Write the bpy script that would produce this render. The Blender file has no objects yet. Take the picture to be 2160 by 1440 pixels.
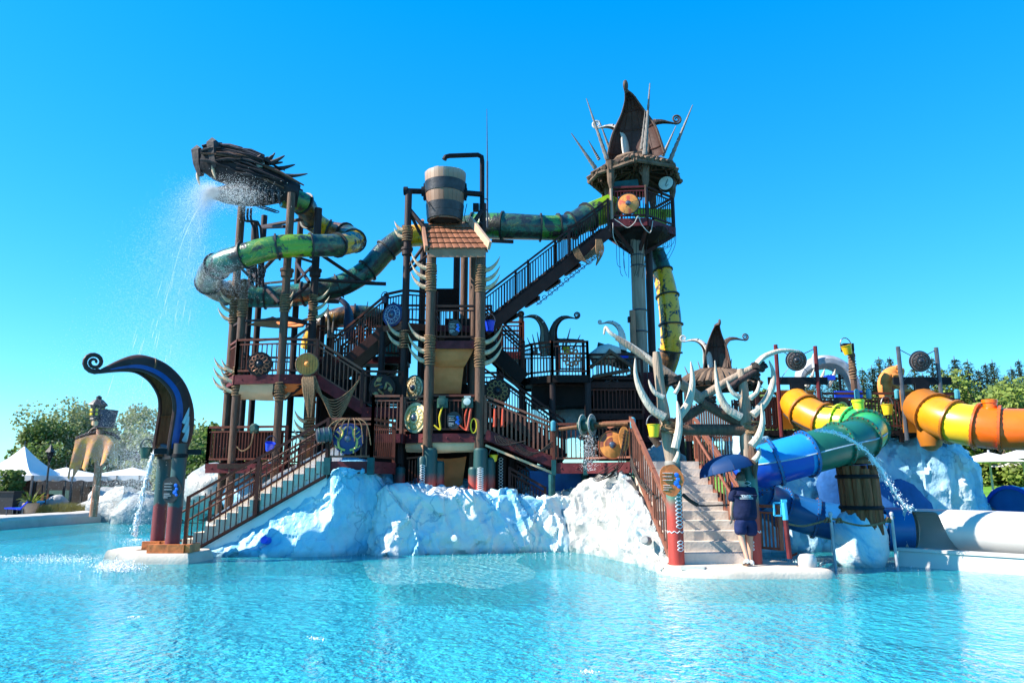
import bpy, math, random
from mathutils import Vector, Matrix, noise as mn
from math import sin, cos, pi, radians as R

C = bpy.context
S = C.scene
COL = S.collection
V = Vector
# ------------------------------------------------------------------ camera
PITCH = R(10.885); FPX = 1560.0; EYE = 1.7
camd = bpy.data.cameras.new('camera')
cam = bpy.data.objects.new('camera', camd); COL.objects.link(cam)
camd.sensor_width = 36.0; camd.lens = 26.0; camd.clip_start = 0.05; camd.clip_end = 3000
cam.location = (0, 0, EYE); cam.rotation_euler = (R(90) + PITCH, 0, 0)
S.camera = cam
# ------------------------------------------------------------------ sky + sun
SUN_EL = 38.0; SUN_AZ = -100.0           # azimuth from +Y, negative = left
w = bpy.data.worlds.new("World"); S.world = w; w.use_nodes = True
nt = w.node_tree
sky = nt.nodes.new('ShaderNodeTexSky'); sky.sky_type = 'NISHITA'; sky.sun_disc = False
sky.sun_elevation = R(SUN_EL); sky.sun_rotation = R(SUN_AZ)
sky.dust_density = 0.15; sky.ozone_density = 2.0; sky.air_density = 1.0; sky.altitude = 0
hs = nt.nodes.new('ShaderNodeHueSaturation'); hs.inputs['Saturation'].default_value = 2.15; hs.inputs['Hue'].default_value = 0.49
ga = nt.nodes.new('ShaderNodeGamma'); ga.inputs[1].default_value = 0.55
mx = nt.nodes.new('ShaderNodeMix'); mx.data_type = 'RGBA'; mx.blend_type = 'MULTIPLY'; mx.inputs[0].default_value = 1
mx.inputs[7].default_value = (1.0, 1.9, 2.4, 1)
bg = nt.nodes['Background']; bg.inputs[1].default_value = 0.1
nt.links.new(sky.outputs[0], ga.inputs[0]); nt.links.new(ga.outputs[0], hs.inputs['Color'])
nt.links.new(hs.outputs[0], mx.inputs[6]); nt.links.new(mx.outputs[2], bg.inputs[0])
sd = bpy.data.lights.new('sun', 'SUN'); sd.energy = 5.0; sd.angle = R(0.5); sd.color = (1.0, .92, .80)
sun = bpy.data.objects.new('sun', sd); COL.objects.link(sun)
SUNDIR = V((sin(R(SUN_AZ)) * cos(R(SUN_EL)), cos(R(SUN_AZ)) * cos(R(SUN_EL)), sin(R(SUN_EL))))
sun.rotation_euler = SUNDIR.to_track_quat('Z', 'Y').to_euler()
S.view_settings.view_transform = 'Standard'; S.view_settings.look = 'None'
S.view_settings.gamma = 1.0; S.view_settings.use_curve_mapping = False
S.view_settings.exposure = 1.3
try:
    S.cycles.max_bounces = 6; S.cycles.transparent_max_bounces = 12; S.cycles.caustics_reflective = False
    S.cycles.caustics_refractive = False
except Exception:
    pass
rnd = random.Random(7)

def at(px, py, Y):
    """world point seen at photo pixel (px,py) at distance Y"""
    xc = (px - 1080) / FPX; yc = (720 - py) / FPX
    t = Y / (cos(PITCH) - yc * sin(PITCH))
    return V((xc * t, Y, EYE + (sin(PITCH) + yc * cos(PITCH)) * t))
def Z(py, Y): return at(1080, py, Y).z
def X(px, py, Y): return at(px, py, Y).x

# ------------------------------------------------------------------ mesh builder
def frame(d):
    d = V(d).normalized()
    a = V((0, 0, 1)) if abs(d.z) < .95 else V((0, 1, 0))
    x = a.cross(d).normalized()
    return x, d.cross(x).normalized(), d
class MB:
    def __init__(s): s.v = []; s.f = []
    def add(s, vs, fs):
        n = len(s.v); s.v += [V(p) for p in vs]; s.f += [tuple(i + n for i in f) for f in fs]; return s
    def box(s, c, size, rz=0.0):
        c = V(c); a, b, h = size[0] / 2, size[1] / 2, size[2] / 2
        co, si = cos(rz), sin(rz)
        vs = [c + V((x * co - y * si, x * si + y * co, z)) for z in (-h, h) for x, y in ((-a, -b), (a, -b), (a, b), (-a, b))]
        return s.add(vs, [(3, 2, 1, 0), (4, 5, 6, 7), (0, 1, 5, 4), (1, 2, 6, 5), (2, 3, 7, 6), (3, 0, 4, 7)])
    def bar(s, p0, p1, w=.05, h=None, up=None):
        p0, p1 = V(p0), V(p1); h = h or w
        d = p1 - p0
        if d.length < 1e-6: return s
        if up is None: x, y, d = frame(d)
        else:
            d.normalize(); x = V(up).cross(d).normalized(); y = d.cross(x)
        q = [x * (w / 2) * i + y * (h / 2) * j for i, j in ((-1, -1), (1, -1), (1, 1), (-1, 1))]
        return s.add([p0 + k for k in q] + [p1 + k for k in q], [(3, 2, 1, 0), (4, 5, 6, 7), (0, 1, 5, 4), (1, 2, 6, 5), (2, 3, 7, 6), (3, 0, 4, 7)])
    def tube(s, path, r, n=8, cap=True, closed=False, el=1.0):
        path = [V(p) for p in path]; m = len(path)
        rr = r if isinstance(r, (list, tuple)) else [r] * m
        t0 = (path[1] - path[0]); x, y, t = frame(t0)
        vs = []; prev = t
        for i, p in enumerate(path):
            a = path[max(i - 1, 0)]; b = path[min(i + 1, m - 1)]
            if closed: a = path[i - 1]; b = path[(i + 1) % m]
            t = (b - a)
            t = t.normalized() if t.length > 1e-9 else prev
            q = prev.rotation_difference(t); x = q @ x; y = q @ y; prev = t
            for k in range(n):
                an = 2 * pi * k / n
                vs.append(p + (x * cos(an) + y * sin(an) * el) * rr[i])
        fs = []
        for i in range(m if closed else m - 1):
            j = (i + 1) % m
            for k in range(n):
                l = (k + 1) % n
                fs.append((i * n + k, i * n + l, j * n + l, j * n + k))
        if cap and not closed:
            fs.append(tuple(range(n - 1, -1, -1))); fs.append(tuple((m - 1) * n + k for k in range(n)))
        return s.add(vs, fs)
    def lathe(s, prof, loc=(0, 0, 0), axis=(0, 0, 1), n=16, cap=True):
        loc = V(loc); x, y, d = frame(axis); vs = []; m = len(prof)
        for r, z in prof:
            for k in range(n):
                an = 2 * pi * k / n
                vs.append(loc + d * z + (x * cos(an) + y * sin(an)) * max(r, 1e-4))
        fs = [(i * n + k, i * n + (k + 1) % n, (i + 1) * n + (k + 1) % n, (i + 1) * n + k) for i in range(m - 1) for k in range(n)]
        if cap: fs += [tuple(range(n - 1, -1, -1)), tuple((m - 1) * n + k for k in range(n))]
        return s.add(vs, fs)
    def prism(s, pts, dv):
        pts = [V(p) for p in pts]; n = len(pts); dv = V(dv)
        return s.add(pts + [p + dv for p in pts], [tuple(range(n - 1, -1, -1)), tuple(range(n, 2 * n))] + [(i, (i + 1) % n, n + (i + 1) % n, n + i) for i in range(n)])
    def grid(s, rows):
        m = len(rows); n = len(rows[0])
        return s.add([p for r in rows for p in r], [(i * n + k, i * n + k + 1, (i + 1) * n + k + 1, (i + 1) * n + k) for i in range(m - 1) for k in range(n - 1)])
    def tet(s, p, r):
        p = V(p); a = V((rnd.uniform(-1, 1), rnd.uniform(-1, 1), rnd.uniform(-1, 1))) * r
        return s.add([p + a, p + V((-a.y, a.x, -a.z)), p + V((-a.x, -a.y, a.z)), p + V((a.y, -a.x, -a.z))], [(0, 1, 2), (0, 2, 3), (0, 3, 1), (1, 3, 2)])
    def build(s, name, mat, parent=None, label=None, kind=None, cat=None, group=None, sharp=32, loc=None):
        o0 = V(ORG[parent.name]) if parent else V(loc) if loc is not None else V((0, 0, 0))
        me = bpy.data.meshes.new(name)
        me.from_pydata([tuple(p - o0) for p in s.v], [], s.f); me.update()
        me.polygons.foreach_set('use_smooth', [True] * len(me.polygons))
        me.set_sharp_from_angle(angle=R(sharp))
        me.materials.append(M[mat] if isinstance(mat, str) else mat)
        o = bpy.data.objects.new(name, me); COL.objects.link(o)
        if parent: o.parent = parent
        else: o.location = o0
        ORG[o.name] = o0
        tag(o, label, cat, group, kind)
        return o
ORG = {}
def tag(o, label=None, cat=None, group=None, kind=None):
    if label: o['label'] = label
    if cat: o['category'] = cat
    if group: o['group'] = group
    if kind: o['kind'] = kind
    return o
def thing(name, label, cat, loc=(0, 0, 0), group=None):
    o = bpy.data.objects.new(name, None); COL.objects.link(o); o.location = loc; o.empty_display_size = .2
    ORG[o.name] = V(loc)
    return tag(o, label, cat, group)
def copy_tree(o, parent=None):
    c = o.copy(); COL.objects.link(c); ORG[c.name] = ORG[o.name]
    if parent: c.parent = parent
    for ch in list(o.children): copy_tree(ch, c)
    return c
def cr(pts, n=6, closed=False):
    """catmull-rom through tuples/vectors"""
    P = [V(p) for p in pts]; out = []; m = len(P)
    for i in range(m if closed else m - 1):
        if closed: a, b, c, d = P[i - 1], P[i], P[(i + 1) % m], P[(i + 2) % m]
        else: a, b, c, d = P[max(i - 1, 0)], P[i], P[i + 1], P[min(i + 2, m - 1)]
        for k in range(n):
            t = k / n
            out.append(.5 * ((2 * b) + (c - a) * t + (2 * a - 5 * b + 4 * c - d) * t * t + (3 * b - a - 3 * c + d) * t ** 3))
    if not closed: out.append(P[-1])
    return out
def lerp(a, b, t): return a + (b - a) * t

# ------------------------------------------------------------------ materials
M = {}
def mat(name, col, rough=.6, var=.25, vs=4.0, bump=.0, bs=30.0, metal=0.0, stretch=(1, 1, 1), col2=None, spec=.5, cov=(.42, .62), coat=0):
    m = bpy.data.materials.new(name); m.use_nodes = True; M[name] = m
    n = m.node_tree.nodes; l = m.node_tree.links; p = n['Principled BSDF']
    p.inputs['Roughness'].default_value = rough; p.inputs['Metallic'].default_value = metal
    p.inputs['Specular IOR Level'].default_value = spec
    if coat: p.inputs['Coat Weight'].default_value = coat; p.inputs['Coat Roughness'].default_value = .06
    tc = n.new('ShaderNodeTexCoord'); mp = n.new('ShaderNodeMapping'); mp.inputs['Scale'].default_value = stretch
    l.new(tc.outputs['Object'], mp.inputs[0])
    nz = n.new('ShaderNodeTexNoise'); nz.inputs['Scale'].default_value = vs; nz.inputs['Detail'].default_value = 6; nz.inputs['Roughness'].default_value = .6
    l.new(mp.outputs[0], nz.inputs['Vector'])
    rp = n.new('ShaderNodeValToRGB'); l.new(nz.outputs['Fac'], rp.inputs[0])
    c2 = col2 or tuple(c * (1 + var) for c in col); c1 = col if col2 else tuple(c * (1 - var) for c in col)
    rp.color_ramp.elements[0].position = cov[0] if col2 else .3; rp.color_ramp.elements[1].position = cov[1] if col2 else .7
    rp.color_ramp.elements[0].color = (*c1, 1); rp.color_ramp.elements[1].color = (*c2, 1)
    l.new(rp.outputs[0], p.inputs['Base Color'])
    if bump:
        n2 = n.new('ShaderNodeTexNoise'); n2.inputs['Scale'].default_value = bs; n2.inputs['Detail'].default_value = 5
        l.new(mp.outputs[0], n2.inputs['Vector'])
        b = n.new('ShaderNodeBump'); b.inputs['Strength'].default_value = bump; b.inputs['Distance'].default_value = .03
        l.new(n2.outputs['Fac'], b.inputs['Height']); l.new(b.outputs[0], p.inputs['Normal'])
    return m
WS = (6, 6, .6)
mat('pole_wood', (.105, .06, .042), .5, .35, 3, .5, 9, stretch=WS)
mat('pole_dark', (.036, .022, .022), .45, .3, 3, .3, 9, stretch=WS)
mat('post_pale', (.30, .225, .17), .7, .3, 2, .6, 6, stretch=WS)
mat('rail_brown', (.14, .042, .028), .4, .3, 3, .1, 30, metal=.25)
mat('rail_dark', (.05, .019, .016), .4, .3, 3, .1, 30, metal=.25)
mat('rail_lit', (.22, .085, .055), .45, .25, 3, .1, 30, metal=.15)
mat('maroon', (.105, .018, .022), .4, .35, 5, .1, 20)
mat('teal', (.012, .07, .075), .45, .35, 4, .15, 20)
mat('teal_cap', (.06, .28, .36), .45, .2, 4)
mat('black_iron', (.014, .014, .017), .4, .3, 6, .1, 20, metal=.4)
mat('grey_iron', (.09, .095, .11), .4, .3, 6, .1, 20, metal=.5)
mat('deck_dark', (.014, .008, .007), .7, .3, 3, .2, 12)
mat('stringer', (.05, .016, .012), .5, .3, 3, .2, 12)
mat('rope', (.24, .145, .08), .9, .35, 20, .6, 60)
mat('rope_dark', (.04, .033, .03), .9, .3, 20, .5, 60)
mat('tusk', (.66, .50, .33), .55, .35, 3, .5, 8, stretch=(3, 3, 1), col2=(.34, .22, .12), cov=(.3, .75))
mat('tusk_pale', (.54, .47, .385), .55, .3, 3, .6, 8, stretch=(3, 3, 1), col2=(.30, .24, .185), cov=(.35, .8))
mat('sail', (.72, .22, .075), .85, .22, 1.6, .4, 5)
mat('sail_pale', (.72, .42, .25), .85, .15, 1.6, .5, 4)
mat('stair_white', (.80, .66, .51), .75, .12, 3, .2, 25)
mat('white_wall', (.80, .79, .77), .75, .1, 2.5, .3, 14)
mat('concrete', (.54, .46, .38), .75, .14, 2.5, .25, 18)
mat('concrete_wet', (.42, .41, .38), .5, .2, 2, .2, 18)
mat('step_grey', (.58, .50, .43), .7, .2, 2.5, .25, 18)
mat('kerb_pale', (.50, .46, .41), .75, .15, 1.5, .3, 10)
mat('white_fibre', (.50, .49, .47), .3, .04, 1, spec=.5)
mat('shade_cloth', (.64, .63, .6), .7, .05, 2)
mat('skin', (.46, .27, .19), .5, .1, 10)
mat('hair', (.075, .042, .026), .6, .3, 40, .4, 80)
mat('navy', (.008, .013, .045), .85, .3, 6, .5, 14)
mat('navy_short', (.011, .02, .075), .85, .3, 6, .5, 12)
mat('umbrella', (.005, .035, .12), .55, .12, 2)
mat('shoe', (.75, .75, .72), .6, .1, 6)
mat('shoe_dark', (.02, .02, .024), .7, .1, 6)
mat('letter_white', (.78, .78, .78), .6, .04, 6)
mat('yellow_plastic', (.72, .47, .012), .35, .08, 2)
mat('yellow_flat', (.78, .53, .02), .35, .1, 2)
mat('lime', (.47, .66, .02), .3, .08, 2)
mat('amber', (.62, .235, .008), .3, .2, 1.5, spec=.5)
mat('ochre', (.34, .115, .008), .4, .15, 1.5)
mat('tube_orange', (.74, .125, .004), .3, .16, 1.2, .06, 3)
mat('flange_orange', (.55, .09, .01), .35, .1, 2)
mat('green', (.035, .36, .10), .28, .1, 2)
mat('green_dark', (.014, .115, .078), .32, .22, 1.5, .06, 3)
mat('sky_blue_tube', (.015, .24, .62), .25, .08, 2)
mat('royal_tube', (.006, .055, .40), .25, .08, 2)
mat('deep_blue', (.01, .10, .30), .3, .15, 2)
mat('blue_plastic', (.008, .05, .62), .35, .1, 2)
mat('blue_paint', (.012, .10, .32), .85, .25, 3, .4, 8)
mat('navy_stripe', (.008, .05, .22), .4, .3, 3)
mat('dragon_black', (.024, .022, .026), .6, .4, 3, .5, 9)
mat('dragon_grey', (.045, .042, .046), .6, .4, 3, .5, 9)
mat('cyan_paint', (.05, .45, .70), .4, .1, 3)
mat('hull_brown', (.06, .03, .026), .4, .35, 3, .25, 8)
mat('hull_inside', (.16, .068, .03), .6, .35, 4, .4, 10, stretch=(4, 4, .6))
mat('hull_grey', (.085, .058, .046), .65, .4, 3, .6, 7, stretch=(5, 5, .8))
mat('roof_log', (.13, .088, .062), .75, .4, 3, .6, 8)
mat('roof_under', (.06, .033, .02), .8, .4, 3, .6, 6)
mat('spike', (.17, .15, .135), .6, .4, 6, .3, 20)
mat('stave_grey', (.40, .26, .17), .6, .3, 3, .4, 8, stretch=WS)
mat('stave_light', (.56, .50, .44), .6, .15, 3, .3, 8, stretch=WS)
mat('hoop', (.035, .037, .042), .4, .4, 4, .2, 15, metal=.5)
mat('orange_roof', (.21, .085, .045), .35, .35, 2.5, .2, 10)
mat('roof_board', (.34, .17, .105), .6, .2, 3, .2, 10)
mat('gable_board', (.50, .33, .22), .6, .2, 3, .2, 10)
mat('shield_red', (.50, .085, .04), .4, .3, 3, col2=(.62, .25, .06), cov=(.45, .52))
mat('shield_wood', (.66, .24, .06), .45, .35, 4, .3, 9)
mat('shield_wood_dark', (.24, .055, .02), .45, .35, 4, .3, 9)
mat('shield_dark', (.035, .022, .02), .5, .3, 6, .2, 14)
mat('shield_grey', (.115, .095, .09), .5, .4, 9, .5, 14)
mat('shield_cream', (.76, .60, .34), .45, .2, 5, col2=(.16, .27, .22), cov=(.56, .64))
mat('shield_blue', (.008, .03, .14), .4, .3, 4, .1, 10)
mat('gold', (.55, .42, .11), .4, .25, 6, metal=.2)
mat('gold_dull', (.30, .19, .07), .45, .3, 6, metal=.2)
mat('pale_blue', (.34, .45, .56), .45, .25, 5)
mat('bronze', (.34, .12, .06), .45, .3, 6, metal=.3)
mat('boss_steel', (.12, .14, .19), .3, .3, 6, metal=.7)
mat('boss_dark', (.02, .025, .035), .35, .3, 6, metal=.4)
mat('sign_wood', (.52, .14, .03), .55, .4, 5, .4, 10)
mat('sign_black', (.02, .018, .018), .5, .3, 5, .2, 12)
mat('sign_blue', (.02, .15, .62), .4, .2, 8)
mat('pile_wood', (.20, .07, .03), .5, .5, 3, .7, 7, stretch=WS)
mat('cloth_ragged', (.46, .22, .12), .9, .3, 3, .5, 8, col2=(.60, .30, .06), cov=(.45, .6))
mat('lantern_black', (.012, .011, .013), .5, .3, 6)
mat('navy_bucket', (.018, .025, .06), .5, .3, 5)
mat('tree_bark', (.09, .065, .05), .9, .4, 8, .5, 20)
mat('foliage_pale', (.22, .27, .11), .7, .4, 1.2)
mat('foliage_mid', (.10, .165, .035), .7, .5, 1.2)
mat('foliage_lime', (.17, .23, .035), .7, .5, 1.0)
mat('conifer', (.022, .05, .026), .8, .5, 1.0)
mat('conifer_light', (.05, .095, .04), .8, .5, 1.0)
mat('grass', (.11, .27, .02), .8, .35, .8, .6, 20, col2=None)
mat('grass_dry', (.27, .24, .07), .8, .35, 3)
mat('ground', (.19, .17, .14), .9, .25, .5, .3, 4)
mat('paving', (.40, .38, .35), .8, .2, 1.0, .2, 8)
mat('stone', (.30, .29, .28), .8, .25, 2, .5, 6)
mat('terracotta', (.38, .27, .19), .8, .2, 3)
mat('tent_white', (.64, .64, .65), .6, .03, 1)
mat('tent_frame', (.10, .10, .11), .5, .2, 3)
mat('shop_dark', (.05, .045, .045), .7, .5, 1.5, .2, 3)
mat('shop_teal', (.10, .24, .23), .7, .3, 1)
mat('roof_brown', (.11, .06, .04), .8, .3, 2, .4, 5)
mat('fruit', (.70, .20, .04), .6, .3, 3)
mat('drum_skin', (.48, .55, .50), .4, .2, 3)
mat('green_glow', (.30, .55, .03), .5, .2, 3)
mat('tube_dark_band', (.016, .018, .02), .6, .3, 4)
mat('hose_green', (.015, .06, .045), .45, .3, 5)
mat('hose_yellow', (.70, .50, .02), .45, .1, 5)
mat('hose_red', (.50, .055, .02), .45, .1, 5)
mat('whale_grey', (.36, .37, .40), .55, .35, 2, .6, 4)
mat('spray', (.86, .88, .9), .15, .02, 1)

def serpent(name, a, b, c, sc=2.2, lo=.47):
    """dark serpent skin: a scaly base with painted splashes of two bright colours"""
    m = bpy.data.materials.new(name); m.use_nodes = True; M[name] = m
    n = m.node_tree.nodes; l = m.node_tree.links; p = n['Principled BSDF']; p.inputs['Roughness'].default_value = .3
    p.inputs['Coat Weight'].default_value = .3
    tc = n.new('ShaderNodeTexCoord'); nz = n.new('ShaderNodeTexNoise'); nz.inputs['Scale'].default_value = sc; nz.inputs['Detail'].default_value = 9; nz.inputs['Roughness'].default_value = .72
    nz.inputs['Distortion'].default_value = .6
    l.new(tc.outputs['Object'], nz.inputs['Vector'])
    rp = n.new('ShaderNodeValToRGB'); l.new(nz.outputs['Fac'], rp.inputs[0]); e = rp.color_ramp.elements
    e[0].position = lo; e[0].color = (*a, 1); e[1].position = lo + .03; e[1].color = (*b, 1)
    x = e.new(lo + .12); x.color = (*b, 1); x = e.new(lo + .135); x.color = (*c, 1); x = e.new(lo + .2); x.color = (*a, 1)
    l.new(rp.outputs[0], p.inputs['Base Color'])
    vo = n.new('ShaderNodeTexVoronoi'); vo.inputs['Scale'].default_value = 22; l.new(tc.outputs['Object'], vo.inputs['Vector'])
    bu = n.new('ShaderNodeBump'); bu.inputs['Strength'].default_value = .35; bu.inputs['Distance'].default_value = .02
    l.new(vo.outputs['Distance'], bu.inputs['Height']); l.new(bu.outputs[0], p.inputs['Normal'])
DK = (.022, .026, .026)
serpent('serpent_dark', DK, (.03, .075, .045), (.17, .19, .06), 2.4, .46)
serpent('serpent_green', DK, (.045, .18, .03), (.20, .32, .025), 1.6, .45)
serpent('serpent_lime', DK, (.15, .31, .015), (.30, .40, .03), 1.6, .44)
serpent('serpent_teal', DK, (.02, .14, .11), (.16, .26, .10), 2.0, .47)
serpent('serpent_yellow', (.03, .02, .008), (.74, .37, .006), (.74, .42, .012), 2.4, .45)
serpent('serpent_brown', (.04, .028, .02), (.18, .085, .03), (.42, .22, .02), 2.0, .47)

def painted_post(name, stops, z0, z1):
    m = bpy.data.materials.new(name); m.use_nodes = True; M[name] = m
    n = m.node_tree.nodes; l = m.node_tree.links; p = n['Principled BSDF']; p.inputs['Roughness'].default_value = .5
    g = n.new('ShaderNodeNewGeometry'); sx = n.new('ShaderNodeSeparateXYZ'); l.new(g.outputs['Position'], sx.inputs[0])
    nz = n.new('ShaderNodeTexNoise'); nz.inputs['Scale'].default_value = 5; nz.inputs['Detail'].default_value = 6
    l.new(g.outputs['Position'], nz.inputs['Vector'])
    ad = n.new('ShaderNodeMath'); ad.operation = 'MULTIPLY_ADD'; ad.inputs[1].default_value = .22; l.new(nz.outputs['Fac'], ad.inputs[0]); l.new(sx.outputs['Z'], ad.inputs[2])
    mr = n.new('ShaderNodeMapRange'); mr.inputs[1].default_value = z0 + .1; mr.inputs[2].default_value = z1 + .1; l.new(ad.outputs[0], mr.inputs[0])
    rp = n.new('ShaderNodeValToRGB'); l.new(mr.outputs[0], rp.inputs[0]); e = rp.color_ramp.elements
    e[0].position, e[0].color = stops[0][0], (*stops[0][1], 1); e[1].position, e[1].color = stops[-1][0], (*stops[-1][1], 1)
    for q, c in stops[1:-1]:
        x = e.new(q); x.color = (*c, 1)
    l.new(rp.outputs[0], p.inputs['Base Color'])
RED = (.42, .04, .025); TEAL = (.010, .06, .062); WD = (.10, .08, .07)
painted_post('sleeve_paint', [(0, RED), (.28, RED), (.55, TEAL), (1, TEAL)], 1.35, 2.5)
painted_post('gate_paint', [(0, (.36, .035, .025)), (.42, RED), (.56, (.25, .07, .05)), (.66, (.03, .20, .16)), (.92, TEAL), (1, (.3, .27, .24))], .2, 2.15)
painted_post('prow_paint', [(0, (.13, .010, .015)), (.44, (.13, .010, .015)), (.46, (.008, .05, .055)), (.8, (.008, .05, .055)), (1, (.05, .04, .035))], .25, 2.4)

def ice(name, white, blue, deep, sc, lo, hi):
    m = bpy.data.materials.new(name); m.use_nodes = True; M[name] = m
    n = m.node_tree.nodes; l = m.node_tree.links; p = n['Principled BSDF']; p.inputs['Roughness'].default_value = .45
    tc = n.new('ShaderNodeTexCoord'); nz = n.new('ShaderNodeTexNoise'); nz.inputs['Scale'].default_value = sc; nz.inputs['Detail'].default_value = 7; nz.inputs['Roughness'].default_value = .58
    nz.inputs['Distortion'].default_value = 1.2
    l.new(tc.outputs['Object'], nz.inputs['Vector'])
    rp = n.new('ShaderNodeValToRGB'); l.new(nz.outputs['Fac'], rp.inputs[0]); e = rp.color_ramp.elements
    e[0].position = lo; e[0].color = (*deep, 1); e[1].position = hi; e[1].color = (*white, 1); x = e.new((lo + hi) / 2 - .02); x.color = (*blue, 1)
    # painted cracks
    vo = n.new('ShaderNodeTexVoronoi'); vo.feature = 'DISTANCE_TO_EDGE'; vo.inputs['Scale'].default_value = .8
    n2 = n.new('ShaderNodeTexNoise'); n2.inputs['Scale'].default_value = 1.6; n2.inputs['Detail'].default_value = 4; l.new(tc.outputs['Object'], n2.inputs['Vector'])
    mxv = n.new('ShaderNodeMix'); mxv.data_type = 'RGBA'; mxv.inputs[0].default_value = .6; l.new(tc.outputs['Object'], mxv.inputs[6]); l.new(n2.outputs['Color'], mxv.inputs[7])
    l.new(mxv.outputs[2], vo.inputs['Vector'])
    cr_ = n.new('ShaderNodeMapRange'); cr_.inputs[1].default_value = -.012; cr_.inputs[2].default_value = .014; l.new(vo.outputs['Distance'], cr_.inputs[0])
    ml = n.new('ShaderNodeMix'); ml.data_type = 'RGBA'; l.new(cr_.outputs[0], ml.inputs[0]); ml.inputs[6].default_value = (*[c * .6 for c in deep], 1); l.new(rp.outputs[0], ml.inputs[7])
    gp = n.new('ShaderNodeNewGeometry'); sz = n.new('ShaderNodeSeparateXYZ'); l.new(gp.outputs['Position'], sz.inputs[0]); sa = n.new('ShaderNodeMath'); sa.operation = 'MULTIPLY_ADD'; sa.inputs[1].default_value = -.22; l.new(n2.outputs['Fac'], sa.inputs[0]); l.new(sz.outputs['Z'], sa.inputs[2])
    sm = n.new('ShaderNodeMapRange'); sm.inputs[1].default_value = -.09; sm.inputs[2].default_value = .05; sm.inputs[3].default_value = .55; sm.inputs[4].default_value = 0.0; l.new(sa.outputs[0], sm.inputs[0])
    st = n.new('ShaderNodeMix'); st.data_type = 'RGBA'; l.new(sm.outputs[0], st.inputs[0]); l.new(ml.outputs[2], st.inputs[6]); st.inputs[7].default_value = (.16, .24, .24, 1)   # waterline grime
    l.new(st.outputs[2], p.inputs['Base Color'])
    n3 = n.new('ShaderNodeTexNoise'); n3.inputs['Scale'].default_value = 5; n3.inputs['Detail'].default_value = 7; l.new(tc.outputs['Object'], n3.inputs['Vector'])
    b = n.new('ShaderNodeBump'); b.inputs['Strength'].default_value = .45; b.inputs['Distance'].default_value = .12; l.new(n3.outputs['Fac'], b.inputs['Height'])
    l.new(b.outputs[0], p.inputs['Normal'])
WH = (.70, .70, .68)
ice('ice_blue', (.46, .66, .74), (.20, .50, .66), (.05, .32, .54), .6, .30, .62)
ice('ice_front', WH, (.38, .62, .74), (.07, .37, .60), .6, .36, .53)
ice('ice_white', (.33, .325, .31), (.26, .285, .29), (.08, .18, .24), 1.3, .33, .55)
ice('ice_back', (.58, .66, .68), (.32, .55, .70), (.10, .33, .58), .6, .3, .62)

def leafy(*names):
    for nm in names:
        m = M[nm]; n = m.node_tree.nodes; l = m.node_tree.links; p = n['Principled BSDF']; out = n['Material Output']
        t = n.new('ShaderNodeBsdfTranslucent'); mx_ = n.new('ShaderNodeMixShader'); mx_.inputs[0].default_value = .35
        l.new(p.inputs['Base Color'].links[0].from_socket, t.inputs[0]); l.new(p.outputs[0], mx_.inputs[1]); l.new(t.outputs[0], mx_.inputs[2]); l.new(mx_.outputs[0], out.inputs['Surface'])
leafy('foliage_pale', 'foliage_mid', 'foliage_lime', 'conifer', 'conifer_light', 'grass_dry')
painted_post('stave_ramp', [(0, (.2, .105, .06)), (.5, (.30, .19, .125)), (.64, (.36, .30, .26)), (1, (.5, .48, .46))], 10.15, 11.55)  # bucket staves: brown at the bottom, paler grey towards the top

LOWSPEC = ('pole_wood', 'pole_dark', 'post_pale', 'rail_brown', 'rail_dark', 'rail_lit', 'maroon', 'deck_dark', 'stringer', 'rope', 'rope_dark', 'hull_brown', 'hull_inside', 'hull_grey', 'roof_log', 'roof_under', 'pile_wood', 'dragon_black', 'dragon_grey', 'sail', 'sail_pale', 'black_iron', 'teal', 'shield_dark', 'shield_wood', 'navy', 'navy_short', 'umbrella', 'orange_roof', 'roof_board')
for nm in LOWSPEC:
    p = M[nm].node_tree.nodes['Principled BSDF']; p.inputs['Specular IOR Level'].default_value = .18; p.inputs['Roughness'].default_value = max(.55, p.inputs['Roughness'].default_value)
# ================================================================== water, pool floor, ground
def node_mat(name):
    m = bpy.data.materials.new(name); m.use_nodes = True; M[name] = m
    return m, m.node_tree.nodes, m.node_tree.links, m.node_tree.nodes['Principled BSDF']
m, n, l, p = node_mat('water')
n.remove(p); out = n['Material Output']
tc = n.new('ShaderNodeTexCoord')
mp = n.new('ShaderNodeMapping'); mp.inputs['Scale'].default_value = (1.35, 1.15, 1); l.new(tc.outputs['Object'], mp.inputs[0])
def wn(s, d, dist=0.0):
    q = n.new('ShaderNodeTexNoise'); q.inputs['Scale'].default_value = s; q.inputs['Detail'].default_value = d; q.inputs['Distortion'].default_value = dist
    l.new(mp.outputs[0], q.inputs['Vector']); return q
a1 = wn(4.5, 3, .5); a2 = wn(12.0, 2, .8); vo = n.new('ShaderNodeTexVoronoi'); vo.feature = 'SMOOTH_F1'; vo.inputs['Scale'].default_value = 7.0
dm = n.new('ShaderNodeMix'); dm.data_type = 'RGBA'; dm.inputs[0].default_value = .12; l.new(mp.outputs[0], dm.inputs[6]); l.new(a1.outputs['Color'], dm.inputs[7]); l.new(dm.outputs[2], vo.inputs['Vector'])
h1 = n.new('ShaderNodeMath'); h1.operation = 'MULTIPLY_ADD'; h1.inputs[1].default_value = .55; l.new(a2.outputs['Fac'], h1.inputs[0]); l.new(a1.outputs['Fac'], h1.inputs[2])
h2 = n.new('ShaderNodeMath'); h2.operation = 'MULTIPLY_ADD'; h2.inputs[1].default_value = .5; l.new(vo.outputs['Distance'], h2.inputs[0]); l.new(h1.outputs[0], h2.inputs[2])
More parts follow.
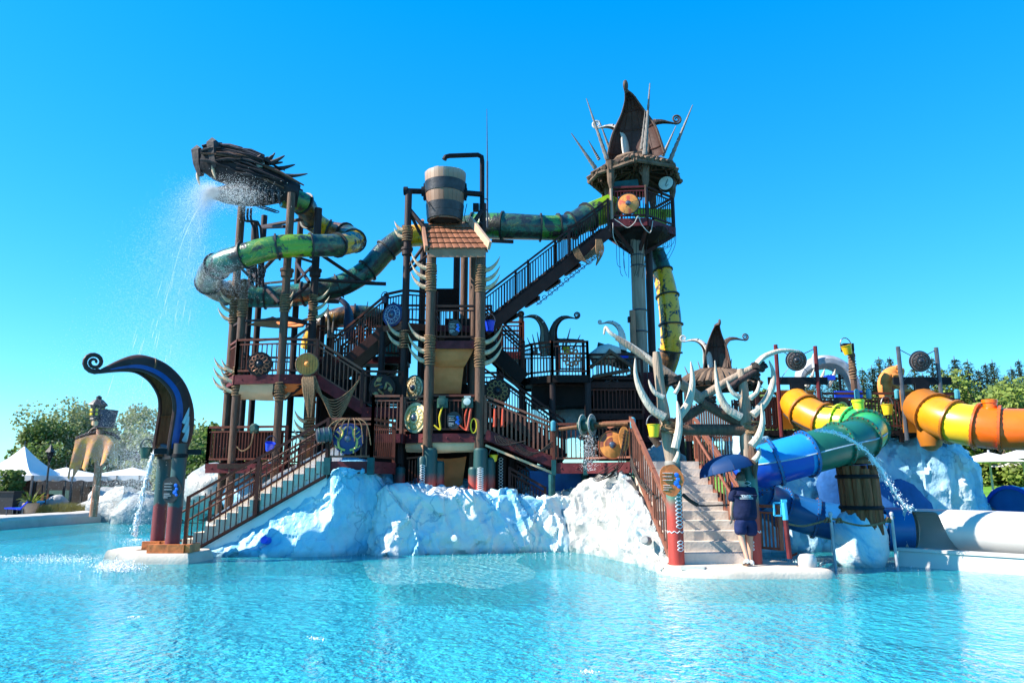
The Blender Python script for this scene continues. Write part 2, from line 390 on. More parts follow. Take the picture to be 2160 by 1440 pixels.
a3 = wn(.35, 3, 1.0); patchy = n.new('ShaderNodeMapRange'); patchy.inputs[1].default_value = .35; patchy.inputs[2].default_value = .65; patchy.inputs[3].default_value = .55; patchy.inputs[4].default_value = 1.3; l.new(a3.outputs['Fac'], patchy.inputs[0])
h3 = n.new('ShaderNodeMath'); h3.operation = 'MULTIPLY'; l.new(h2.outputs[0], h3.inputs[0]); l.new(patchy.outputs[0], h3.inputs[1]); h2 = h3
bu = n.new('ShaderNodeBump'); bu.inputs['Strength'].default_value = 1.0; bu.inputs['Distance'].default_value = .04; l.new(h2.outputs[0], bu.inputs['Height'])
fr = n.new('ShaderNodeFresnel'); fr.inputs['IOR'].default_value = 1.33; l.new(bu.outputs[0], fr.inputs['Normal'])
gl = n.new('ShaderNodeBsdfGlossy'); gl.inputs['Roughness'].default_value = .03; l.new(bu.outputs[0], gl.inputs['Normal'])
tr = n.new('ShaderNodeBsdfTransparent'); tr.inputs[0].default_value = (.80, .98, 1.0, 1)
df = n.new('ShaderNodeBsdfDiffuse'); df.inputs[0].default_value = (.06, .72, .86, 1)
b2 = n.new('ShaderNodeBump'); b2.inputs['Strength'].default_value = 1.0; b2.inputs['Distance'].default_value = .10; l.new(h2.outputs[0], b2.inputs['Height']); l.new(b2.outputs[0], df.inputs['Normal'])
m1 = n.new('ShaderNodeMixShader'); m1.inputs[0].default_value = .34; l.new(tr.outputs[0], m1.inputs[1]); l.new(df.outputs[0], m1.inputs[2])
m2 = n.new('ShaderNodeMixShader'); l.new(fr.outputs[0], m2.inputs[0]); l.new(m1.outputs[0], m2.inputs[1]); l.new(gl.outputs[0], m2.inputs[2])
l.new(m2.outputs[0], out.inputs['Surface'])

m, n, l, p = node_mat('pool_floor')
p.inputs['Roughness'].default_value = .8
tc = n.new('ShaderNodeTexCoord'); nz = n.new('ShaderNodeTexNoise'); nz.inputs['Scale'].default_value = .25; nz.inputs['Detail'].default_value = 3; l.new(tc.outputs['Object'], nz.inputs['Vector'])
rp = n.new('ShaderNodeValToRGB'); l.new(nz.outputs['Fac'], rp.inputs[0]); rp.color_ramp.elements[0].color = (.07, .70, .84, 1); rp.color_ramp.elements[1].color = (.12, .76, .88, 1)
rp.color_ramp.elements[0].position = .35; rp.color_ramp.elements[1].position = .68
l.new(rp.outputs[0], p.inputs['Base Color'])
mat('pool_sand', (.84, .74, .60), .9, .25, 40, 0)

PX0, PX1, PY0, PY1 = -19.6, 26.0, -14.0, 36.0
b = MB(); nx, ny = 2, 2
b.grid([[V((lerp(PX0, PX1, i / nx), lerp(PY0, PY1, j / ny), 0)) for i in range(nx + 1)] for j in range(ny + 1)]).build('water', 'water', kind='structure')
b = MB(); b.grid([[V((lerp(PX0, PX1, i / nx), lerp(PY0, PY1, j / ny), -.42)) for i in range(nx + 1)] for j in range(ny + 1)]).build('pool_floor', 'pool_floor', kind='structure')
# pale sandy patch painted on the pool floor in front of the rock
pt = [(770, 1166), (830, 1160), (960, 1158), (1090, 1160), (1110, 1166), (1096, 1176), (1090, 1185), (1128, 1204), (1120, 1222), (1080, 1230), (1045, 1240), (990, 1238), (940, 1228), (850, 1232), (790, 1226), (770, 1200)]
def gr(px, py, z):
    a = at(px, py, 10); d = a - V((0, 0, EYE)); t = (z - EYE) / d.z
    return V((0, 0, EYE)) + d * t
b = MB(); b.prism([V((p_.x, p_.y, -.055)) for p_ in cr([gr(x, y + 1, -.055) for x, y in pt], 3, True)], (0, 0, .012)).build('sandy_floor_patch', 'pool_sand', kind='structure')
# shallow pale beach under water at the right stair
pt = [(1130, 1157), (1330, 1160), (1430, 1180), (1470, 1208), (1560, 1222), (1740, 1225), (1900, 1205), (2200, 1215), (2300, 1160), (1900, 1130), (1500, 1110)]
b = MB(); b.prism([V((p_.x, p_.y, -.16)) for p_ in cr([gr(x, y, -.16) for x, y in pt], 3, True)], (0, 0, .02)).build('shallow_beach', 'concrete', kind='structure')

# ground round the pool, out to the horizon (hole for the pool)
b = MB(); G = 1500; gz = .34
q = [(-G, -G), (G, -G), (G, G), (-G, G)]; h = [(PX0 - .02, PY0), (PX1, PY0), (PX1, PY1), (PX0 - .02, PY1)]
b.add([V((x, y, gz)) for x, y in q + h] + [V((x, y, -.5)) for x, y in h],
      [(i, (i + 1) % 4, 4 + (i + 1) % 4, 4 + i) for i in range(4)] + [(4 + i, 4 + (i + 1) % 4, 8 + (i + 1) % 4, 8 + i) for i in range(4)])
b.build('ground', 'ground', kind='structure', sharp=20)
# paved terrace, left
b = MB(); b.prism([(-60, 14, gz - .1), (PX0 - .5, 14, gz - .1), (PX0 - .2, 36.5, gz - .1), (-60, 36.5, gz - .1)], (0, 0, .12)).build('terrace', 'paving', kind='structure')
# kerb along the left shore
b = MB(); path = cr([(-20.6, 13, 0), (-20.2, 22, 0), (-19.75, 29, 0), (-19.3, 33.5, 0), (-18.2, 35.6, 0), (-16.3, 36.3, 0)], 10); rows = []
for i, q in enumerate(path):
    t = (path[min(i + 1, len(path) - 1)] - path[max(i - 1, 0)]).normalized(); nn = V((t.y, -t.x, 0)); rr = []
    for o_, z_ in ((.42, -.5), (.40, .30), (.30, .43), (.1, .48), (-.25, .49), (-.5, .45), (-.56, .2), (-.56, -.1)):
        rr.append(q + nn * (o_ + .05 * mn.noise(q * .9 + V((0, 0, z_)))) + V((0, 0, z_ + .03 * mn.noise(q * 1.1))))
    rows.append(rr)
b.grid(rows).build('pool_kerb', 'kerb_pale', kind='structure')
# lawn rising behind the right slides
rows = []
for j in range(15):
    y = 27 + j * 3.0; rows.append([V((11 + i * 2.4 + (.0), y, .45 + 2.2 * min(1, max(0, (y - 31) / 22)) ** 1.1 + .12 * mn.noise(V((i * .5, j * .5, 0))))) for i in range(20)])
b = MB(); b.grid(rows).build('lawn', 'grass', kind='structure')

# ================================================================== ice rocks
def ridged(p): return 1 - abs(mn.noise(p)) * 2
def rock(name, secs, nu, nv, amp, seed, matn, label, flute=0, cap=True, facet=0.0):
    """secs: list of profiles (each a list of points, front foot -> over the top -> back foot)"""
    m_ = len(secs[0]); rows = []
    cols = [cr([s_[k] for s_ in secs], nu) for k in range(m_)]
    L = len(cols[0])
    for i in range(L):
        rows.append(cr([cols[k][i] for k in range(m_)], nv))
    cen = sum((p_ for r_ in rows for p_ in r_), V((0, 0, 0))) / (len(rows) * len(rows[0]))
    out_ = []
    for i, r_ in enumerate(rows):
        o_ = []
        for j, p_ in enumerate(r_):
            a = rows[max(i - 1, 0)][j]; c_ = rows[min(i + 1, L - 1)][j]; d = r_[max(j - 1, 0)]; e = r_[min(j + 1, len(r_) - 1)]
            nn = (c_ - a).cross(e - d)
            nn = nn.normalized() if nn.length > 1e-9 else V((0, -1, 0))
            sx = V((seed * 3.1, seed * 1.7, seed))
            dsp = amp * (.9 * mn.noise(p_ * .8 + sx) + .55 * (ridged(p_ * 1.5 + sx) - .6) + .3 * mn.noise(p_ * 3.1 + sx) + .14 * mn.noise(p_ * 7 + sx))
            if flute:
                fx = V((p_.x * 2.6 + p_.z * .9, p_.y * 2.2, p_.z * .35)) + sx
                dsp += flute * (ridged(fx) - .6) + flute * .5 * (ridged(fx * 2.1) - .6)
            if facet:
                for fs, fk in ((1.3, 1.0), (3.1, .38)):
                    q_ = V((p_.x * fs, p_.y * fs, p_.z * fs * .7)) + sx; cp = V(mn.voronoi(q_)[1][0]); hd_ = mn.noise_vector(cp * 7.3 + V((.5, .5, .5)))
                    dsp += facet * fk * ((q_ - cp).dot(V((hd_.x, hd_.y, hd_.z)).normalized()) * .9 + hd_.x * .5)
            o_.append(p_ + nn * dsp)
        out_.append(o_)
    b = MB(); b.grid(out_)
    n0 = len(out_[0]); tot = len(out_)
    if cap:
        b.f.append(tuple(range(n0))); b.f.append(tuple((tot - 1) * n0 + k for k in range(n0 - 1, -1, -1)))
    foot = secs[0][0]
    return b.build(name, matn, label=label, cat='rock', sharp=28, loc=(foot[0], foot[1], 0))

# front bulge + low wall to the right, under the central tower
def prof(px, Y, top, depth, lean=.35, back=None):
    x0 = X(px, 1150, Y); x1 = X(px, 1060, Y)
    return [V((x0, Y, -.45)), V((x0, Y + .02, .25)), V((x1, Y + lean * .6, top * .62)), V((x1, Y + lean, top * .94)), V((x1, Y + lean + .5, top)), V((x1, Y + depth * .6, top * .98)), V((x1, Y + depth, top * .9)), V((x1, Y + depth, -.45))]
secs = [prof(748, 19.6, .5, 2.2), prof(775, 18.9, 1.30, 3.0, .55), prof(820, 18.55, 1.62, 3.5), prof(880, 18.7, 1.56, 4, .28), prof(960, 19.0, 1.50, 4, .25), prof(1040, 19.2, 1.46, 4, .3), prof(1110, 19.4, 1.46, 4, .3), prof(1180, 19.5, 1.42, 4, .35), prof(1250, 19.5, 1.58, 3.5, .5)]
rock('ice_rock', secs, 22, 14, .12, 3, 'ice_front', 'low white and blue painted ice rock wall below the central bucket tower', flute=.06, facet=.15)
# right, bright fluted flank under the antler stair
secs = [[V((x, y, -.45)), V((x + .02, y + .15, .12)), V((lerp(x, xt, .35), lerp(y, yt, .4), zt * .45)), V((lerp(x, xt, .8), lerp(y, yt, .85), zt * .85)), V((xt, yt, zt)), V((xt + .1, yt + .6, zt * .99)), V((xt + .1, yt + 1.6, zt * .8)), V((xt + .1, yt + 1.6, -.45))]
        for x, y, xt, yt, zt in ((.9, 19.8, 1.0, 20.3, 1.3), (1.5, 19.2, 1.6, 19.9, 1.52), (2.1, 18.2, 2.35, 19.4, 1.95), (2.45, 17.0, 2.8, 18.6, 1.85), (2.7, 15.9, 3.02, 17.2, 1.25), (2.85, 15.2, 3.08, 15.9, .6), (2.95, 14.7, 3.12, 15.0, .22))]
rock('ice_rock', secs, 20, 9, .08, 8, 'ice_white', 'bright white fluted ice rock sloping down beside the antler gate stair', flute=.13, facet=.06)
# left, big blue flank under the left stair
def lp(px, yb, Yt, top, Yb, dep):
    x0 = X(px, yb, Yb)
    xt = x0
    return [V((x0, Yb, -.45)), V((x0, Yb + .03, .1)), V((xt, lerp(Yb, Yt, .4), top * .4)), V((xt, lerp(Yb, Yt, .75), top * .75)), V((xt, Yt, top)), V((xt, Yt + .2, top)), V((xt, Yt + dep, top * .98)), V((xt, Yt + dep, -.45))]
secs = [lp(412, 1170, 18.68, .14, 18.25, 1.3), lp(450, 1168, 18.68, .22, 18.25, 1.3), lp(520, 1166, 18.68, .62, 18.2, 1.3), lp(600, 1162, 18.68, 1.18, 18.15, 1.3), lp(668, 1160, 18.68, 1.72, 18.2, 1.6), lp(700, 1158, 18.4, 2.02, 18.3, 3), lp(745, 1157, 18.5, 2.0, 18.6, 3), lp(785, 1156, 18.9, 1.9, 19.1, 3), lp(815, 1156, 19.4, 1.5, 19.6, 3)]
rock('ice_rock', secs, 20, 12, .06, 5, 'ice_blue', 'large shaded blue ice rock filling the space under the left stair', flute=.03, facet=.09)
# white boulders behind the left stair foot
def boulder(c, r, seed, matn, label, amp=.25):
    b = MB(); nu, nv = 26, 14; rows = []
    for j in range(nv + 1):
        th = pi * j / nv; rr = []
        for i in range(nu):
            ph = 2 * pi * i / nu; d = V((sin(th) * cos(ph), sin(th) * sin(ph), cos(th)))
            k = 1 + amp * mn.noise(d * 1.4 + V((seed, 0, 0))) + amp * .5 * (ridged(d * 2.6 + V((seed, 3, 0))) - .6) + amp * .2 * mn.noise(d * 7 + V((seed, 0, 4)))
            rr.append(V(c) + V((d.x * r[0] * k, d.y * r[1] * k, d.z * r[2] * k)))
        rr.append(rr[0]); rows.append(rr)
    b.grid(rows)
    return b.build('ice_rock', matn, label=label, cat='rock', sharp=40, loc=(c[0], c[1], 0))
boulder(at(255, 1078, 35.5), (2.0, 1.4, 1.25), 2, 'ice_white', 'pale ice rock at the end of the left pool kerb', .35)
boulder(at(300, 1085, 33.5), (1.3, 1.1, 1.0), 9, 'ice_white', 'pale ice rock just left of the ship prow posts', .3)
boulder(at(405, 1052, 23.5), (.8, .8, .6), 4, 'ice_white', 'rounded white rock behind the left stair handrail foot', .2)
boulder(at(470, 1030, 22.6), (1.1, .9, .75), 6, 'ice_white', 'rounded white rock higher up behind the left stair', .2)
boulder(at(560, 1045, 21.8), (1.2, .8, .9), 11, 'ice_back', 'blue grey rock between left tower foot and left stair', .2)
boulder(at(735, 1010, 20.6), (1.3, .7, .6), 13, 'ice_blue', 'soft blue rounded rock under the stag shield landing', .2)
boulder(at(930, 1035, 21.6), (1.0, .5, .55), 14, 'ice_blue', 'small blue rock heap below the tan curtain', .3)
# right ice wall behind the coloured slides
secs = []
for px, Y, top, tz in ((1590, 19.6, 905, 0), (1640, 19.7, 925, 0), (1720, 19.9, 925, 0), (1780, 20.0, 922, 0), (1850, 20.0, 912, 0), (1910, 20.0, 912, 0), (1965, 20.0, 915, 0), (2028, 20.0, 922, 0), (2058, 20.2, 940, 0), (2072, 20.8, 985, 0), (2080, 21.6, 1070, 0)):
    zt = Z(top, Y + .3); x0 = X(px, 1030, Y)
    secs.append([V((x0, Y - .35, -.45)), V((x0, Y - .3, .3)), V((x0, Y - .1, zt * .5)), V((x0, Y + .1, zt * .88)), V((x0, Y + .5, zt)), V((x0, Y + 1.2, zt * .99)), V((x0, Y + 2.5, zt * .9)), V((x0, Y + 2.6, -.45))])
rock('ice_rock', secs, 12, 12, .16, 21, 'ice_back', 'tall pale blue ice wall behind the green and blue tube slide', flute=.03, facet=.14)
# dark blue painted cave recess on the right ice wall
boulder(at(1790, 1045, 19.7), (.75, .16, 1.15), 31, 'blue_paint', 'dark blue painted rock hump behind the timber piling', .15)
boulder(at(1880, 1075, 19.6), (1.0, .2, .75), 33, 'blue_paint', 'low dark blue painted rock right of the timber piling', .2)

for px, py, Y, mt, lb in ((557, 1138, 18.05, 'blue_plastic', 'small bright blue round pool light on the left blue rock'), (958, 1135, 18.78, 'letter_white', 'small pale round pool light on the front ice rock'), (1360, 1138, 15.6, 'stone', 'grey oval drain cover on the white fluted rock')):
    c = at(px, py, Y); b = MB(); b.lathe([(.09, -.3), (.09, 0), (.07, .03), (.001, .035)], c, (-.4 if px > 1300 else 0, -1, .15), 16); b.build('pool_light', mt, label=lb, cat='pool light', loc=c)
# ================================================================== kit of parts
def pole(parent, x, y, z0, z1, r=.11, mat_='pole_wood', name='pole', collars=()):
    b = MB(); b.tube([(x, y, z0), (x, y, lerp(z0, z1, .33)), (x, y, lerp(z0, z1, .66)), (x, y, z1)], r, 14)
    for zc in collars: b.lathe([(r, -.16), (r * 1.45, -.12), (r * 1.45, .02), (r * 1.7, .03), (r * 1.7, .1), (r, .12)], (x, y, zc), n=14)
    return b.build(name, mat_, parent)
def railing(parent, p0, p1, h=1.05, mat_='rail_brown', sp=.12, posts=True, low=.12, bw=.026, top=.075, board=None, mid=True):
    p0, p1 = V(p0), V(p1); up = V((0, 0, 1)); L = (p1 - p0).length
    b = MB()
    b.bar(p0 + up * h, p1 + up * h, top, .06, up); b.bar(p0 + up * low, p1 + up * low, .05, .05, up)
    if mid: b.bar(p0 + up * (h - .13), p1 + up * (h - .13), .04, .04, up)
    if posts:
        k = max(1, int(round(L / 1.6)))
        for i in range(k + 1):
            q = lerp(p0, p1, i / k); b.bar(q, q + up * (h + .03), .075)
    o = b.build('railing', mat_, parent)
    nb = max(2, int(L / sp)); bb = MB()
    for i in range(1, nb):
        q = lerp(p0, p1, i / nb); bb.bar(q + up * low, q + up * (h - .13), bw)
    bb.build('balusters', mat_, o, kind='stuff')
    if board: 
        c = MB(); c.bar(p0 + up * (h - .14 + low) * .5, p1 + up * (h - .14 + low) * .5, .02, h - .3 - low, None) if False else None
    return o
def fascia(parent, p0, p1, h=.26, mat_='maroon', t=.06, bolts=True):
    p0, p1 = V(p0), V(p1); d = (p1 - p0).normalized(); nn = V((d.y, -d.x, 0))
    b = MB(); b.bar(p0 - V((0, 0, h / 2)) + nn * .035, p1 - V((0, 0, h / 2)) + nn * .035, t, h, V((0, 0, 1)))
    L = (p1 - p0).length
    if bolts:
        for i in range(int(L / .45) + 1):
            q = lerp(p0, p1, (i + .5) / (int(L / .45) + 1)) + nn * (.035 + t / 2) - V((0, 0, h * .5)); b.lathe([(.022, 0), (.022, .012), (.01, .02)], q, nn, 6)
    return b.build('fascia_board', mat_, parent)
def deck(parent, pts, z, th=.14, mat_='deck_dark'):
    b = MB(); b.prism([V((x, y, z - th)) for x, y in pts], (0, 0, th - .01)); return b.build('deck', mat_, parent)
def flight(parent, p0, p1, wv, n, mat_='step_grey', th=None, name='step', solid=False, z_under=None):
    """n steps from p0 (bottom, one side) to p1 (top), width vector wv; each step its own mesh sharing data"""
    p0, p1, wv = V(p0), V(p1), V(wv); run = V((p1.x - p0.x, p1.y - p0.y, 0)) / n; rise = (p1.z - p0.z) / n
    d = run.normalized(); first = None
    for i in range(n):
        a = p0 + run * i; z1 = p0.z + rise * (i + 1)
        t = th or rise + .02
        if first is None:
            b = MB(); e = .015
            c0 = a - d * e; c1 = a + run * 1.02
            b.prism([c0 + V((0, 0, z1 - c0.z - t)), c0 + wv + V((0, 0, z1 - c0.z - t)), c1 + wv + V((0, 0, z1 - c1.z - t)), c1 + V((0, 0, z1 - c1.z - t))], (0, 0, t))
            first = b.build(name, mat_, parent)
            base = V(first.location)
        else:
            o = first.copy(); COL.objects.link(o); o.location = base + run * i + V((0, 0, rise * i)); ORG[o.name] = ORG[first.name]
def stringers(parent, p0, p1, wv, h=.3, mat_='stringer', t=.06, drop=0.0, panel=False):
    p0, p1, wv = V(p0), V(p1), V(wv); up = V((0, 0, 1)); wn_ = wv.normalized()
    for q, s_ in ((0, -1), (1, 1)):
        b = MB(); o_ = wv * q + wn_ * (t / 2 + .005) * s_ - up * (h * .5 + drop)
        b.bar(p0 + o_, p1 + o_, t, h, up); b.build('stringer', mat_, parent)
    if panel:
        b = MB(); o_ = -up * (h + drop + .02)
        b.prism([p0 + o_, p1 + o_, p1 + wv + o_, p0 + wv + o_], (0, 0, .03)); b.build('soffit', mat_, parent)
def tusk_mesh(b, p, out, up, s=.55, curl=1.0, r=.06):
    """curved tusk: leaves p along out then sweeps along up"""
    out, up = V(out).normalized(), V(up).normalized(); pts = []
    for i in range(9):
        t = i / 8; an = t * 1.45 * curl
        pts.append(V(p) + (out * sin(an) * .62 + up * (1 - cos(an)) * .95) * s)
    b.tube(pts, [r * (1.0 - .12 * t) * (1 - (i / 8) ** 2.2 * .93) for i, t in enumerate(range(9))] if False else [r * (1 - (i / 8) ** 1.8 * .94) for i in range(9)], 8)
def lashing(parent, x, y, z0, z1, r, mat_='rope', turns=None):
    b = MB(); n_ = turns or max(3, int((z1 - z0) / .065))
    for i in range(n_):
        z = lerp(z0, z1, (i + .5) / n_); rr = r + .012 + rnd.uniform(-.004, .010)
        b.tube([V((x + cos(a) * rr, y + sin(a) * rr, z + .02 * sin(a * 1 + i))) for a in [2 * pi * k / 12 for k in range(12)]], .02, 5, closed=True)
    return b.build('rope_lashing', mat_, parent)
def tusks(parent, x, y, zs, ang, s=.62, pr=.11, mat_='tusk', lash=True, spread=.0, r=.06):
    for i, z in enumerate(zs):
        a = ang + spread * (i - 1); o_ = V((cos(a), sin(a), -.1)); b = MB()
        tusk_mesh(b, V((x, y, z)) + V((cos(a), sin(a), 0)) * pr * .6, o_, V((cos(a) * .25, sin(a) * .25, 1)), s, 1.0, r); b.build('tusk', mat_, parent)
    if lash: lashing(parent, x, y, min(zs) - .12, max(zs) + .14, pr)
def spiral(b, c, u, v, r0, turns, rad, start=0.0, sgn=1):
    pts = []; n_ = int(turns * 14)
    for i in range(n_ + 1):
        t = i / n_; a = start + sgn * 2 * pi * turns * t; r = r0 * (1 - .86 * t)
        pts.append(V(c) + (V(u) * cos(a) + V(v) * sin(a)) * r)
    b.tube(pts, [rad * (1 - .55 * i / n_) for i in range(n_ + 1)], 8); return pts[0]
def shield(name, c, nrm, r, mat_, label, rim='boss_dark', boss='boss_steel', emblem=None, emat='gold', group=None, depth=.09, kind='knot'):
    c, nrm = V(c), V(nrm).normalized(); t = thing(name, label, 'shield', c, group); x, y, d = frame(nrm)
    if abs(y.z) < abs(x.z): x, y = y, -x
    if y.z < 0: y = -y
    if x.cross(y).dot(d) < 0: x = -x
    b = MB(); b.lathe([(r * .97, -.05), (r, -.02), (r * .98, .015), (r * .6, depth * .62), (r * .25, depth * .85), (.001, depth * .9)], c, nrm, 32); b.build('disc', mat_, t)
    b = MB(); b.tube([c + d * .012 + (x * cos(a) + y * sin(a)) * r for a in [2 * pi * k / 32 for k in range(32)]], r * .055, 6, closed=True); b.build('rim', rim, t)
    b = MB(); b.lathe([(r * .25, depth * .7), (r * .24, depth + .01), (r * .15, depth + r * .14), (.002, depth + r * .19)], c, nrm, 16); b.build('boss', boss, t)
    def on(px, py):
        q = math.hypot(px, py) / r
        h_ = depth * .9 if q < .25 else lerp(depth * .86, depth * .63, (q - .25) / .35) if q < .6 else lerp(depth * .63, .015, min(1, (q - .6) / .38))
        return c + x * px + y * py + d * (h_ + .006)
    if emblem:
        b = MB()
        if emblem == 'knot':
            for q in range(2):
                pts = []
                for k in range(72):
                    a = 2 * pi * k / 72; rr = r * (.62 + .22 * sin(6 * a + q * pi)); pts.append(on(rr * cos(a), rr * sin(a)))
                b.tube(pts, r * .042, 5, closed=True)
        elif emblem == 'rings':
            for rr in (.42, .8):
                b.tube([on(r * rr * cos(a), r * rr * sin(a)) for a in [2 * pi * k / 32 for k in range(32)]], r * .028, 5, closed=True)
            for k in range(8):
                a = 2 * pi * k / 8
                b.tube([on(r * (.61 + .16 * cos(w_)) * cos(a) - r * .16 * sin(w_) * sin(a), r * (.61 + .16 * cos(w_)) * sin(a) + r * .16 * sin(w_) * cos(a)) for w_ in [2 * pi * j / 12 for j in range(12)]], r * .026, 5, closed=True)
        elif emblem == 'triskele':
            for k in range(3):
                a0 = pi / 2 + 2 * pi * k / 3; pts = []
                for j in range(16):
                    tt = j / 15; rr = r * (.2 + .62 * tt); a = a0 + 1.3 * sin(tt * pi); pts.append(on(rr * cos(a), rr * sin(a)))
                b.tube(pts, [r * .11 * (1 - .6 * j / 15) for j in range(16)], 6)
                b.lathe([(r * .2, -.01), (r * .2, .012), (r * .1, .03)], on(r * .68 * cos(a0 + .35), r * .68 * sin(a0 + .35)), d, 12)
        elif emblem == 'sectors':
            for k in range(4):
                a0 = 2 * pi * k / 4 + .3; pts = []
                for j in range(7): pts.append(on(r * .9 * cos(a0 + .78 * j / 6), r * .9 * sin(a0 + .78 * j / 6)))
                for j in range(7): pts.append(on(r * .28 * cos(a0 + .78 * (6 - j) / 6), r * .28 * sin(a0 + .78 * (6 - j) / 6)))
                n0 = len(b.v); b.v += pts; b.f += [(n0 + j, n0 + j + 1, n0 + 12 - j, n0 + 13 - j) for j in range(6)]
        elif emblem == 'half':
            pts = [on(r * .9 * cos(1.57 + 1.75 * j / 10), r * .9 * sin(1.57 + 1.75 * j / 10)) for j in range(11)] + [on(r * .26 * cos(1.57 + 1.75 * (10 - j) / 10), r * .26 * sin(1.57 + 1.75 * (10 - j) / 10)) for j in range(11)]
            n0 = len(b.v); b.v += pts; b.f += [(n0 + j, n0 + j + 1, n0 + 20 - j, n0 + 21 - j) for j in range(10)]
        elif emblem == 'planks':
            for k in range(-3, 4):
                hh = math.sqrt(max(0, .88 ** 2 - (k * .24) ** 2)) * r
                b.tube([on(k * .24 * r, lerp(-hh, hh, j / 8)) for j in range(9)], r * .014, 4)
        b.build('emblem', emat, t)
    return t
def bucket(name, c, r, h, mat_, label, tilt=(0, 0), hook=True, group=None, hmat='grey_iron'):
    c = V(c); t = thing(name, label, 'bucket', c, group); ax = V((tilt[0], tilt[1], 1)).normalized(); b = MB()
    b.lathe([(.002, -h * .5), (r * .66, -h * .5), (r * .72, -h * .42), (r * .98, h * .44), (r * 1.08, h * .45), (r * 1.08, h * .5), (r * .93, h * .5), (r * .64, -h * .4), (.002, -h * .4)], c, ax, 16, cap=False); b.build('bucket_body', mat_, t)
    if hook:
        b = MB(); q = c + ax * h * .48; x, y, d = frame(ax)
        b.tube([q + x * r * 1.05 * cos(a) + d * r * 1.5 * sin(a) for a in [pi * k / 10 for k in range(11)]], .014, 5); b.build('handle', hmat, t)
    return t
def sign(name, c, nrm, w_, h_, label, mat_='sign_black', txt='letter_white', emb='sign_blue', oval=True):
    c, nrm = V(c), V(nrm).normalized(); t = thing(name, label, 'sign', c); x = V((0, 0, 1)).cross(nrm).normalized(); y = V((0, 0, 1)); d = nrm; b = MB(); pts = []
    for k in range(20):
        a = 2 * pi * k / 20; kx = 1 + .05 * sin(a * 3 + 1) + .04 * cos(a * 5)
        pts.append(c + x * cos(a) * w_ / 2 * kx + y * sin(a) * h_ / 2 * kx - d * .02)
    b.prism(pts, d * .04); b.build('board', mat_, t)
    b = MB()   # rows of small raised lettering, too small to read in the photo
    for q, (yy, ln, hh) in enumerate(((.22, .40, .07), (.11, .34, .07), (.0, .38, .07), (-.16, .3, .03), (-.23, .34, .03), (-.30, .22, .03))):
        k = 0; xx = -.36 * w_
        while xx < (-.36 + ln) * w_:
            cw = rnd.uniform(.03, .055) * w_
            b.bar(c + d * .023 + x * xx + y * yy * h_, c + d * .023 + x * (xx + cw * .8) + y * yy * h_, hh * h_, .008, y); xx += cw
    b.build('lettering', txt, t, kind='stuff')
    b = MB()
    for (ex, ey, er) in ((.22, .16, .10), (.28, .02, .09), (.2, -.1, .12), (.3, -.2, .08)):
        b.lathe([(er * w_, 0), (er * w_ * .9, .012), (.002, .02)], c + d * .02 + x * ex * w_ + y * ey * h_, d, 10)
    b.build('emblem', emb, t); return t
# ship prow -------------------------------------------------------------------------------------------------
PROW_K = [(-.12, 0), (-.19, .16), (-.21, .36), (-.18, .56), (-.08, .78), (.08, .94), (.25, 1.02), (.43, 1.04), (.60, .97), (.78, .845)]
PROW_E = [(.10, 0), (.10, .16), (.085, .36), (.08, .50), (.11, .64), (.20, .76), (.30, .83), (.42, .87), (.57, .86), (.78, .815)]
PROW_W = [.20, .205, .205, .20, .18, .145, .11, .075, .042, .02]
CROWN_K = [(-.12, 0), (-.12, .2), (-.11, .42), (-.07, .62), (0, .78), (.09, .89), (.20, .955), (.32, .96), (.42, .93), (.5, .90)]
CROWN_E = [(.02, 0), (.05, .2), (.06, .42), (.06, .58), (.09, .71), (.15, .81), (.23, .88), (.33, .905), (.42, .90), (.5, .885)]
CROWN_W = [.34, .305, .26, .205, .145, .10, .066, .045, .03, .02]
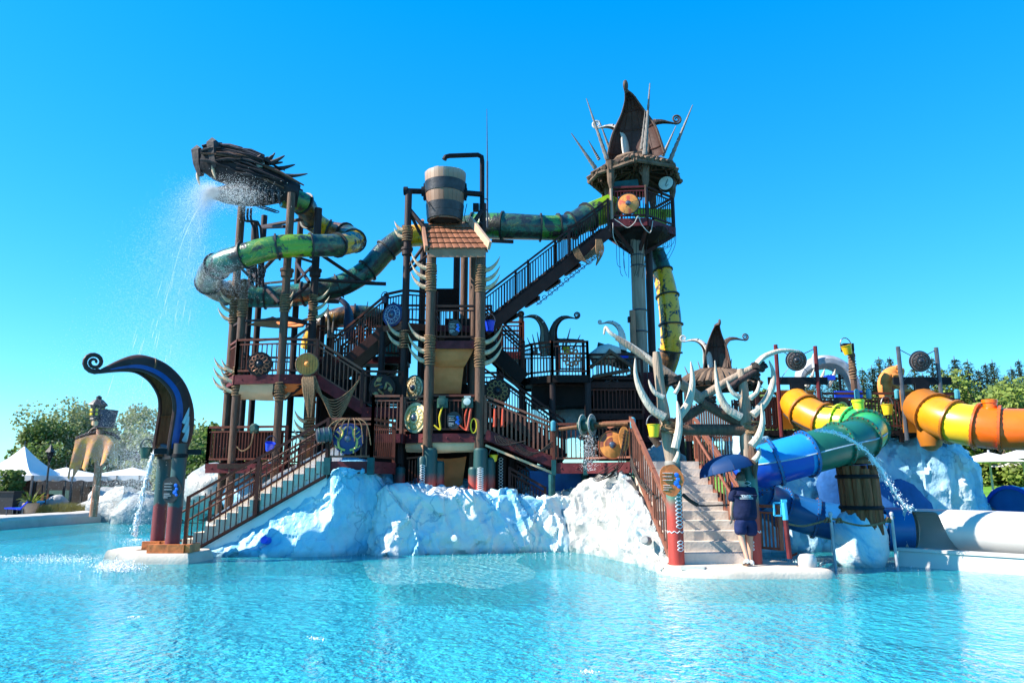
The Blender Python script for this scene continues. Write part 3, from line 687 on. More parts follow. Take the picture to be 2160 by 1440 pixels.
def prow(parent, base, az, h, outer='hull_grey', inner='hull_grey', stripe=None, K=PROW_K, E=PROW_E, W=PROW_W, ribs=True, curl=.10, ws=1.0, name='prow', hs_=1.0):
    base = V(base); u = V((cos(az), sin(az), 0)); wv = V((-u.y, u.x, 0)) * -1; up = V((0, 0, 1))
    Kp = cr([base + u * a * h * hs_ + up * z * h for a, z in K], 4); Ep = cr([base + u * a * h * hs_ + up * z * h for a, z in E], 4)
    Wp = [q.x for q in cr([V((x * h * ws, 0, 0)) for x in W], 4)]; NT = 14
    def sec(i, t, off=0.0):
        s_ = 1 - cos(t * pi / 2); k = Kp[i] + (Ep[i] - Kp[i]) * s_; q = k + wv * Wp[i] * sin(t * pi / 2)
        if off:
            mid = (Kp[i] + Ep[i]) * .5; cdir = (mid - q); q = q + cdir.normalized() * off * min(1, cdir.length * 3)
        return q
    ts = [-1 + 2 * j / NT for j in range(NT + 1)]
    b = MB(); b.grid([[sec(i, t) for t in ts] for i in range(len(Kp))]); b.build(name + '_shell', outer, parent, sharp=60)
    b = MB(); b.grid([[sec(i, t, .03) for t in reversed(ts)] for i in range(len(Kp))]); b.build('inner_planking', inner, parent, sharp=60)
    for s_ in (-1, 1):     # gunwale
        b = MB(); b.tube([sec(i, s_) for i in range(len(Kp))], [max(.018, .022 * h * (.5 + Wp[i] / Wp[0] * .5)) for i in range(len(Kp))], 6); b.build('gunwale', stripe and 'hull_brown' or outer, parent)
        if stripe:
            b = MB(); tt = [.78 * s_ + (s_ * .985 - .78 * s_) * j / 4 for j in range(5)]
            def so(i, t):
                q = sec(i, t); mid = Kp[i] + (Ep[i] - Kp[i]) * .5; dd = q - mid; return q + dd.normalized() * .012 if dd.length > 1e-4 else q
            b.grid([[so(i, t) for t in tt] for i in range(len(Kp) - 2)]); b.build('painted_stripe', stripe, parent, sharp=60)
    if ribs:
        b = MB()
        for i in range(3, len(Kp) - 12, 7): b.tube([sec(i, t, .035) for t in ts], .016 * h, 5)
        for t in ts[2:-2:2]: b.tube([sec(i, t, .032) for i in range(0, len(Kp) - 5, 2)], .007 * h, 4)
        b.build('rib', inner, parent)
    b = MB(); tip = (Kp[-1] + Ep[-1]) * .5; R0 = curl * h
    cc = tip + u * R0 * .55 + up * R0 * .85
    st = math.atan2((tip - cc).dot(up), (tip - cc).dot(u)); R1 = (tip - cc).length
    spiral(b, cc, u, up, R1, 1.9, max(Wp[-1], .025 * h * ws), st, 1); b.build('curl', outer, parent)

# ================================================================== left ship prow fountain
t = thing('prow_fountain', 'ship prow fountain with curled tip and blue stripe on two painted posts', 'fountain', at(352, 1150, 17.4))
PB = at(360, 962, 17.4)
prow(t, PB, R(180 + 44), 2.2, 'hull_brown', 'hull_inside', 'navy_stripe', curl=.10, hs_=.98, ws=1.06)
fp = at(364, 1140, 17.0); bp = at(332, 1140, 17.9)
for q in (fp, bp):
    b = MB(); b.tube([(q.x, q.y, .2), (q.x, q.y, 1.0), (q.x, q.y, 1.8), (q.x, q.y, 2.6)], .155, 16); b.build('post', 'prow_paint', t)
    b = MB(); b.lathe([(.155, 0), (.175, .01), (.175, .08), (.155, .09)], (q.x, q.y, 2.28), n=16); b.build('post_collar', 'black_iron', t)
b = MB(); b.bar(V((fp.x - .05, fp.y, 2.36)), V((bp.x + .05, bp.y, 2.36)), .26, .2); b.bar(V((fp.x - .5, fp.y - .2, 2.42)), V((fp.x + .35, fp.y + .3, 2.42)), .14, .12); b.build('cross_beam', 'black_iron', t)
for k in range(3):
    b = MB(); tusk_mesh(b, at(389, 930 - k * 19, 17.05), (.25, -.15, .5), (.1, 0, 1), .34, .8, .06); b.build('fin', 'whale_grey', t)
b = MB(); q = bp + V((-.05, -.1, 0)); b.tube(cr([(q.x + .25, q.y - .1, 2.52), (q.x + .05, q.y - .1, 2.56), (q.x - .12, q.y - .1, 2.45)], 5), .09, 10); b.build('spout', 'grey_iron', t)
# plinths
for (c, sz, lb) in ((at(350, 1160, 17.25), (1.5, 1.35), 'front'), (at(300, 1160, 18.0), (1.1, 1.1), 'back')):
    b = MB(); a, d_ = sz[0] / 2, sz[1] / 2; pts = cr([(c.x - a, c.y - d_ * .8, 0), (c.x - a * .8, c.y - d_, 0), (c.x + a * .9, c.y - d_, 0), (c.x + a, c.y - d_ * .7, 0), (c.x + a, c.y + d_, 0), (c.x - a, c.y + d_, 0)], 4, True)
    rows = [[V((c.x + (p_.x - c.x) * k, c.y + (p_.y - c.y) * k, z)) for p_ in pts + pts[:1]] for k, z in ((1.06, -.45), (1.05, .06), (1.0, .18), (.95, .215), (.5, .215), (.01, .215))]
    b.grid(rows); b.build('plinth', 'concrete', t)
    b = MB(); q = fp if lb == 'front' else bp
    b.box((q.x, q.y - .27, .31), (.8 if lb == 'front' else .4, .12, .18)); b.box((q.x + (.46 if lb == 'front' else .26), q.y, .31), (.1, .56, .18)); b.build('timber_kerb', 'sign_wood', t)
sign('hanging_sign', at(362, 1032, 16.78), (0, -1, .0), .42, .58, 'dark rounded notice board with blue emblem on the ship prow post')
bucket('spray_bucket', at(308, 955, 17.6), .14, .26, 'hose_green', 'small dark green bucket hanging left under the ship prow')

# ================================================================== left stair (pool to first deck)
DZ = 2.25
t = thing('staircase', 'white stair with long brown railings climbing right from the ship prow to the first deck', 'staircase', at(390, 1140, 18.6))
s0 = V((X(384, 1140, 18.6), 18.62, .22)); s1 = V((X(690, 972, 18.6), 18.62, DZ)); WV = V((0, 1.55, 0))
flight(t, s0, s1, WV, 13, 'stair_white', .30)
b = MB(); up = V((0, 0, 1)); b.bar(s0 - up * .24 - V((-.1, .065, 0)), s1 - up * .36 - V((0, .065, 0)), .05, .07, up); b.build('edge_rail', 'rail_dark', t)
b = MB(); b.prism([s0 + V((0, .04, -.6)), s0 + V((.0, .04, -.05)), s1 + V((0, .04, -.2)), s1 + V((0, .04, -2.6))], (0, 1.47, 0)); b.build('stair_base', 'white_wall', t)
railing(t, s0 + V((.1, -.07, -.22)), s1 + V((0, -.07, -.34)), 1.38, 'rail_dark', .15, True, .0, bw=.022, top=.055, mid=False)
railing(t, s0 + WV + V((.0, 0, .5)), s1 + WV + V((0, 0, .6)), .5, 'rail_dark', .3, True, .0, mid=False)
b = MB(); b.prism([s0 + WV + V((-.1, .03, -.4)), s0 + WV + V((-.1, .03, .5)), lerp(s0, s1, .5) + WV + V((0, .03, .72)), s1 + WV + V((0, .03, .62)), s1 + WV + V((0, .03, -1))], (0, .25, 0)); b.build('parapet_wall', 'white_wall', t)
for o_ in (V((0, .08, 0)), WV - V((0, .08, 0))):      # inner hand rails with the bent lower end
    b = MB(); a0 = s0 + o_ + V((-.55, 0, .15)); a1 = s0 + o_ + V((-.55, 0, .48))
    b.tube(cr([s0 + o_ + V((0, 0, .12)), s0 + o_ + V((-.46, 0, .12)), a0 + V((0, 0, .04)), a1, s0 + o_ + V((0, 0, .86)), s1 + o_ + V((0, 0, .88))], 4), .03, 7); b.build('handrail', 'rail_dark', t)

# ================================================================== first deck (left) with stag shield
t = thing('deck_platform', 'first deck with maroon edge boards at the head of the left stair', 'platform', (-4, 20, 0))
deck(t, [(s1.x, 18.66), (-3.5, 18.66), (-3.15, 19.9), (-3.0, 23.2), (-8.5, 23.6), (-8.5, 20.75), (-7.8, 20.55), (s1.x, 20.4)], DZ)
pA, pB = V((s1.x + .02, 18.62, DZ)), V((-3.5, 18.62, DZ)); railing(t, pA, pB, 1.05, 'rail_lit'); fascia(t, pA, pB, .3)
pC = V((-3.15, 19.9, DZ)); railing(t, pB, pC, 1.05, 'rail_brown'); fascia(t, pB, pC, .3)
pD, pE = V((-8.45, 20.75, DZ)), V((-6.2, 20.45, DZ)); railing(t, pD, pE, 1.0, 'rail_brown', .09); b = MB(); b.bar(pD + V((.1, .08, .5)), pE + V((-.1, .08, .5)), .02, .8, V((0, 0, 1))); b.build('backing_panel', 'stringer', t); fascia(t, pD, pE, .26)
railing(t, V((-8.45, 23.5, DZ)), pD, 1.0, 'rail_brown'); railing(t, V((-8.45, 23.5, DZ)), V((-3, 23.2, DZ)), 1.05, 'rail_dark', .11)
for q in (pA, pB): b = MB(); b.box((q.x, q.y - .03, DZ - .12), (.16, .16, .42)); b.build('corner_block', 'teal', t)
for q in ((-4.4, 19.4), (-3.6, 20.6), (-5.2, 22.6), (-6.6, 22.9)): b = MB(); b.tube([(q[0], q[1], -.3), (q[0], q[1], DZ - .1)], .1, 10); b.build('support', 'pole_dark', t)
b = MB(); b.box((-4.9, 22.2, DZ + 1.3), (1.7, .08, 2.5)); b.build('shade_infill', 'deck_dark', t)  # dark sheet stands in for the shade behind the deck
b = MB(); b.box((-3.35, 21.2, DZ - .1), (.5, .9, .06)); b.box((-3.2, 21.6, 1.1), (1.0, .06, 2.2)); b.build('shade_infill', 'deck_dark', t)  # dark sheets stand in for the shade below the deck
# stag shield + its draped ropes
c = at(735, 925, 18.5)
st = shield('shield', c, (0, -1, 0), .36, 'shield_blue', 'dark blue shield with gold antlered emblem on the first deck railing', 'shield_blue', 'boss_steel', None)
b = MB()
for s_ in (-1, 1):
    o = c + V((0, -.085, 0))
    P_ = lambda a, z: o + V((s_ * a, .02, z))
    b.tube(cr([P_(.06, -.28), P_(.2, -.22), P_(.23, -.05), P_(.15, .06), P_(.13, .18), P_(.22, .28)], 5), [.03] * 25 + [.012], 6)
    for q in ((.14, .1, .28, .14), (.14, .17, .05, .26), (.22, -.02, .33, .04), (.21, -.18, .31, -.2), (.14, -.26, .16, -.34)): b.tube(cr([P_(q[0], q[1]), P_((q[0] + q[2]) / 2, q[3] - .02), P_(q[2], q[3] + .04)], 3), .014, 5)
b.build('antler_emblem', 'gold', st)
b = MB()
for k in range(7):
    a0 = c + V((-.12 + .06 * k, -.1, .5)); e = c + V((-.62 + .2 * k, -.1, .05 - .12 * abs(k - 3) ** .5)); b.tube(cr([a0, (a0 + e) * .5 + V((( -.05 + .02 * k), -.06, .16)), e], 5), .014, 5)
o = b.build('draped_ropes', 'rope', label='pale ropes fanning down over the stag shield', cat='rope', loc=c)
# drum keg and hoses
t = thing('spray_keg', 'grey ribbed water gun keg left of the stag shield', 'water gun', at(684, 917, 18.4)); b = MB(); c = at(684, 917, 18.4)
b.lathe([(.1, -.2), (.17, -.18), (.19, 0), (.17, .18), (.1, .2)], c, (1, .3, .15), 14); b.build('keg', 'grey_iron', t)
b = MB()
for q in (-.12, 0, .12): b.lathe([(.19, -.015), (.2, 0), (.19, .015)], c + V((1, .3, .15)).normalized() * q, (1, .3, .15), 14)
b.build('hoop', 'teal', t)
bucket('spray_bucket', at(569, 942, 19.6), .13, .22, 'blue_plastic', 'small bright blue bucket behind the left stair railing', (.2, -.3))
# ================================================================== left tower
ROCKZ = .6
t = LT = thing('play_tower', 'left scaffold tower of tall round wood poles under the dragon head', 'tower', (-7.2, 21.8, 0))
LP = {'A': (470, 985, 21.4, 437), 'B': (489, 975, 20.7, 590), 'C': (581, 978, 20.4, 408), 'D': (653, 800, 21.3, 440),
      'E': (511, 862, 23.0, 470), 'F': (531, 860, 23.6, 455), 'G': (621, 700, 23.2, 440)}
for k, (px, py, Y, top) in LP.items():
    q = at(px, py, Y); cz = (Z(575, Y),) if k in 'CDEF' else ()
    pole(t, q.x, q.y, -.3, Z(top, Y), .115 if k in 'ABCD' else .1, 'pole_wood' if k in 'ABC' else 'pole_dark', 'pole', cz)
    LP[k] = (q.x, q.y)
L2 = Z(792, 20.6)
pts = [(LP['A'][0] - .1, 21.5), (LP['B'][0], 20.55), (LP['C'][0], 20.35), (X(668, 800, 20.6), 20.5), (X(690, 800, 22), 22.2), (-5.8, 23.6), (-8.4, 23.4)]
deck(t, pts, L2)
ps = [V((x, y, L2)) for x, y in pts]
for i in range(len(ps)):
    a, b_ = ps[i], ps[(i + 1) % len(ps)]
    if i == 3: fascia(t, a, b_, .24); continue
    railing(t, a, b_, 1.0, 'rail_brown' if i < 3 else 'rail_dark', .14); fascia(t, a, b_, .26)
# cloth skirts under the second deck
def sheet(parent, name, mat_, c4, sag=.0, bulge=.0, nu=10, nv=8, wr=.02, seed=0, thick=.012, label=None, cat=None):
    a, b_, c_, d = [V(q) for q in c4]; nn = (b_ - a).cross(d - a).normalized(); rows = []
    for j in range(nv + 1):
        r_ = []
        for i in range(nu + 1):
            u_, v_ = i / nu, j / nv; p_ = lerp(lerp(a, b_, u_), lerp(d, c_, u_), v_)
            p_ = p_ - V((0, 0, sag * 4 * u_ * (1 - u_) * (.35 + .65 * v_))) - nn * (bulge * 4 * v_ * (1 - v_)) + nn * wr * (mn.noise(V((u_ * 3 + seed, v_ * 7, seed))) + .6 * sin(v_ * 19 + 3 * mn.noise(V((u_ * 2, v_, seed)))))
            r_.append(p_)
        rows.append(r_)
    bk = [[p_ + nn * thick for p_ in reversed(r_)] for r_ in rows]
    b = MB(); b.grid(rows); b.grid(bk); n_ = nu + 1
    return b.build(name, mat_, parent, label=label, cat=cat, sharp=70, loc=a if not parent else None)
Ys = 20.48
sheet(t, 'canvas_skirt', 'sail_pale', [at(512, 797, Ys + .05), at(580, 797, Ys - .1), at(578, 845, Ys + .25), at(506, 843, Ys + .35)], .0, .12, wr=.025)
sheet(t, 'canvas_skirt', 'sail', [at(584, 797, Ys - .05), at(652, 800, Ys + .1), at(640, 830, Ys + .5), at(584, 842, Ys + .3)], .0, .1, wr=.025, seed=3)
b = MB(); b.bar(at(600, 842, 20.8), at(648, 806, 20.6), .07); b.bar(at(590, 815, 20.7), at(640, 812, 20.6), .06)
for k1, k2 in (('A', 'B'), ('B', 'C'), ('C', 'D'), ('A', 'E'), ('E', 'F'), ('F', 'G'), ('G', 'D')): 
    for zz in (Z(560, 21.5), Z(690, 21.5)): b.bar(V((*LP[k1], zz)), V((*LP[k2], zz + .02)), .06)
b.build('cross_brace', 'pole_dark', t, kind='stuff')
b = MB()
for a, e in (((652, 520, 21.3), (765, 596, 22.2)), ((657, 590, 21.3), (790, 597, 22.3)), ((535, 590, 22.5), (578, 545, 20.5)), ((625, 555, 23), (652, 595, 21.4)), ((605, 640, 20.6), (650, 600, 21.3)), ((535, 580, 22.6), (590, 640, 20.6)), ((553, 478, 22.5), (640, 462, 21.6)), ((553, 480, 22.5), (600, 478, 20.5)), ((600, 668, 20.5), (645, 680, 21.4)), ((470, 805, 21.4), (495, 805, 20.8))):
    b.tube([at(*a), at(*e)], .055, 7)
b.build('strut', 'pole_dark', t, kind='stuff')
sheet(None, 'sun_sail', 'sail', [at(520, 686, 21.2), at(640, 690, 20.9), at(655, 668, 22.6), at(575, 668, 22.8)], .14, 0, wr=.01, label='small tan sun sail stretched between the left tower poles', cat='sun sail')
# tusk clusters
for key, py, Y, ang, n_ in (('A', 655, 21.4, 185, 3), ('A', 800, 21.4, 185, 3), ('B', 640, 20.7, 100, 2), ('B', 805, 20.7, 190, 3), ('D', 650, 21.3, -5, 3), ('C', 630, 20.4, 80, 2), ('C', 815, 20.4, 60, 2)):
    zc = Z(py, Y); tusks(t, *LP[key], [zc + .28 * (i - 1) for i in range(n_)], R(ang), .5, .12, 'tusk', True)
shield('shield', at(548, 768, 20.38), (.1, -1, 0), .33, 'shield_dark', 'dark shield with copper knot emblem on the left tower railing', 'shield_dark', 'boss_dark', 'knot', 'bronze')
# shallow mast fender: log slice shield & rope drape on the second-level stair
shield('shield', at(648, 768, 19.95), (.15, -1, 0), .30, 'shield_wood', 'plain oval tan wooden shield at the head of the second level stair', 'rope', 'shield_wood', 'planks', 'hull_inside', depth=.04)
b = MB()
for k in range(9):
    a0 = at(640 + 3 * k, 792, 19.95); e = at(758 - 2 * k, 800 + 4 * k, 20.3); m_ = (a0 + e) * .5 - V((-.1, 0, .62 + .05 * k)); b.tube(cr([a0, lerp(a0, m_, .6) - V((0, 0, .12)), m_, lerp(m_, e, .6) - V((0, 0, .10)), e], 6), .018, 5)
for k in range(6):
    a0 = at(640 + 4 * k, 795, 19.93); b.tube(cr([a0, a0 - V((-.05, .05, .4)), a0 - V((-.15 + .03 * k, 0, .9 + .1 * (k % 3)))], 5), [.03, .05, .05, .05, .04, .04, .03, .03, .02, .02, .015], 6)
b.build('hanging_net', 'rope', label='tan rope net draped under the second level stair railing', cat='net', loc=at(700, 820, 20))
# stair: second level down to mid landing
MZ = Z(862, 21.2)
t = thing('staircase', 'brown stair with railing going down right from the left tower second deck', 'staircase', at(660, 800, 20.6))
a = V((X(768, 855, 20.8), 20.75, MZ)); e = V((X(662, 800, 20.6), 20.55, L2))
flight(t, a, e, (0, 1.2, 0), 8, 'deck_dark', .08); stringers(t, a, e, (0, 1.2, 0), .3, 'maroon', .06, -.08)
railing(t, a, e, 1.02, 'rail_lit', .13); railing(t, a + V((0, 1.2, 0)), e + V((0, 1.2, 0)), 1.02, 'rail_dark', .13)
t = thing('deck_platform', 'dark mid height landing with purple triskele shield left of the bucket tower', 'platform', (-3.5, 21.5, 0))
q0 = V((a.x - .05, 20.7, MZ)); q1 = V((X(848, 855, 21), 20.9, MZ)); deck(t, [(q0.x, q0.y), (q1.x, q1.y), (q1.x + .3, 23.2), (q0.x, 23.2)], MZ)
railing(t, q0, q1, 1.02, 'rail_dark', .11); fascia(t, q0, q1, .28); b = MB(); b.box(((q0.x + q1.x) / 2, 20.86, MZ + .5), (q1.x - q0.x, .03, .8)); b.build('shade_infill', 'deck_dark', t)
b = MB(); b.box((q0.x + .3, 22.6, MZ / 2 + .6), (.12, 1.1, MZ)); b.box((q0.x - .8, 22.9, 3.2), (1.5, .1, 2.2)); b.build('shade_infill', 'deck_dark', t)  # shade under the landing put in as dark sheets
for q in ((q0.x + .1, 20.9), (q1.x, 21.2), (q0.x + .1, 23), (q1.x, 23)): b = MB(); b.tube([(q[0], q[1], -.3), (q[0], q[1], MZ)], .1, 10); b.build('support', 'pole_dark', t)
shield('shield', at(806, 818, 20.74), (0, -1, 0), .36, 'shield_dark', 'black shield with dull gold three armed emblem on the dark landing', 'shield_dark', 'boss_dark', 'triskele', 'gold_dull')
b = MB(); q = at(657, 830, 20.7); b.tube([(q.x, q.y, 1.9), (q.x, q.y, L2)], .13, 12)
o = b.build('post', 'hull_inside', label='carved stubby post under the second level stair', cat='post', loc=(q.x, q.y, 1.9))
tt_ = thing('tusk_bundle', 'bundle of yellowed tusks lashed to the carved stubby post', 'tusks', (q.x, q.y, 3)); tusks(tt_, q.x, q.y - .05, [2.9, 3.15, 3.4], R(200), .42, .13, 'tusk')
# pumps on lower left tower railing
for px, py, Y, lb in ((536, 903, 20.35, 'small green pump box with looped hose on the left tower lower railing'), (478, 925, 20.9, 'round green valve wheel beside the outer left tower poles')):
    t = thing('hose_station', lb, 'pump', at(px, py, Y)); c = at(px, py, Y); b = MB(); b.lathe([(.02, -.06), (.13, -.05), (.14, .02), (.08, .08)], c, (-.3, -1, 0), 10); b.box(c + V((.0, .05, -.02)), (.2, .12, .22)); b.build('pump_body', 'hose_green', t)
    b = MB(); b.tube(cr([c, c + V((.02, -.12, -.25)), c + V((-.04, -.14, -.5)), c + V((-.25, -.1, -.62)), c + V((-.42, -.05, -.5))], 5), .018, 6); b.build('hose', 'rope', t)

# ================================================================== dragon head
t = DR = thing('dragon_head', 'black timber dragon head spitting water at the top of the left tower', 'dragon head', at(530, 390, 20.8))
def dh(px, py, dy=0.0): return at(px, py, 20.8 + dy)
F_ = V((-1, 0, 0))
Wd = V((.32, -.95, 0)).normalized()      # across the head, + is the near side
# skull: loft of sections from snout to neck
secs = [((426, 336), .34, .33), ((458, 346), .44, .50), ((500, 360), .48, .53), ((546, 378), .48, .50), ((590, 395), .43, .42), ((630, 415), .37, .34)]
b = MB(); rows = []
for (px, py), hw, hh in secs:
    c = dh(px, py); rows.append([c + Wd * hw * cos(a_) * (1.0 if abs(cos(a_)) < .9 else .95) + V((.12, 0, .98)) * hh * sin(a_) for a_ in [2 * pi * k / 14 for k in range(15)]])
b.grid(rows); b.f.append(tuple(range(14))); b.build('skull', 'dragon_black', t, sharp=30)
for k in range(60):        # split timbers laid along the skull
    i0 = rnd.choice((0, 1, 1, 2, 2, 3)); i1 = min(i0 + rnd.choice((1, 1, 2)), 5); an = rnd.uniform(-.5, 1.0) if k % 2 else rnd.uniform(.8, 3.2)
    (p0, w0, h0), (p1, w1, h1) = secs[i0], secs[i1]; k0 = rnd.uniform(1.03, 1.26); da = rnd.uniform(-.25, .25)
    q0 = dh(*p0) + Wd * w0 * cos(an) * k0 + V((0, 0, h0 * sin(an) * k0)); q1 = dh(*p1) + Wd * w1 * cos(an + da) * k0 + V((.12, 0, h1 * sin(an + da) * k0 + rnd.uniform(0, .12)))
    b = MB(); b.tube([q0, (q0 + q1) * .5 + V((0, 0, .03)), q1], [.05, rnd.uniform(.06, .11), rnd.uniform(.02, .05)], 6, el=.55); b.build('timber', rnd.choice(('dragon_black', 'dragon_grey', 'dragon_grey', 'dragon_black', 'pole_wood')), t)
for q0, q1, r_ in (((566, 352), (600, 336), .07), ((575, 362), (622, 352), .07), ((598, 376), (648, 372), .06), ((560, 350), (580, 326), .06), ((540, 344), (566, 338), .06)):
    b = MB(); off = rnd.uniform(.0, .35); p0, p1 = dh(*q0) + Wd * off, dh(*q1) + Wd * off; b.tube(cr([p0, (p0 + p1) * .5 + V((0, 0, -.03)), p1], 4), [r_, r_, r_ * .95, r_ * .9, r_ * .8, r_ * .7, r_ * .55, r_ * .4, r_ * .2], 6); b.build('horn', 'dragon_grey', t)
for s_, (px, py) in ((1, (458, 334)), (-1, (424, 338))):      # squared nostril logs
    c = dh(px, py) + Wd * .2 * s_; b = MB(); b.tube([c + V((.06, -.1, -.45)), c + V((-.02, -.12, -.1)), c + V((-.06, -.12, .30)), c + V((.0, -.1, .36))], [.10, .17, .22, .19], 5); b.build('nostril_log', 'dragon_grey', t)
    b = MB(); b.tube(cr([c + V((-.02, -.06, -.2)), c + V((-.03, -.1, -.5)), c + V((.06, -.1, -.78))], 4), [.07, .068, .065, .06, .055, .045, .035, .02, .008], 8); b.build('fang', 'tusk', t)
b = MB(); b.bar(dh(428, 322), dh(470, 318), .14, .12); b.build('snout_bar', 'black_iron', t)
b = MB(); b.lathe([(.02, -.1), (.12, -.06), (.13, .03), (.06, .1)], dh(447, 338, -.2), (-1, -.5, 0), 10); b.build('nozzle', 'pole_wood', t)
# lower jaw
secs2 = [((448, 408), .26, .14), ((478, 410), .37, .26), ((515, 411), .41, .34), ((555, 412), .38, .32), ((590, 410), .32, .26)]
b = MB(); rows = []
for (px, py), hw, hh in secs2:
    c = dh(px, py); rows.append([c + Wd * hw * cos(a_) + V((0, 0, 1)) * hh * sin(a_) for a_ in [2 * pi * k / 12 for k in range(13)]])
b.grid(rows); b.f.append(tuple(range(12))); b.box(dh(545, 395), (1.0, .5, .45)); b.build('lower_jaw', 'dragon_black', t, sharp=30)
for k in range(9):
    c = dh(484 + 13 * k, 408 + .5 * k) + Wd * .40; b = MB(); b.tube([c, c + V((0, 0, -.16)), c + V((.05, 0, -.42))], [.06, .06, .03], 6); b.build('jaw_stake', rnd.choice(('dragon_black', 'dragon_grey')), t)
for s_ in (-1, 1):
    c = dh(549, 357) + Wd * (.38 if s_ > 0 else -.42); b = MB(); b.lathe([(.001, -.02), (.13, 0), (.12, .03), (.07, .07), (.001, .09)], c, Wd * s_ + V((-.4, 0, .1)), 14); b.build('eye', 'drum_skin', t)
    b = MB(); b.tube([c + V((-.25, 0, .1)), c + V((0, 0, .2)) + Wd * s_ * .08, c + V((.3, 0, .05))], [.05, .07, .04], 6); b.build('brow', 'pole_dark', t)
for pth in (((545, 345), (560, 345), (575, 334)), ((555, 352), (575, 352), (596, 349)), ((585, 372), (605, 382), (634, 383)), ((560, 378), (600, 385), (622, 392)), ((575, 362), (590, 372), (610, 378))):
    b = MB(); off = rnd.uniform(-.2, .3); b.tube(cr([dh(*q) + Wd * off for q in pth], 4), [.05] * 4 + [.045, .04, .035, .03, .02], 6); b.build('horn', 'pole_dark', t)
b = MB()
for dx in (-.1, 0, .1): b.tube(cr([dh(523, 440) + V((dx, 0, 0)), dh(523, 465) + V((dx, 0, 0)), dh(540, 478) + V((dx, .1, 0)), dh(541, 600) + V((dx, .3, 0))], 3), .035, 6)
b.build('feed_pipe', 'pole_dark', t, kind='stuff')
b = MB()
for k in range(6): b.tube([dh(550, 436) + V((.1 * cos(a_) + k * .09, .1 * sin(a_), -.03 * k)) for a_ in [2 * pi * j / 10 for j in range(10)]], .015, 4, closed=True)
b.build('coiled_cable', 'pole_dark', t, kind='stuff')

# ================================================================== serpent tube slide
def tube_slide(name, label, ctrl, mats, flange='tube_dark_band', n=5, seg=14, fl=1.16, fw=.045, bolts=None):
    P3 = [at(*q[:3]) for q in ctrl]; rr = [q[3] for q in ctrl]; t = thing(name, label, 'water slide', P3[0])
    C_ = cr(P3, n); Rr = [q.x for q in cr([V((r_, 0, 0)) for r_ in rr], n)]
    for i in range(len(ctrl) - 1):
        seg_p = C_[i * n:(i + 1) * n + 1]; seg_r = Rr[i * n:(i + 1) * n + 1]
        b = MB(); b.tube(seg_p, seg_r, seg, cap=(i in (0, len(ctrl) - 2))); b.build('tube_section', mats[i % len(mats)], t, sharp=60)
        if i:
            q = P3[i]; d = (C_[i * n + 1] - C_[i * n - 1]).normalized(); b = MB(); r_ = Rr[i * n]
            b.lathe([(r_ * 1.0, -fw * .5), (r_ * fl, -fw * .5), (r_ * fl, fw * .5), (r_ * 1.0, fw * .5)], q, d, seg + 4, cap=False); b.build('flange', flange, t)
            if bolts is not None:
                x_, y_, d_ = frame(d)
                for k in range(26): bolts.bar(q + (x_ * cos(k * pi / 13) + y_ * sin(k * pi / 13)) * r_ * (fl - .045) - d_ * (fw * .5 + .014), q + (x_ * cos(k * pi / 13) + y_ * sin(k * pi / 13)) * r_ * (fl - .045) + d_ * (fw * .5 + .014), .026)
    if bolts is not None: bolts.build('flange_bolts', 'hull_inside', t, kind='stuff')
    return t, C_, Rr
D_, Gn, Ye, Te, Br, Li = 'serpent_dark', 'serpent_green', 'serpent_yellow', 'serpent_teal', 'serpent_brown', 'serpent_lime'
ctrl = [(596, 415, 20.9, .33, Gn), (640, 430, 21.3, .33, Br), (656, 462, 22.0, .33, Ye), (690, 486, 22.5, .33, Br), (728, 494, 22.3, .33, D_), (747, 508, 21.6, .33, Ye), (712, 517, 20.5, .32, D_), (655, 518, 20.0, .32, Li), (585, 521, 19.7, .33, Gn), (515, 539, 19.7, .34, Te), (458, 562, 20.1, .35, D_), (440, 595, 21.2, .35, Br),
        (480, 618, 22.3, .35, Te), (560, 626, 22.7, .35, Te), (640, 620, 22.7, .35, D_), (715, 603, 22.7, .35, Te), (775, 570, 22.9, .35, D_), (815, 528, 23.1, .36, D_), (858, 500, 23.2, .36, Ye), (920, 494, 23.4, .38, D_), (1000, 478, 23.3, .42, Gn), (1060, 477, 22.9, .43, D_), (1140, 480, 22.9, .41, Gn), (1178, 480, 23.0, .41, Te), (1205, 476, 23.1, .42, D_), (1240, 458, 23.3, .44, Li), (1290, 438, 23.8, .46, Li)]
SS = tube_slide('serpent_slide', 'long dark green and yellow serpent tube slide winding from tall tower to dragon head', [c[:4] for c in ctrl], [c[4] for c in ctrl])[0]
# small frames carrying the tube
b = MB()
for q in ((690, 635, 22.5), (790, 597, 22.6), (1060, 508, 22.8)): c = at(*q); b.bar(c + V((-.35, 0, 0)), c + V((.35, .1, 0)), .08, .1)
b.build('tube_bracket', 'pole_dark', SS, kind='stuff')
# yellow tail tube beside the tall tower
ctrl = [(1383, 530, 25.0, .30), (1396, 572, 24.9, .34), (1408, 625, 24.7, .36), (1415, 685, 24.6, .37), (1414, 740, 24.7, .36), (1398, 795, 25.1, .33), (1378, 850, 25.6, .30)]
tube_slide('serpent_slide', 'yellow and black banded tube slide dropping behind the tall tower pole', ctrl, [D_, Ye, Ye, Ye, Br, Br])
ctrl = [(652, 735, 25.4, .30), (664, 700, 25.2, .33), (700, 674, 25.0, .34), (750, 664, 25, .34), (798, 672, 25.2, .34), (822, 705, 25.4, .34), (826, 750, 25.4, .33), (812, 800, 25.2, .33)]
tube_slide('serpent_slide', 'brown and yellow tube slide looping behind the left crossing stairs', ctrl, [Ye, Br, Br, D_, D_, Te, Te])
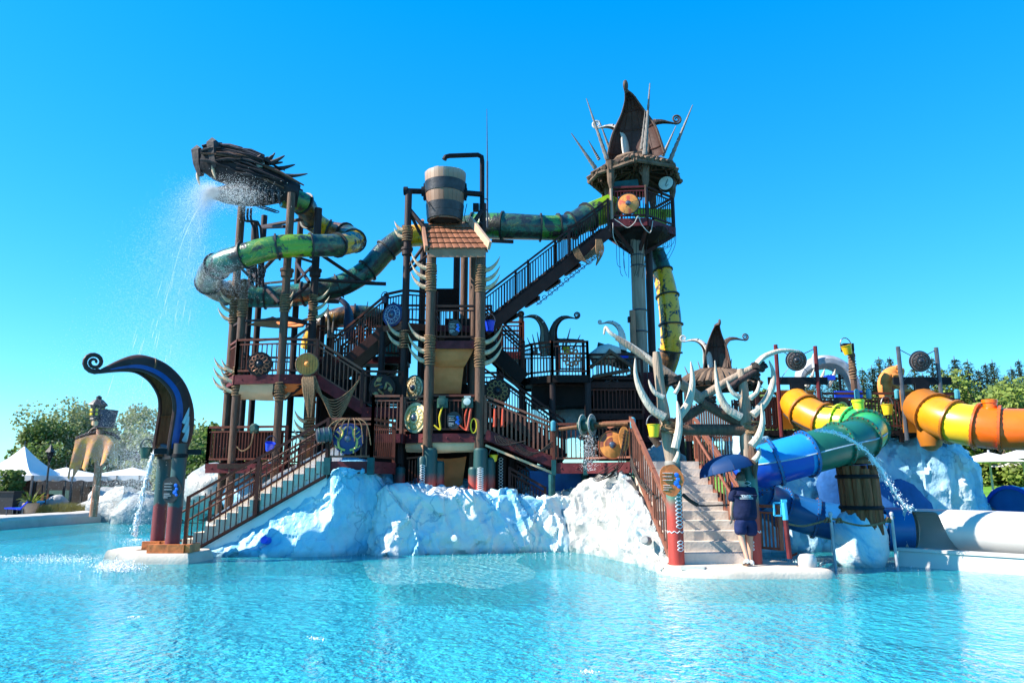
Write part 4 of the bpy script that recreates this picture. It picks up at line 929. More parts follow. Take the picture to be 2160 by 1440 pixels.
# dark spare prow behind left stairs
t = thing('prow_ornament', 'dark blue ship prow standing behind the left crossing stairs', 'prow ornament', at(735, 700, 24)); prow(t, at(735, 720, 23.9), R(185), 1.55, 'navy_bucket', 'hull_grey', None, CROWN_K, CROWN_E, CROWN_W)
for px, py, py2, tl, lb in ((692, 640, 712, -2, 'thin upright pale spike left of the dark blue prow'), (705, 660, 712, 5, 'shorter pale spike against the dark blue prow'), (776, 636, 700, 12, 'tall leaning pale spike right of the dark blue prow'), (762, 655, 700, 8, 'short leaning pale spike right of the dark blue prow')):
    b = MB(); b.tube([at(px - tl, py2, 23.6), at(px, py, 23.6)], [.05, .012], 6); b.build('spike', 'spike', label=lb, cat='spike', group='spikes behind the left crossing stairs', loc=at(px - tl, py2, 23.6))
# ================================================================== central bucket tower
t = CT = thing('bucket_tower', 'central tower of tall poles with orange roof carrying the tipping bucket', 'tower', (-1.6, 21, 1.4))
Yf = 20.15
def px_(px, py, Y): q = at(px, py, Y); return (q.x, q.y)
CP = {'FL': (*px_(905, 800, Yf), 1.3, 530, .135, 'pole_wood'), 'FR': (*px_(1012, 800, Yf), 1.3, 530, .135, 'pole_wood'), 'LL': (*px_(851, 800, 21.0), 1.3, 402, .105, 'pole_dark'),
      'BL': (*px_(889, 700, 22.2), .8, 520, .10, 'pole_dark'), 'BM': (*px_(963, 600, 23.4), .8, 470, .11, 'pole_dark'), 'BN': (*px_(979, 600, 22.8), .8, 470, .12, 'pole_wood'), 'BR': (*px_(996, 600, 22.2), .8, 520, .10, 'pole_wood'), 'RR': (*px_(1017, 600, 22.0), .8, 430, .11, 'pole_dark'), 'BX': (*px_(1000, 600, 21.0), .8, 535, .10, 'pole_wood')}
for k, (x, y, z0, top, r, mt) in CP.items(): pole(t, x, y, z0, Z(top, y), r, mt, 'pole', (Z(530, y),) if k == 'LL' else ())
FL, FR, LLp = CP['FL'], CP['FR'], CP['LL']
La = Z(914, Yf); Lb = Z(717, Yf); Lc = Z(690, 22.0)
# --- lower deck
lp_ = [(X(785, 905, 20.2), 20.25), (X(846, 905, 20.3), 20.25), (LLp[0] + .1, 20.75), (FL[0], Yf), (FR[0], Yf), (X(1040, 905, 20.2), 20.3), (X(1040, 905, 22.5), 22.8), (X(785, 905, 22.5), 22.8)]
deck(t, lp_, La)
E_ = [V((x, y, La)) for x, y in lp_]
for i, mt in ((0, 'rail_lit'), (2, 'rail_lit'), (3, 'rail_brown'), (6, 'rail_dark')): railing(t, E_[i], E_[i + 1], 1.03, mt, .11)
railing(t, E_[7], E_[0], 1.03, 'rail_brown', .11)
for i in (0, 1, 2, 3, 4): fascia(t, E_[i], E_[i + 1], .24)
b = MB(); b.bar(E_[3] + V((.1, .06, .55)), E_[4] + V((-.1, .06, .55)), .02, .84, V((0, 0, 1))); b.build('backing_panel', 'deck_dark', t)
b = MB(); b.box(((lp_[0][0] + lp_[1][0]) / 2, 21.2, La - .8), (.95, .05, 1.5)); b.build('shade_infill', 'deck_dark', t)  # black shade below the deck put in as a dark sheet
b = MB(); b.box((-2.0, 22.6, 3.0), (2.4, .06, 3.4)); b.build('shade_infill', 'deck_dark', t)  # dark sheet added for the shaded tower interior
sheet(t, 'canvas_skirt', 'sail_pale', [at(858, 930, 20.7), at(906, 930, Yf), at(906, 955, Yf + .1), at(858, 953, 20.8)], .0, .06, wr=.02, seed=1)
sheet(t, 'canvas_skirt', 'sail_pale', [at(909, 927, Yf), at(1006, 927, Yf), at(1004, 953, Yf + .25), at(909, 956, Yf + .25)], .0, .12, wr=.02, seed=5)
sheet(t, 'curtain', 'sail', [at(912, 965, 20.9), at(984, 962, 20.9), at(975, 1024, 21.0), at(915, 1024, 21.0)], .12, .05, 12, 12, wr=.02, seed=8)
b = MB(); b.box((FL[0] + .6, 21.35, 2.2), (1.7, .04, 1.6)); b.build('shade_infill', 'deck_dark', t)
# --- second deck
up_ = [(FL[0] + .05, 20.3), (FR[0] - .05, 20.3), (FR[0], 22.3), (FL[0], 22.3)]
deck(t, up_, Lb); U_ = [V((x, y, Lb)) for x, y in up_]
railing(t, U_[0], U_[1], 1.0, 'rail_brown', .11); railing(t, U_[1], U_[2], 1.0, 'rail_dark', .11); railing(t, U_[3], U_[0], 1.0, 'rail_dark', .11)
fascia(t, U_[0], U_[1], .22); fascia(t, U_[3], U_[0], .22); fascia(t, U_[1], U_[2], .22)
b = MB(); b.box(((FL[0] + FR[0]) / 2 + .1, 21.9, Lb + .5), (1.1, .05, 1.0)); b.build('shade_infill', 'deck_dark', t)
q = [at(908, 735, 20.35), at(1000, 735, 20.35), at(978, 775, 20.6), at(972, 830, 20.75), at(909, 830, 20.75), at(907, 775, 20.6)]
sheet(t, 'curtain', 'sail', [q[0], q[1], q[2], q[5]], 0, .1, 12, 8, wr=.025, seed=2); sheet(t, 'curtain', 'sail', [q[5], q[2], q[3], q[4]], 0, .04, 12, 8, wr=.02, seed=9)
b = MB(); b.box(((FL[0] + FR[0]) / 2 + .45, 21.5, 4.5), (.35, .05, 1.9)); b.build('shade_infill', 'deck_dark', t)
# --- rear upper walkway and its railing
lc = [(X(812, 690, 22.0), 21.9), (LLp[0] - .1, 21.4), (FL[0], 21.7), (FR[0] + .1, 21.9), (FR[0] + .2, 23.6), (X(812, 690, 23.5), 23.5)]
deck(t, lc, Lc); W_ = [V((x, y, Lc)) for x, y in lc]
railing(t, W_[0], W_[1], 1.0, 'rail_dark', .11); railing(t, W_[1], W_[2], 1.0, 'rail_dark', .11); railing(t, W_[4], W_[5], 1.05, 'rail_dark', .11); railing(t, W_[5], W_[0], 1.0, 'rail_dark', .11)
fascia(t, W_[0], W_[1], .2, 'rail_lit'); fascia(t, W_[1], W_[2], .2, 'rail_brown'); fascia(t, W_[2], W_[3], .2, 'maroon')
b = MB(); q0 = at(912, 640, 23.3); q1 = at(968, 640, 23.3); b.bar(q0 + V((0, 0, .12)), q1 + V((0, 0, .12)), .05, .75, V((0, 0, 1))); b.build('shade_infill', 'deck_dark', t)
# --- concrete sleeves
for px, py, Y, r, top in ((829, 1040, 20.7, .17, 978), (842, 1040, 20.4, .15, 985), (891, 1040, Yf - .05, .15, 962), (906, 1040, Yf - .02, .19, 945), (924, 1040, 20.3, .16, 972), (1000, 1040, 20.1, .16, 985), (1013, 1040, Yf - .05, .19, 945), (1032, 1040, 20.3, .16, 965), (1056, 1040, 20.6, .17, 960), (1078, 1040, 20.9, .16, 965)):
    q = at(px, py, Y); b = MB(); zt = Z(top, Y); b.lathe([(r * 1.02, 1.2), (r, 1.3), (r, lerp(1.3, zt, .4)), (r, lerp(1.3, zt, .7)), (r, zt - .05), (r * .8, zt)], (q.x, q.y, 0), n=18); b.build('post_sleeve', 'sleeve_paint' if px < 1050 else 'deck_dark', t)
def knotwork(parent, x, y, r, z0, z1, fac=R(-90), wdt=.75, n_=4, mat_='letter_white', name='knotwork', rad=.012):
    b = MB()
    for s_ in (0, pi):
        pts = []; steps = n_ * 12
        for i in range(steps + 1):
            z = lerp(z0, z1, i / steps); a = fac + wdt * .5 * sin(2 * pi * n_ * .5 * i / steps + s_); pts.append(V((x + (r + .004) * cos(a), y + (r + .004) * sin(a), z)))
        b.tube(pts, rad, 5)
        if False: b.tube([V((x + (r + .006) * cos(fac + (wdt * .5 * cos(a)) * .55), y + (r + .006) * sin(fac + (wdt * .5 * cos(a)) * .55), z1 + (z1 - z0) / n_ * .55 + sin(a + s_) * .07)) for a in [2 * pi * k / 14 for k in range(14)]], rad, 5, closed=True)
    return b.build(name, mat_, parent, kind='stuff')
for px, Y, top in ((891, Yf - .05, 972), (1013, Yf - .05, 978)): q = at(px, 1040, Y); knotwork(t, q.x, q.y, .155 if px < 900 else .195, 1.5, Z(top, Y) - .1, R(-88), .8, 11, rad=.007)
q = at(1056, 1040, 20.6); knotwork(t, q.x, q.y, .175, 1.5, 2.4, R(-88), .6, 11, rad=.004)
# bars behind (between sleeves)
b = MB()
for k in range(5): q = at(862 + 6.5 * k, 1020, 20.9); b.bar((q.x, q.y, 1.3), (q.x, q.y, 2.35), .025)
b.bar(at(858, 966, 20.9), at(892, 963, 20.9), .05); b.build('low_grille', 'rail_lit', t, kind='stuff')
# tusks on poles
for (x, y), zs, ang, s_ in (((FL[0], FL[1]), (610, 590, 570), 178, .62), ((FL[0], FL[1]), (765, 745, 720), 178, .66), ((FR[0], FR[1]), (612, 594, 574), 4, .58), ((FR[0], FR[1]), (770, 748, 726), 4, .66), ((LLp[0], LLp[1]), (730, 710), 178, .55), ((LLp[0], LLp[1]), (505, 490), 178, .4)):
    tusks(t, x, y, [Z(p_ - 4, y) for p_ in zs], R(ang), s_, .13, 'tusk', True, r=.07)
tusks(t, FL[0], 21.2, [Z(525, 21.2), Z(510, 21.2), Z(495, 21.2)], R(200), .5, .1, 'tusk', False)
# --- roof
e0 = [at(899, 527, 19.95), at(1030, 527, 19.95), at(986, 474, 21.3), at(893, 474, 21.3)]
nrows, ncol = 5, 9
first = None
for j in range(nrows):       # overlapping courses of round tiles: every tile an own piece
    for i in range(ncol):
        l0 = lerp(e0[0], e0[1], (i + .5) / ncol); l1 = lerp(e0[3], e0[2], (i + .5) / ncol); p0 = lerp(l0, l1, j / nrows); p1 = lerp(l0, l1, (j + 1.12) / nrows)
        wd = lerp((e0[1] - e0[0]).length, (e0[2] - e0[3]).length, j / nrows) / ncol; nn = (p1 - p0).cross(V((-1, 0, 0))).normalized(); nn = nn if nn.z > 0 else -nn; rows = []
        for q, lift in ((p0, .05), (lerp(p0, p1, .5), .03), (p1, .01)):
            rows.append([q + V((1, 0, 0)) * wd * .54 * cos(a) + nn * (wd * .15 * sin(a) + lift) for a in [pi * k / 6 for k in range(7)]])
        b = MB(); b.grid(rows); b.grid([[p_ - nn * .02 for p_ in reversed(r_)] for r_ in rows]); b.f.append((0, 1, 2, 3, 4, 5, 6)); b.build('roof_tile', 'orange_roof', t)
b = MB(); b.prism([e0[0] - V((0, 0, .03)), e0[1] - V((0, 0, .03)), e0[2] - V((0, 0, .03)), e0[3] - V((0, 0, .03))], (0, 0, -.05)); b.build('roof_sheathing', 'roof_board', t)
f0, f1 = at(906, 527, 20.0), at(1024, 527, 20.0); b = MB(); b.bar(f0 - V((0, .02, .08)), f1 - V((0, .02, .08)), .05, .28, V((0, 0, 1))); b.build('fascia_board', 'roof_board', t)
b = MB(); b.bar(e0[1] + V((.04, -.1, .08)), e0[2] + V((.08, .05, .16)), .08, .24, V((0, 0, 1))); b.build('gable_board', 'gable_board', t)
b = MB(); b.bar(e0[0] + V((-.0, -.02, .02)), e0[3] + V((-.04, .05, .1)), .08, .2, V((0, 0, 1))); b.build('gable_board', 'roof_board', t)
b = MB(); b.bar(e0[3] - V((0, 0, .1)), e0[2] - V((0, 0, .1)), .1, .16); b.build('ridge_beam', 'roof_board', t)
for q in ((e0[0], .25), (e0[1], -.25)): b = MB(); b.bar(q[0] + V((q[1], .1, -.1)), at(905 if q[1] > 0 else 1012, 560, 20.15), .06); b.bar(q[0] + V((q[1], .1, -.12)), q[0] + V((q[1], 1.3, .3)), .06); b.build('bracket', 'roof_board', t)
# --- bucket frame
b = MB(); YB = 21.3; l0 = at(856, 403, 21.0); l1 = at(895, 404, YB); r1 = at(980, 407, YB); r0 = at(1016, 410, 21.6)
b.tube([l0, l1], .085, 10); b.tube([r1, r0], .085, 10); b.lathe([(.13, -.06), (.13, .06)], l0, (1, 0, 0), 12); b.lathe([(.15, -.08), (.15, .08)], l1, (1, 0, 0), 12); b.lathe([(.15, -.08), (.15, .08)], r1, (1, 0, 0), 12)
b.build('axle', 'black_iron', t, kind='stuff')
for pth, r_ in ((((862, 440, 21.0), (900, 486, 20.9)), .07), (((862, 445, 21.0), (893, 505, 21.2)), .05), (((860, 565, 21.0), (893, 520, 20.7)), .05), (((858, 575, 21.0), (900, 540, 21.5)), .05), (((1016, 445, 21.7), (996, 475, 21.4)), .07), (((1016, 470, 21.8), (985, 500, 22.2)), .05)):
    b = MB(); b.tube([at(*q) for q in pth], r_, 7); b.build('strut', 'pole_dark', t)
b = MB(); pp = [(1017, 470, 22), (1017, 420, 21.9), (1017, 340, 21.8), (1016, 331, 21.75), (1008, 327, 21.7), (975, 328, 21.5), (948, 329, 21.35), (940, 331, 21.3), (937, 337, 21.3)]
b.tube([at(*q) for q in pp], .075, 10); b.build('fill_pipe', 'black_iron', t)
b = MB(); b.box(at(1004, 438, 21.6), (.18, .2, .22)); b.tube(cr([at(860, 412, 21), at(866, 430, 21), at(862, 450, 21), at(856, 470, 21)], 4), .015, 5); b.tube(cr([at(985, 430, 21.3), at(980, 460, 21.3), at(990, 480, 21.6)], 4), .012, 5); b.build('valve_box', 'black_iron', t, kind='stuff')
t2 = thing('antenna', 'thin whip antenna standing right of the tipping bucket', 'antenna', at(1028, 480, 22.2)); b = MB(); b.tube([at(1028, 480, 22.2), at(1028, 340, 22.2)], .03, 6); b.build('mast', 'grey_iron', t2); b = MB(); b.tube([at(1028, 340, 22.2), at(1027, 230, 22.2)], [.02, .008], 6); b.build('whip', 'grey_iron', t2)
b = MB(); b.bar(at(1017, 420, 22), at(1028, 420, 22.2), .03); b.bar(at(1017, 452, 22), at(1028, 440, 22.2), .03); b.build('clamp', 'grey_iron', t2, kind='stuff')
# --- tipping bucket
c0 = at(938, 469, YB); c1 = at(936, 368, YB); t = thing('tipping_bucket', 'giant pale wooden stave bucket with dark hoops above the orange roof', 'bucket', c0); H = c1.z - c0.z; rb, rt = .50, .63; ns = 26
for k in range(ns):
    a = 2 * pi * k / ns; da = pi / ns * .96; rows = []
    jz = rnd.uniform(-.01, .01)
    for z in (0, .33, .66, 1):
        r_ = lerp(rb, rt, z) + .02 * sin(z * pi); rows.append([c0 + V((r_ * cos(a + q), r_ * sin(a + q), z * H + jz)) for q in (-da, 0, da)] + [c0 + V(((r_ - .05) * cos(a + q), (r_ - .05) * sin(a + q), z * H + jz)) for q in (da, -da)] + [c0 + V((r_ * cos(a - da), r_ * sin(a - da), z * H + jz))])
    b = MB(); b.grid(rows); m_ = len(rows) - 1; b.f += [(4, 3, 2, 1, 0), tuple(6 * m_ + q for q in (0, 1, 2, 3, 4))]; b.build('stave', 'stave_ramp', t)
for z0, z1 in ((.02, .17), (.17, .34), (.565, .79)):
    b = MB(); r0_, r1_ = lerp(rb, rt, z0) + .035, lerp(rb, rt, z1) + .04
    b.lathe([(r0_ - .03, z0 * H), (r0_, z0 * H + .005), (r1_, z1 * H - .005), (r1_ - .03, z1 * H)], c0, n=32, cap=False); b.build('hoop', 'hoop', t)
b = MB(); b.lathe([(.001, .06), (.47, .06), (.47, .1), (.001, .1)], c0, n=26); b.build('bottom_board', 'deck_dark', t)
for s_ in (-1, 1): b = MB(); b.box(c0 + V((s_ * .62, -.03, H * .62)), (.07, .16, .5)); b.build('axle_plate', 'black_iron', t)
b = MB(); b.bar(c0 + V((-.4, -.52, .3)), c0 + V((-.52, -.4, .55)), .03); b.build('latch', 'black_iron', t)
# --- shields, signs, pumps
shield('shield', at(877, 881, 20.38), (-.75, -1, 0), .40, 'shield_cream', 'cream and teal round shield with ring emblem on the angled bucket tower railing', 'shield_cream', 'boss_steel', 'rings', 'gold')
shield('shield', at(829, 664, 21.5), (-.5, -1, 0), .34, 'shield_blue', 'blue shield with pale ring emblem on the upper walkway left of bucket tower', 'shield_blue', 'boss_steel', 'rings', 'pale_blue')
shield('shield', at(874, 818, 21.3), (-.7, -1, 0), .36, 'shield_cream', 'teal cream shield hung behind the dark pole above the first bucket tower railing', 'teal', 'boss_steel', 'rings', 'gold_dull')
sign('notice_board', at(959, 691, 20.2), (0, -1, 0), .38, .46, 'dark round notice board with blue emblem on the upper bucket tower railing')
sign('notice_board', at(958, 886, 20.05), (0, -1, 0), .40, .48, 'dark round notice board with blue emblem on the lower bucket tower railing')
for px, py, hm, lb, sz in ((933, 850, 'hose_yellow', 'dark green water cannon box with yellow hose on the lower bucket tower railing', .13), (986, 850, 'hose_red', 'pale faced green water cannon with red hose on the lower bucket tower railing', .13)):
    t = thing('water_cannon', lb, 'water cannon', at(px, py, 20.0)); c = at(px, py, 20.02); b = MB(); b.box(c, (.24, .24, .26), .4); b.lathe([(.12, -.2), (.13, 0), (.12, .14)], c, (.2 if px < 960 else -.2, -1, .1), 10); b.build('body', 'hose_green', t)
    b = MB(); b.lathe([(.001, 0), (.1, .001), (.1, .02), (.02, .03)], c + V((0, -.22, .02)), (0, -1, .1), 12); b.box(c + V((.0, -.02, .16)), (.18, .14, .06)); b.build('face_plate', 'drum_skin' if px > 960 else 'hose_green', t)
    b = MB(); b.tube(cr([c + V((.02, -.1, -.1)), c + V((-.06, -.14, -.4)), c + V((-.03, -.12, -.72)), c + V((-.2, -.1, -.6))], 5), .022, 6)
    if px > 960: b.tube(cr([c + V((.1, -.1, -.15)), c + V((.05, -.12, -.5)), c + V((.0, -.12, -.75))], 4), [.04] * 8 + [.07], 8)
    b.build('hose', hm, t)
    if px > 960: b = MB(); b.tube([c + V((.18, -.12, -.62)) + V((.08 * cos(a), 0, .19 * sin(a))) for a in [2 * pi * k / 16 for k in range(16)]], .018, 6, closed=True); b.build('hose_loop', 'hose_yellow', t)
bucket('spray_bucket', at(812, 633, 21.7), .11, .2, 'navy_bucket', 'dark blue bucket with tall hook on the upper walkway railing')
bucket('spray_bucket', at(1033, 688, 20.9), .15, .3, 'blue_plastic', 'bright blue bucket right of the bucket tower under the long stair')
bucket('spray_bucket', at(1041, 966, 20.3), .12, .18, 'yellow_flat', 'small yellow bucket tucked under the front right stair')
# --- crossing stair (left second deck up to rear walkway)
t = thing('staircase', 'dark stair climbing right from the left tower to the upper walkway', 'staircase', at(740, 755, 21.9))
a = V((X(700, 780, 21.9), 21.9, Z(785, 21.9))); e = V((X(815, 690, 21.9), 21.9, Lc))
flight(t, a, e, (0, 1.2, 0), 10, 'deck_dark', .06); stringers(t, a, e, (0, 1.2, 0), .26, 'stringer', .06, -.08, True)
railing(t, a, e, 1.02, 'rail_brown', .1); railing(t, a + V((0, 1.2, 0)), e + V((0, 1.2, 0)), 1.02, 'rail_dark', .1)
# --- long stair up to the tall tower
t = thing('staircase', 'long dark stair bridge climbing from the bucket tower to the tall tower', 'staircase', at(1150, 620, 22))
TZ = Z(492, 23.4)
a = V((X(1022, 668, 21.6), 21.6, Lc - .1)); e = V((X(1284, 505, 23.0), 23.0, TZ)); 
dv = (e - a); wv = V((-dv.y, dv.x, 0)).normalized() * 1.15
flight(t, a, e, wv, 16, 'deck_dark', .06); stringers(t, a, e, wv, .34, 'stringer', .08, -.06, True)
railing(t, a, e, 1.02, 'rail_dark', .12); railing(t, a + wv, e + wv, 1.02, 'rail_dark', .12)
b = MB()
for k in range(6): q = lerp(a, e, (k + .5) / 6); b.bar(q - V((0, 0, .42)), q + wv - V((0, 0, .42)), .08, .12)
b.build('cross_beam', 'stringer', t, kind='stuff')
b = MB()
for k in range(12): q = lerp(a, e, .42 + k * .045) - V((0, 0, .52)); b.tube([q + V((.07 * cos(w_), .12 * sin(w_) + .2, .1 * sin(w_))) for w_ in [2 * pi * j / 10 for j in range(10)]], .012, 4, closed=True)
b.tube([lerp(a, e, .4) - V((0, -.2, .55)), lerp(a, e, .95) - V((0, -.2, .55))], .015, 5); b.build('cable_run', 'grey_iron', t, kind='stuff')
# --- dark stair down right to the knot platform
t = thing('staircase', 'black shaded stair descending right behind the bucket tower to the knot platform', 'staircase', at(1060, 730, 22))
PZ = Z(797, 22.4)
a = V((X(1105, 797, 22.0), 21.9, PZ)); e = V((X(1022, 680, 21.9), 21.9, Lc - .35))
flight(t, a, e, (0, 1.2, 0), 11, 'deck_dark', .06); stringers(t, a, e, (0, 1.2, 0), .42, 'deck_dark', .06, -.1, True)
railing(t, a, e, 1.02, 'rail_dark', .11); railing(t, a + V((0, 1.2, 0)), e + V((0, 1.2, 0)), 1.02, 'rail_dark', .11)
# --- lower back stair going down right to the right deck
t = thing('staircase', 'dark low stair with railings behind the front right stair', 'staircase', at(1110, 850, 21.6))
a = V((X(1190, 960, 21.6), 21.4, Z(962, 21.4))); e = V((X(1050, 862, 21.4), 21.4, Z(858, 21.4)))
flight(t, a, e, (0, 1.2, 0), 9, 'deck_dark', .06); stringers(t, a, e, (0, 1.2, 0), .3, 'stringer', .06, -.08, True)
railing(t, a, e, 1.02, 'rail_dark', .1); railing(t, a + V((0, 1.2, 0)), e + V((0, 1.2, 0)), 1.02, 'rail_dark', .1)
shield('shield', at(1049, 825, 21.2), (.1, -1, 0), .36, 'shield_dark', 'black shield with gold ringed flower emblem right of the bucket tower', 'shield_dark', 'boss_dark', 'knot', 'gold_dull')
# mid deck behind it
t = thing('deck_platform', 'shaded middle deck with dark railing behind the bucket tower', 'platform', (-1, 22.5, 0)); MZ2 = Z(862, 22)
deck(t, [(X(1000, 862, 22), 21.5), (X(1060, 862, 22), 21.5), (X(1060, 862, 22), 23.6), (X(880, 862, 22.5), 23.6), (X(880, 862, 22.5), 22.6)], MZ2)
railing(t, V((X(1018, 862, 21.5), 21.45, MZ2)), V((X(1060, 862, 21.5), 21.45, MZ2)), 1.0, 'rail_dark', .1); railing(t, V((X(880, 862, 22.5), 23.5, MZ2)), V((X(1060, 862, 22), 23.5, MZ2)), 1.0, 'rail_dark', .11)
for q in ((X(1055, 862, 21.6), 21.7), (X(1055, 862, 22), 23.4), (X(1090, 862, 22), 23.0)): b = MB(); b.tube([(q[0], q[1], -.3), (q[0], q[1], MZ2)], .1, 10); b.build('support', 'pole_dark', t)
b = MB(); b.box((X(1045, 900, 23), 23.3, 2.0), (2.6, .08, 3.2)); b.build('shade_infill', 'deck_dark', t)  # shaded interior behind the stairs put in as a dark sheet

# --- front right stair from bucket tower down to the right deck
t = thing('staircase', 'front brown stair with maroon stringer descending right from the bucket tower', 'staircase', at(1090, 930, 20.1))
e = V((X(1024, 926, 20.1), 20.12, La - .02)); a = V((X(1168, 988, 20.1), 20.12, DZ)); a.x = X(1172, 985, 20.1)
flight(t, a, e, (0, 1.3, 0), 6, 'deck_dark', .08); stringers(t, a, e, (0, 1.3, 0), .26, 'maroon', .07, -.12, True)
railing(t, a, e, 1.03, 'rail_lit', .12, bw=.05); railing(t, a + V((0, 1.3, 0)), e + V((0, 1.3, 0)), 1.03, 'rail_brown', .12)
b = MB(); b.bar(a - V((0, .08, .3)), e - V((0, .08, .3)), .04, .06); b.build('edge_trim', 'sail_pale', t)
b = MB()
for k in range(5):
    a0 = at(1062 + 4 * k, 925, 19.95); a1 = at(1166, 930 + 3 * k, 19.95); m_ = (a0 + a1) * .5 - V((0, .02, .42 - .04 * k)); b.tube(cr([a0, m_, a1], 7), .012, 4)
for k in range(5):
    a0 = at(1044 + 2 * k, 918, 19.95); b.tube(cr([a0, a0 + V((.14 + .05 * k, -.03, -.25)), at(1108 - 8 * k, 930 + 2 * k, 19.95)], 5), .014, 4)
b.build('hanging_net', 'rope_dark', label='dark rope net drooping on the front right stair railing', cat='net', loc=at(1120, 950, 20))
# red handled tools left of that stair
for px, lb in ((1043, 'left'), (1060, 'right')):
    q0 = at(px, 900, 20.0); q1 = at(px + 1, 862, 20.0); b = MB(); b.tube([q0, q1], [.05, .03], 8); b.build('water_gun', 'hose_red', label=lb + ' hand red water gun barrel by the top of the front right stair', cat='water gun', loc=q0)

# rear scaffold decks seen between the towers
for x0, x1, py, Y, lb in ((668, 852, 752, 24.0, 'rear scaffold deck with dark railing between left tower and bucket tower'), (1000, 1104, 742, 24.4, 'rear scaffold deck with dark railing right behind the bucket tower'), (884, 1012, 812, 24.1, 'lower rear scaffold deck with dark railing seen through the bucket tower'), (690, 800, 880, 23.0, 'low rear scaffold deck behind the stag shield landing')):
    t = thing('deck_platform', lb, 'platform', at((x0 + x1) / 2, py, Y)); z_ = Z(py, Y); xa, xb = X(x0, py, Y), X(x1, py, Y)
    deck(t, [(xa, Y), (xb, Y), (xb, Y + 1.5), (xa, Y + 1.5)], z_); railing(t, V((xa, Y, z_)), V((xb, Y, z_)), 1.02, 'rail_brown', .1); railing(t, V((xa, Y + 1.45, z_)), V((xb, Y + 1.45, z_)), 1.02, 'rail_dark', .1); fascia(t, V((xa, Y, z_)), V((xb, Y, z_)), .24)
    for f_ in (.04, .5, .96):
        for yy in (Y + .1, Y + 1.4): b = MB(); b.tube([(lerp(xa, xb, f_), yy, -.3), (lerp(xa, xb, f_), yy, z_ + 1.4)], .085, 9); b.build('post', 'pole_dark', t)
    b = MB(); b.bar(V((xa, Y + .1, z_ - .3)), V((xb, Y + .1, z_ - 1.5)), .06); b.bar(V((xb, Y + .1, z_ - .3)), V((xa, Y + .1, z_ - 1.5)), .06); b.build('cross_brace', 'pole_dark', t, kind='stuff')
t = thing('tusked_post', 'dark tusked post standing left behind the bucket tower lower deck', 'post', at(800, 900, 21.8)); q = at(800, 900, 21.8); pole(t, q.x, q.y, -.3, Z(700, 21.8), .1, 'pole_dark'); tusks(t, q.x, q.y, [Z(880, 21.8), Z(862, 21.8), Z(845, 21.8)], R(190), .5, .11)
# ================================================================== tall tower
TY = 24.0
t = TT = thing('lookout_tower', 'tall lookout tower with hexagonal log roof and ship prow crown', 'tower', (4.3, TY, 0))
cx = X(1356, 480, TY); TZ = Z(482, TY - .8)
mx_ = X(1350, 700, 23.7)
b = MB(); b.tube([(mx_, 23.7, -.3), (mx_, 23.7, 3), (mx_, 23.7, 6), (mx_, 23.7, TZ - .1)], .23, 18); b.build('concrete_mast', 'post_pale', t)
b = MB()
for zz in (Z(540, 23.7), Z(562, 23.7), Z(655, 23.7), Z(700, 23.7), Z(745, 23.7), Z(800, 23.7)): b.lathe([(.232, -.03), (.25, 0), (.232, .03)], (mx_, 23.7, zz), n=18, cap=False)
b.build('mast_band', 'grey_iron', t, kind='stuff')
sx_ = X(1374, 700, 24.2); pole(t, sx_, 24.2, -.3, TZ - .1, .13, 'pole_dark'); q = at(1337, 760, 23.4); pole(t, q.x, q.y, -.3, Z(655, 23.4), .10, 'roof_board')
b = MB(); b.box(at(1328, 674, 23.4), (.12, .14, .18)); b.build('camera_box', 'black_iron', t)
HR = 1.12
hexp = [(cx + HR * cos(R(a)), TY + HR * sin(R(a))) for a in (-108, -60, 0, 60, 120, 180)]
hexp[0] = (X(1291, 465, TY - .95), TY - .95); hexp[1] = (X(1365, 470, TY - 1.05), TY - 1.05); hexp[2] = (X(1421, 465, TY - .1), TY - .1); hexp[5] = (X(1284, 465, TY + .2), TY + .2)
TZ = Z(462, TY - 1.0)
deck(t, hexp, TZ, .2); hv = [V((x, y, TZ)) for x, y in hexp]
for i in range(6):
    a, e = hv[i], hv[(i + 1) % 6]
    if i != 4: railing(t, a, e, 1.1, 'maroon' if i in (0, 5) else 'rail_dark', .1)
    fascia(t, a, e, .26)
b = MB(); b.lathe([(.001, -.62), (.55, -.6), (.95, -.35), (1.02, -.2), (.3, -.2)], (cx, TY, TZ), n=6); b.build('under_frame', 'deck_dark', t, sharp=10)
b = MB()
for i in range(6): b.bar(hv[i] - V((0, 0, .25)), V((mx_, 23.7, TZ - 1.1)), .1); 
b.build('knee_brace', 'stringer', t, kind='stuff')
b = MB(); b.bar(hv[3] + V((0, -.3, .5)), hv[2] + V((-.2, .2, .5)), .04, .5, V((0, 0, 1))); b.bar(at(1338, 450, 24.2), at(1416, 450, 24.4), .04, .3, V((0, 0, 1))); b.build('lime_panel', 'green_glow', t)
b = MB(); b.bar(hv[0] + V((.1, .08, 1.22)), lerp(hv[0], hv[1], .8) + V((0, .08, 1.28)), .04, .24, V((0, 0, 1))); b.build('teal_board', 'teal', t)
# roof posts with carved capitals
RZ = Z(352, TY - 1.0)
for i, px in ((0, 1281), (1, 1362), (2, 1420), (5, 1259), (3, 1400)):
    q = hv[i].copy(); pole(t, q.x, q.y, TZ, RZ + .25, .055, 'post_pale' if i == 0 else 'pole_dark', 'roof_post')
    b = MB(); rows = [V((q.x, q.y, RZ - .75)), V((q.x, q.y, RZ - .5)), V((q.x, q.y, RZ - .2)), V((q.x, q.y, RZ + .2))]; b.tube(rows, [.06, .12, .13, .17], 8)
    for k in range(3): a = 2 * pi * k / 3 + i; tusk_mesh(b, (q.x, q.y, RZ - .45 + .1 * k), (cos(a), sin(a), .2), (0, 0, 1), .38, .7, .06)
    b.build('capital', 'roof_log', t, kind='stuff')
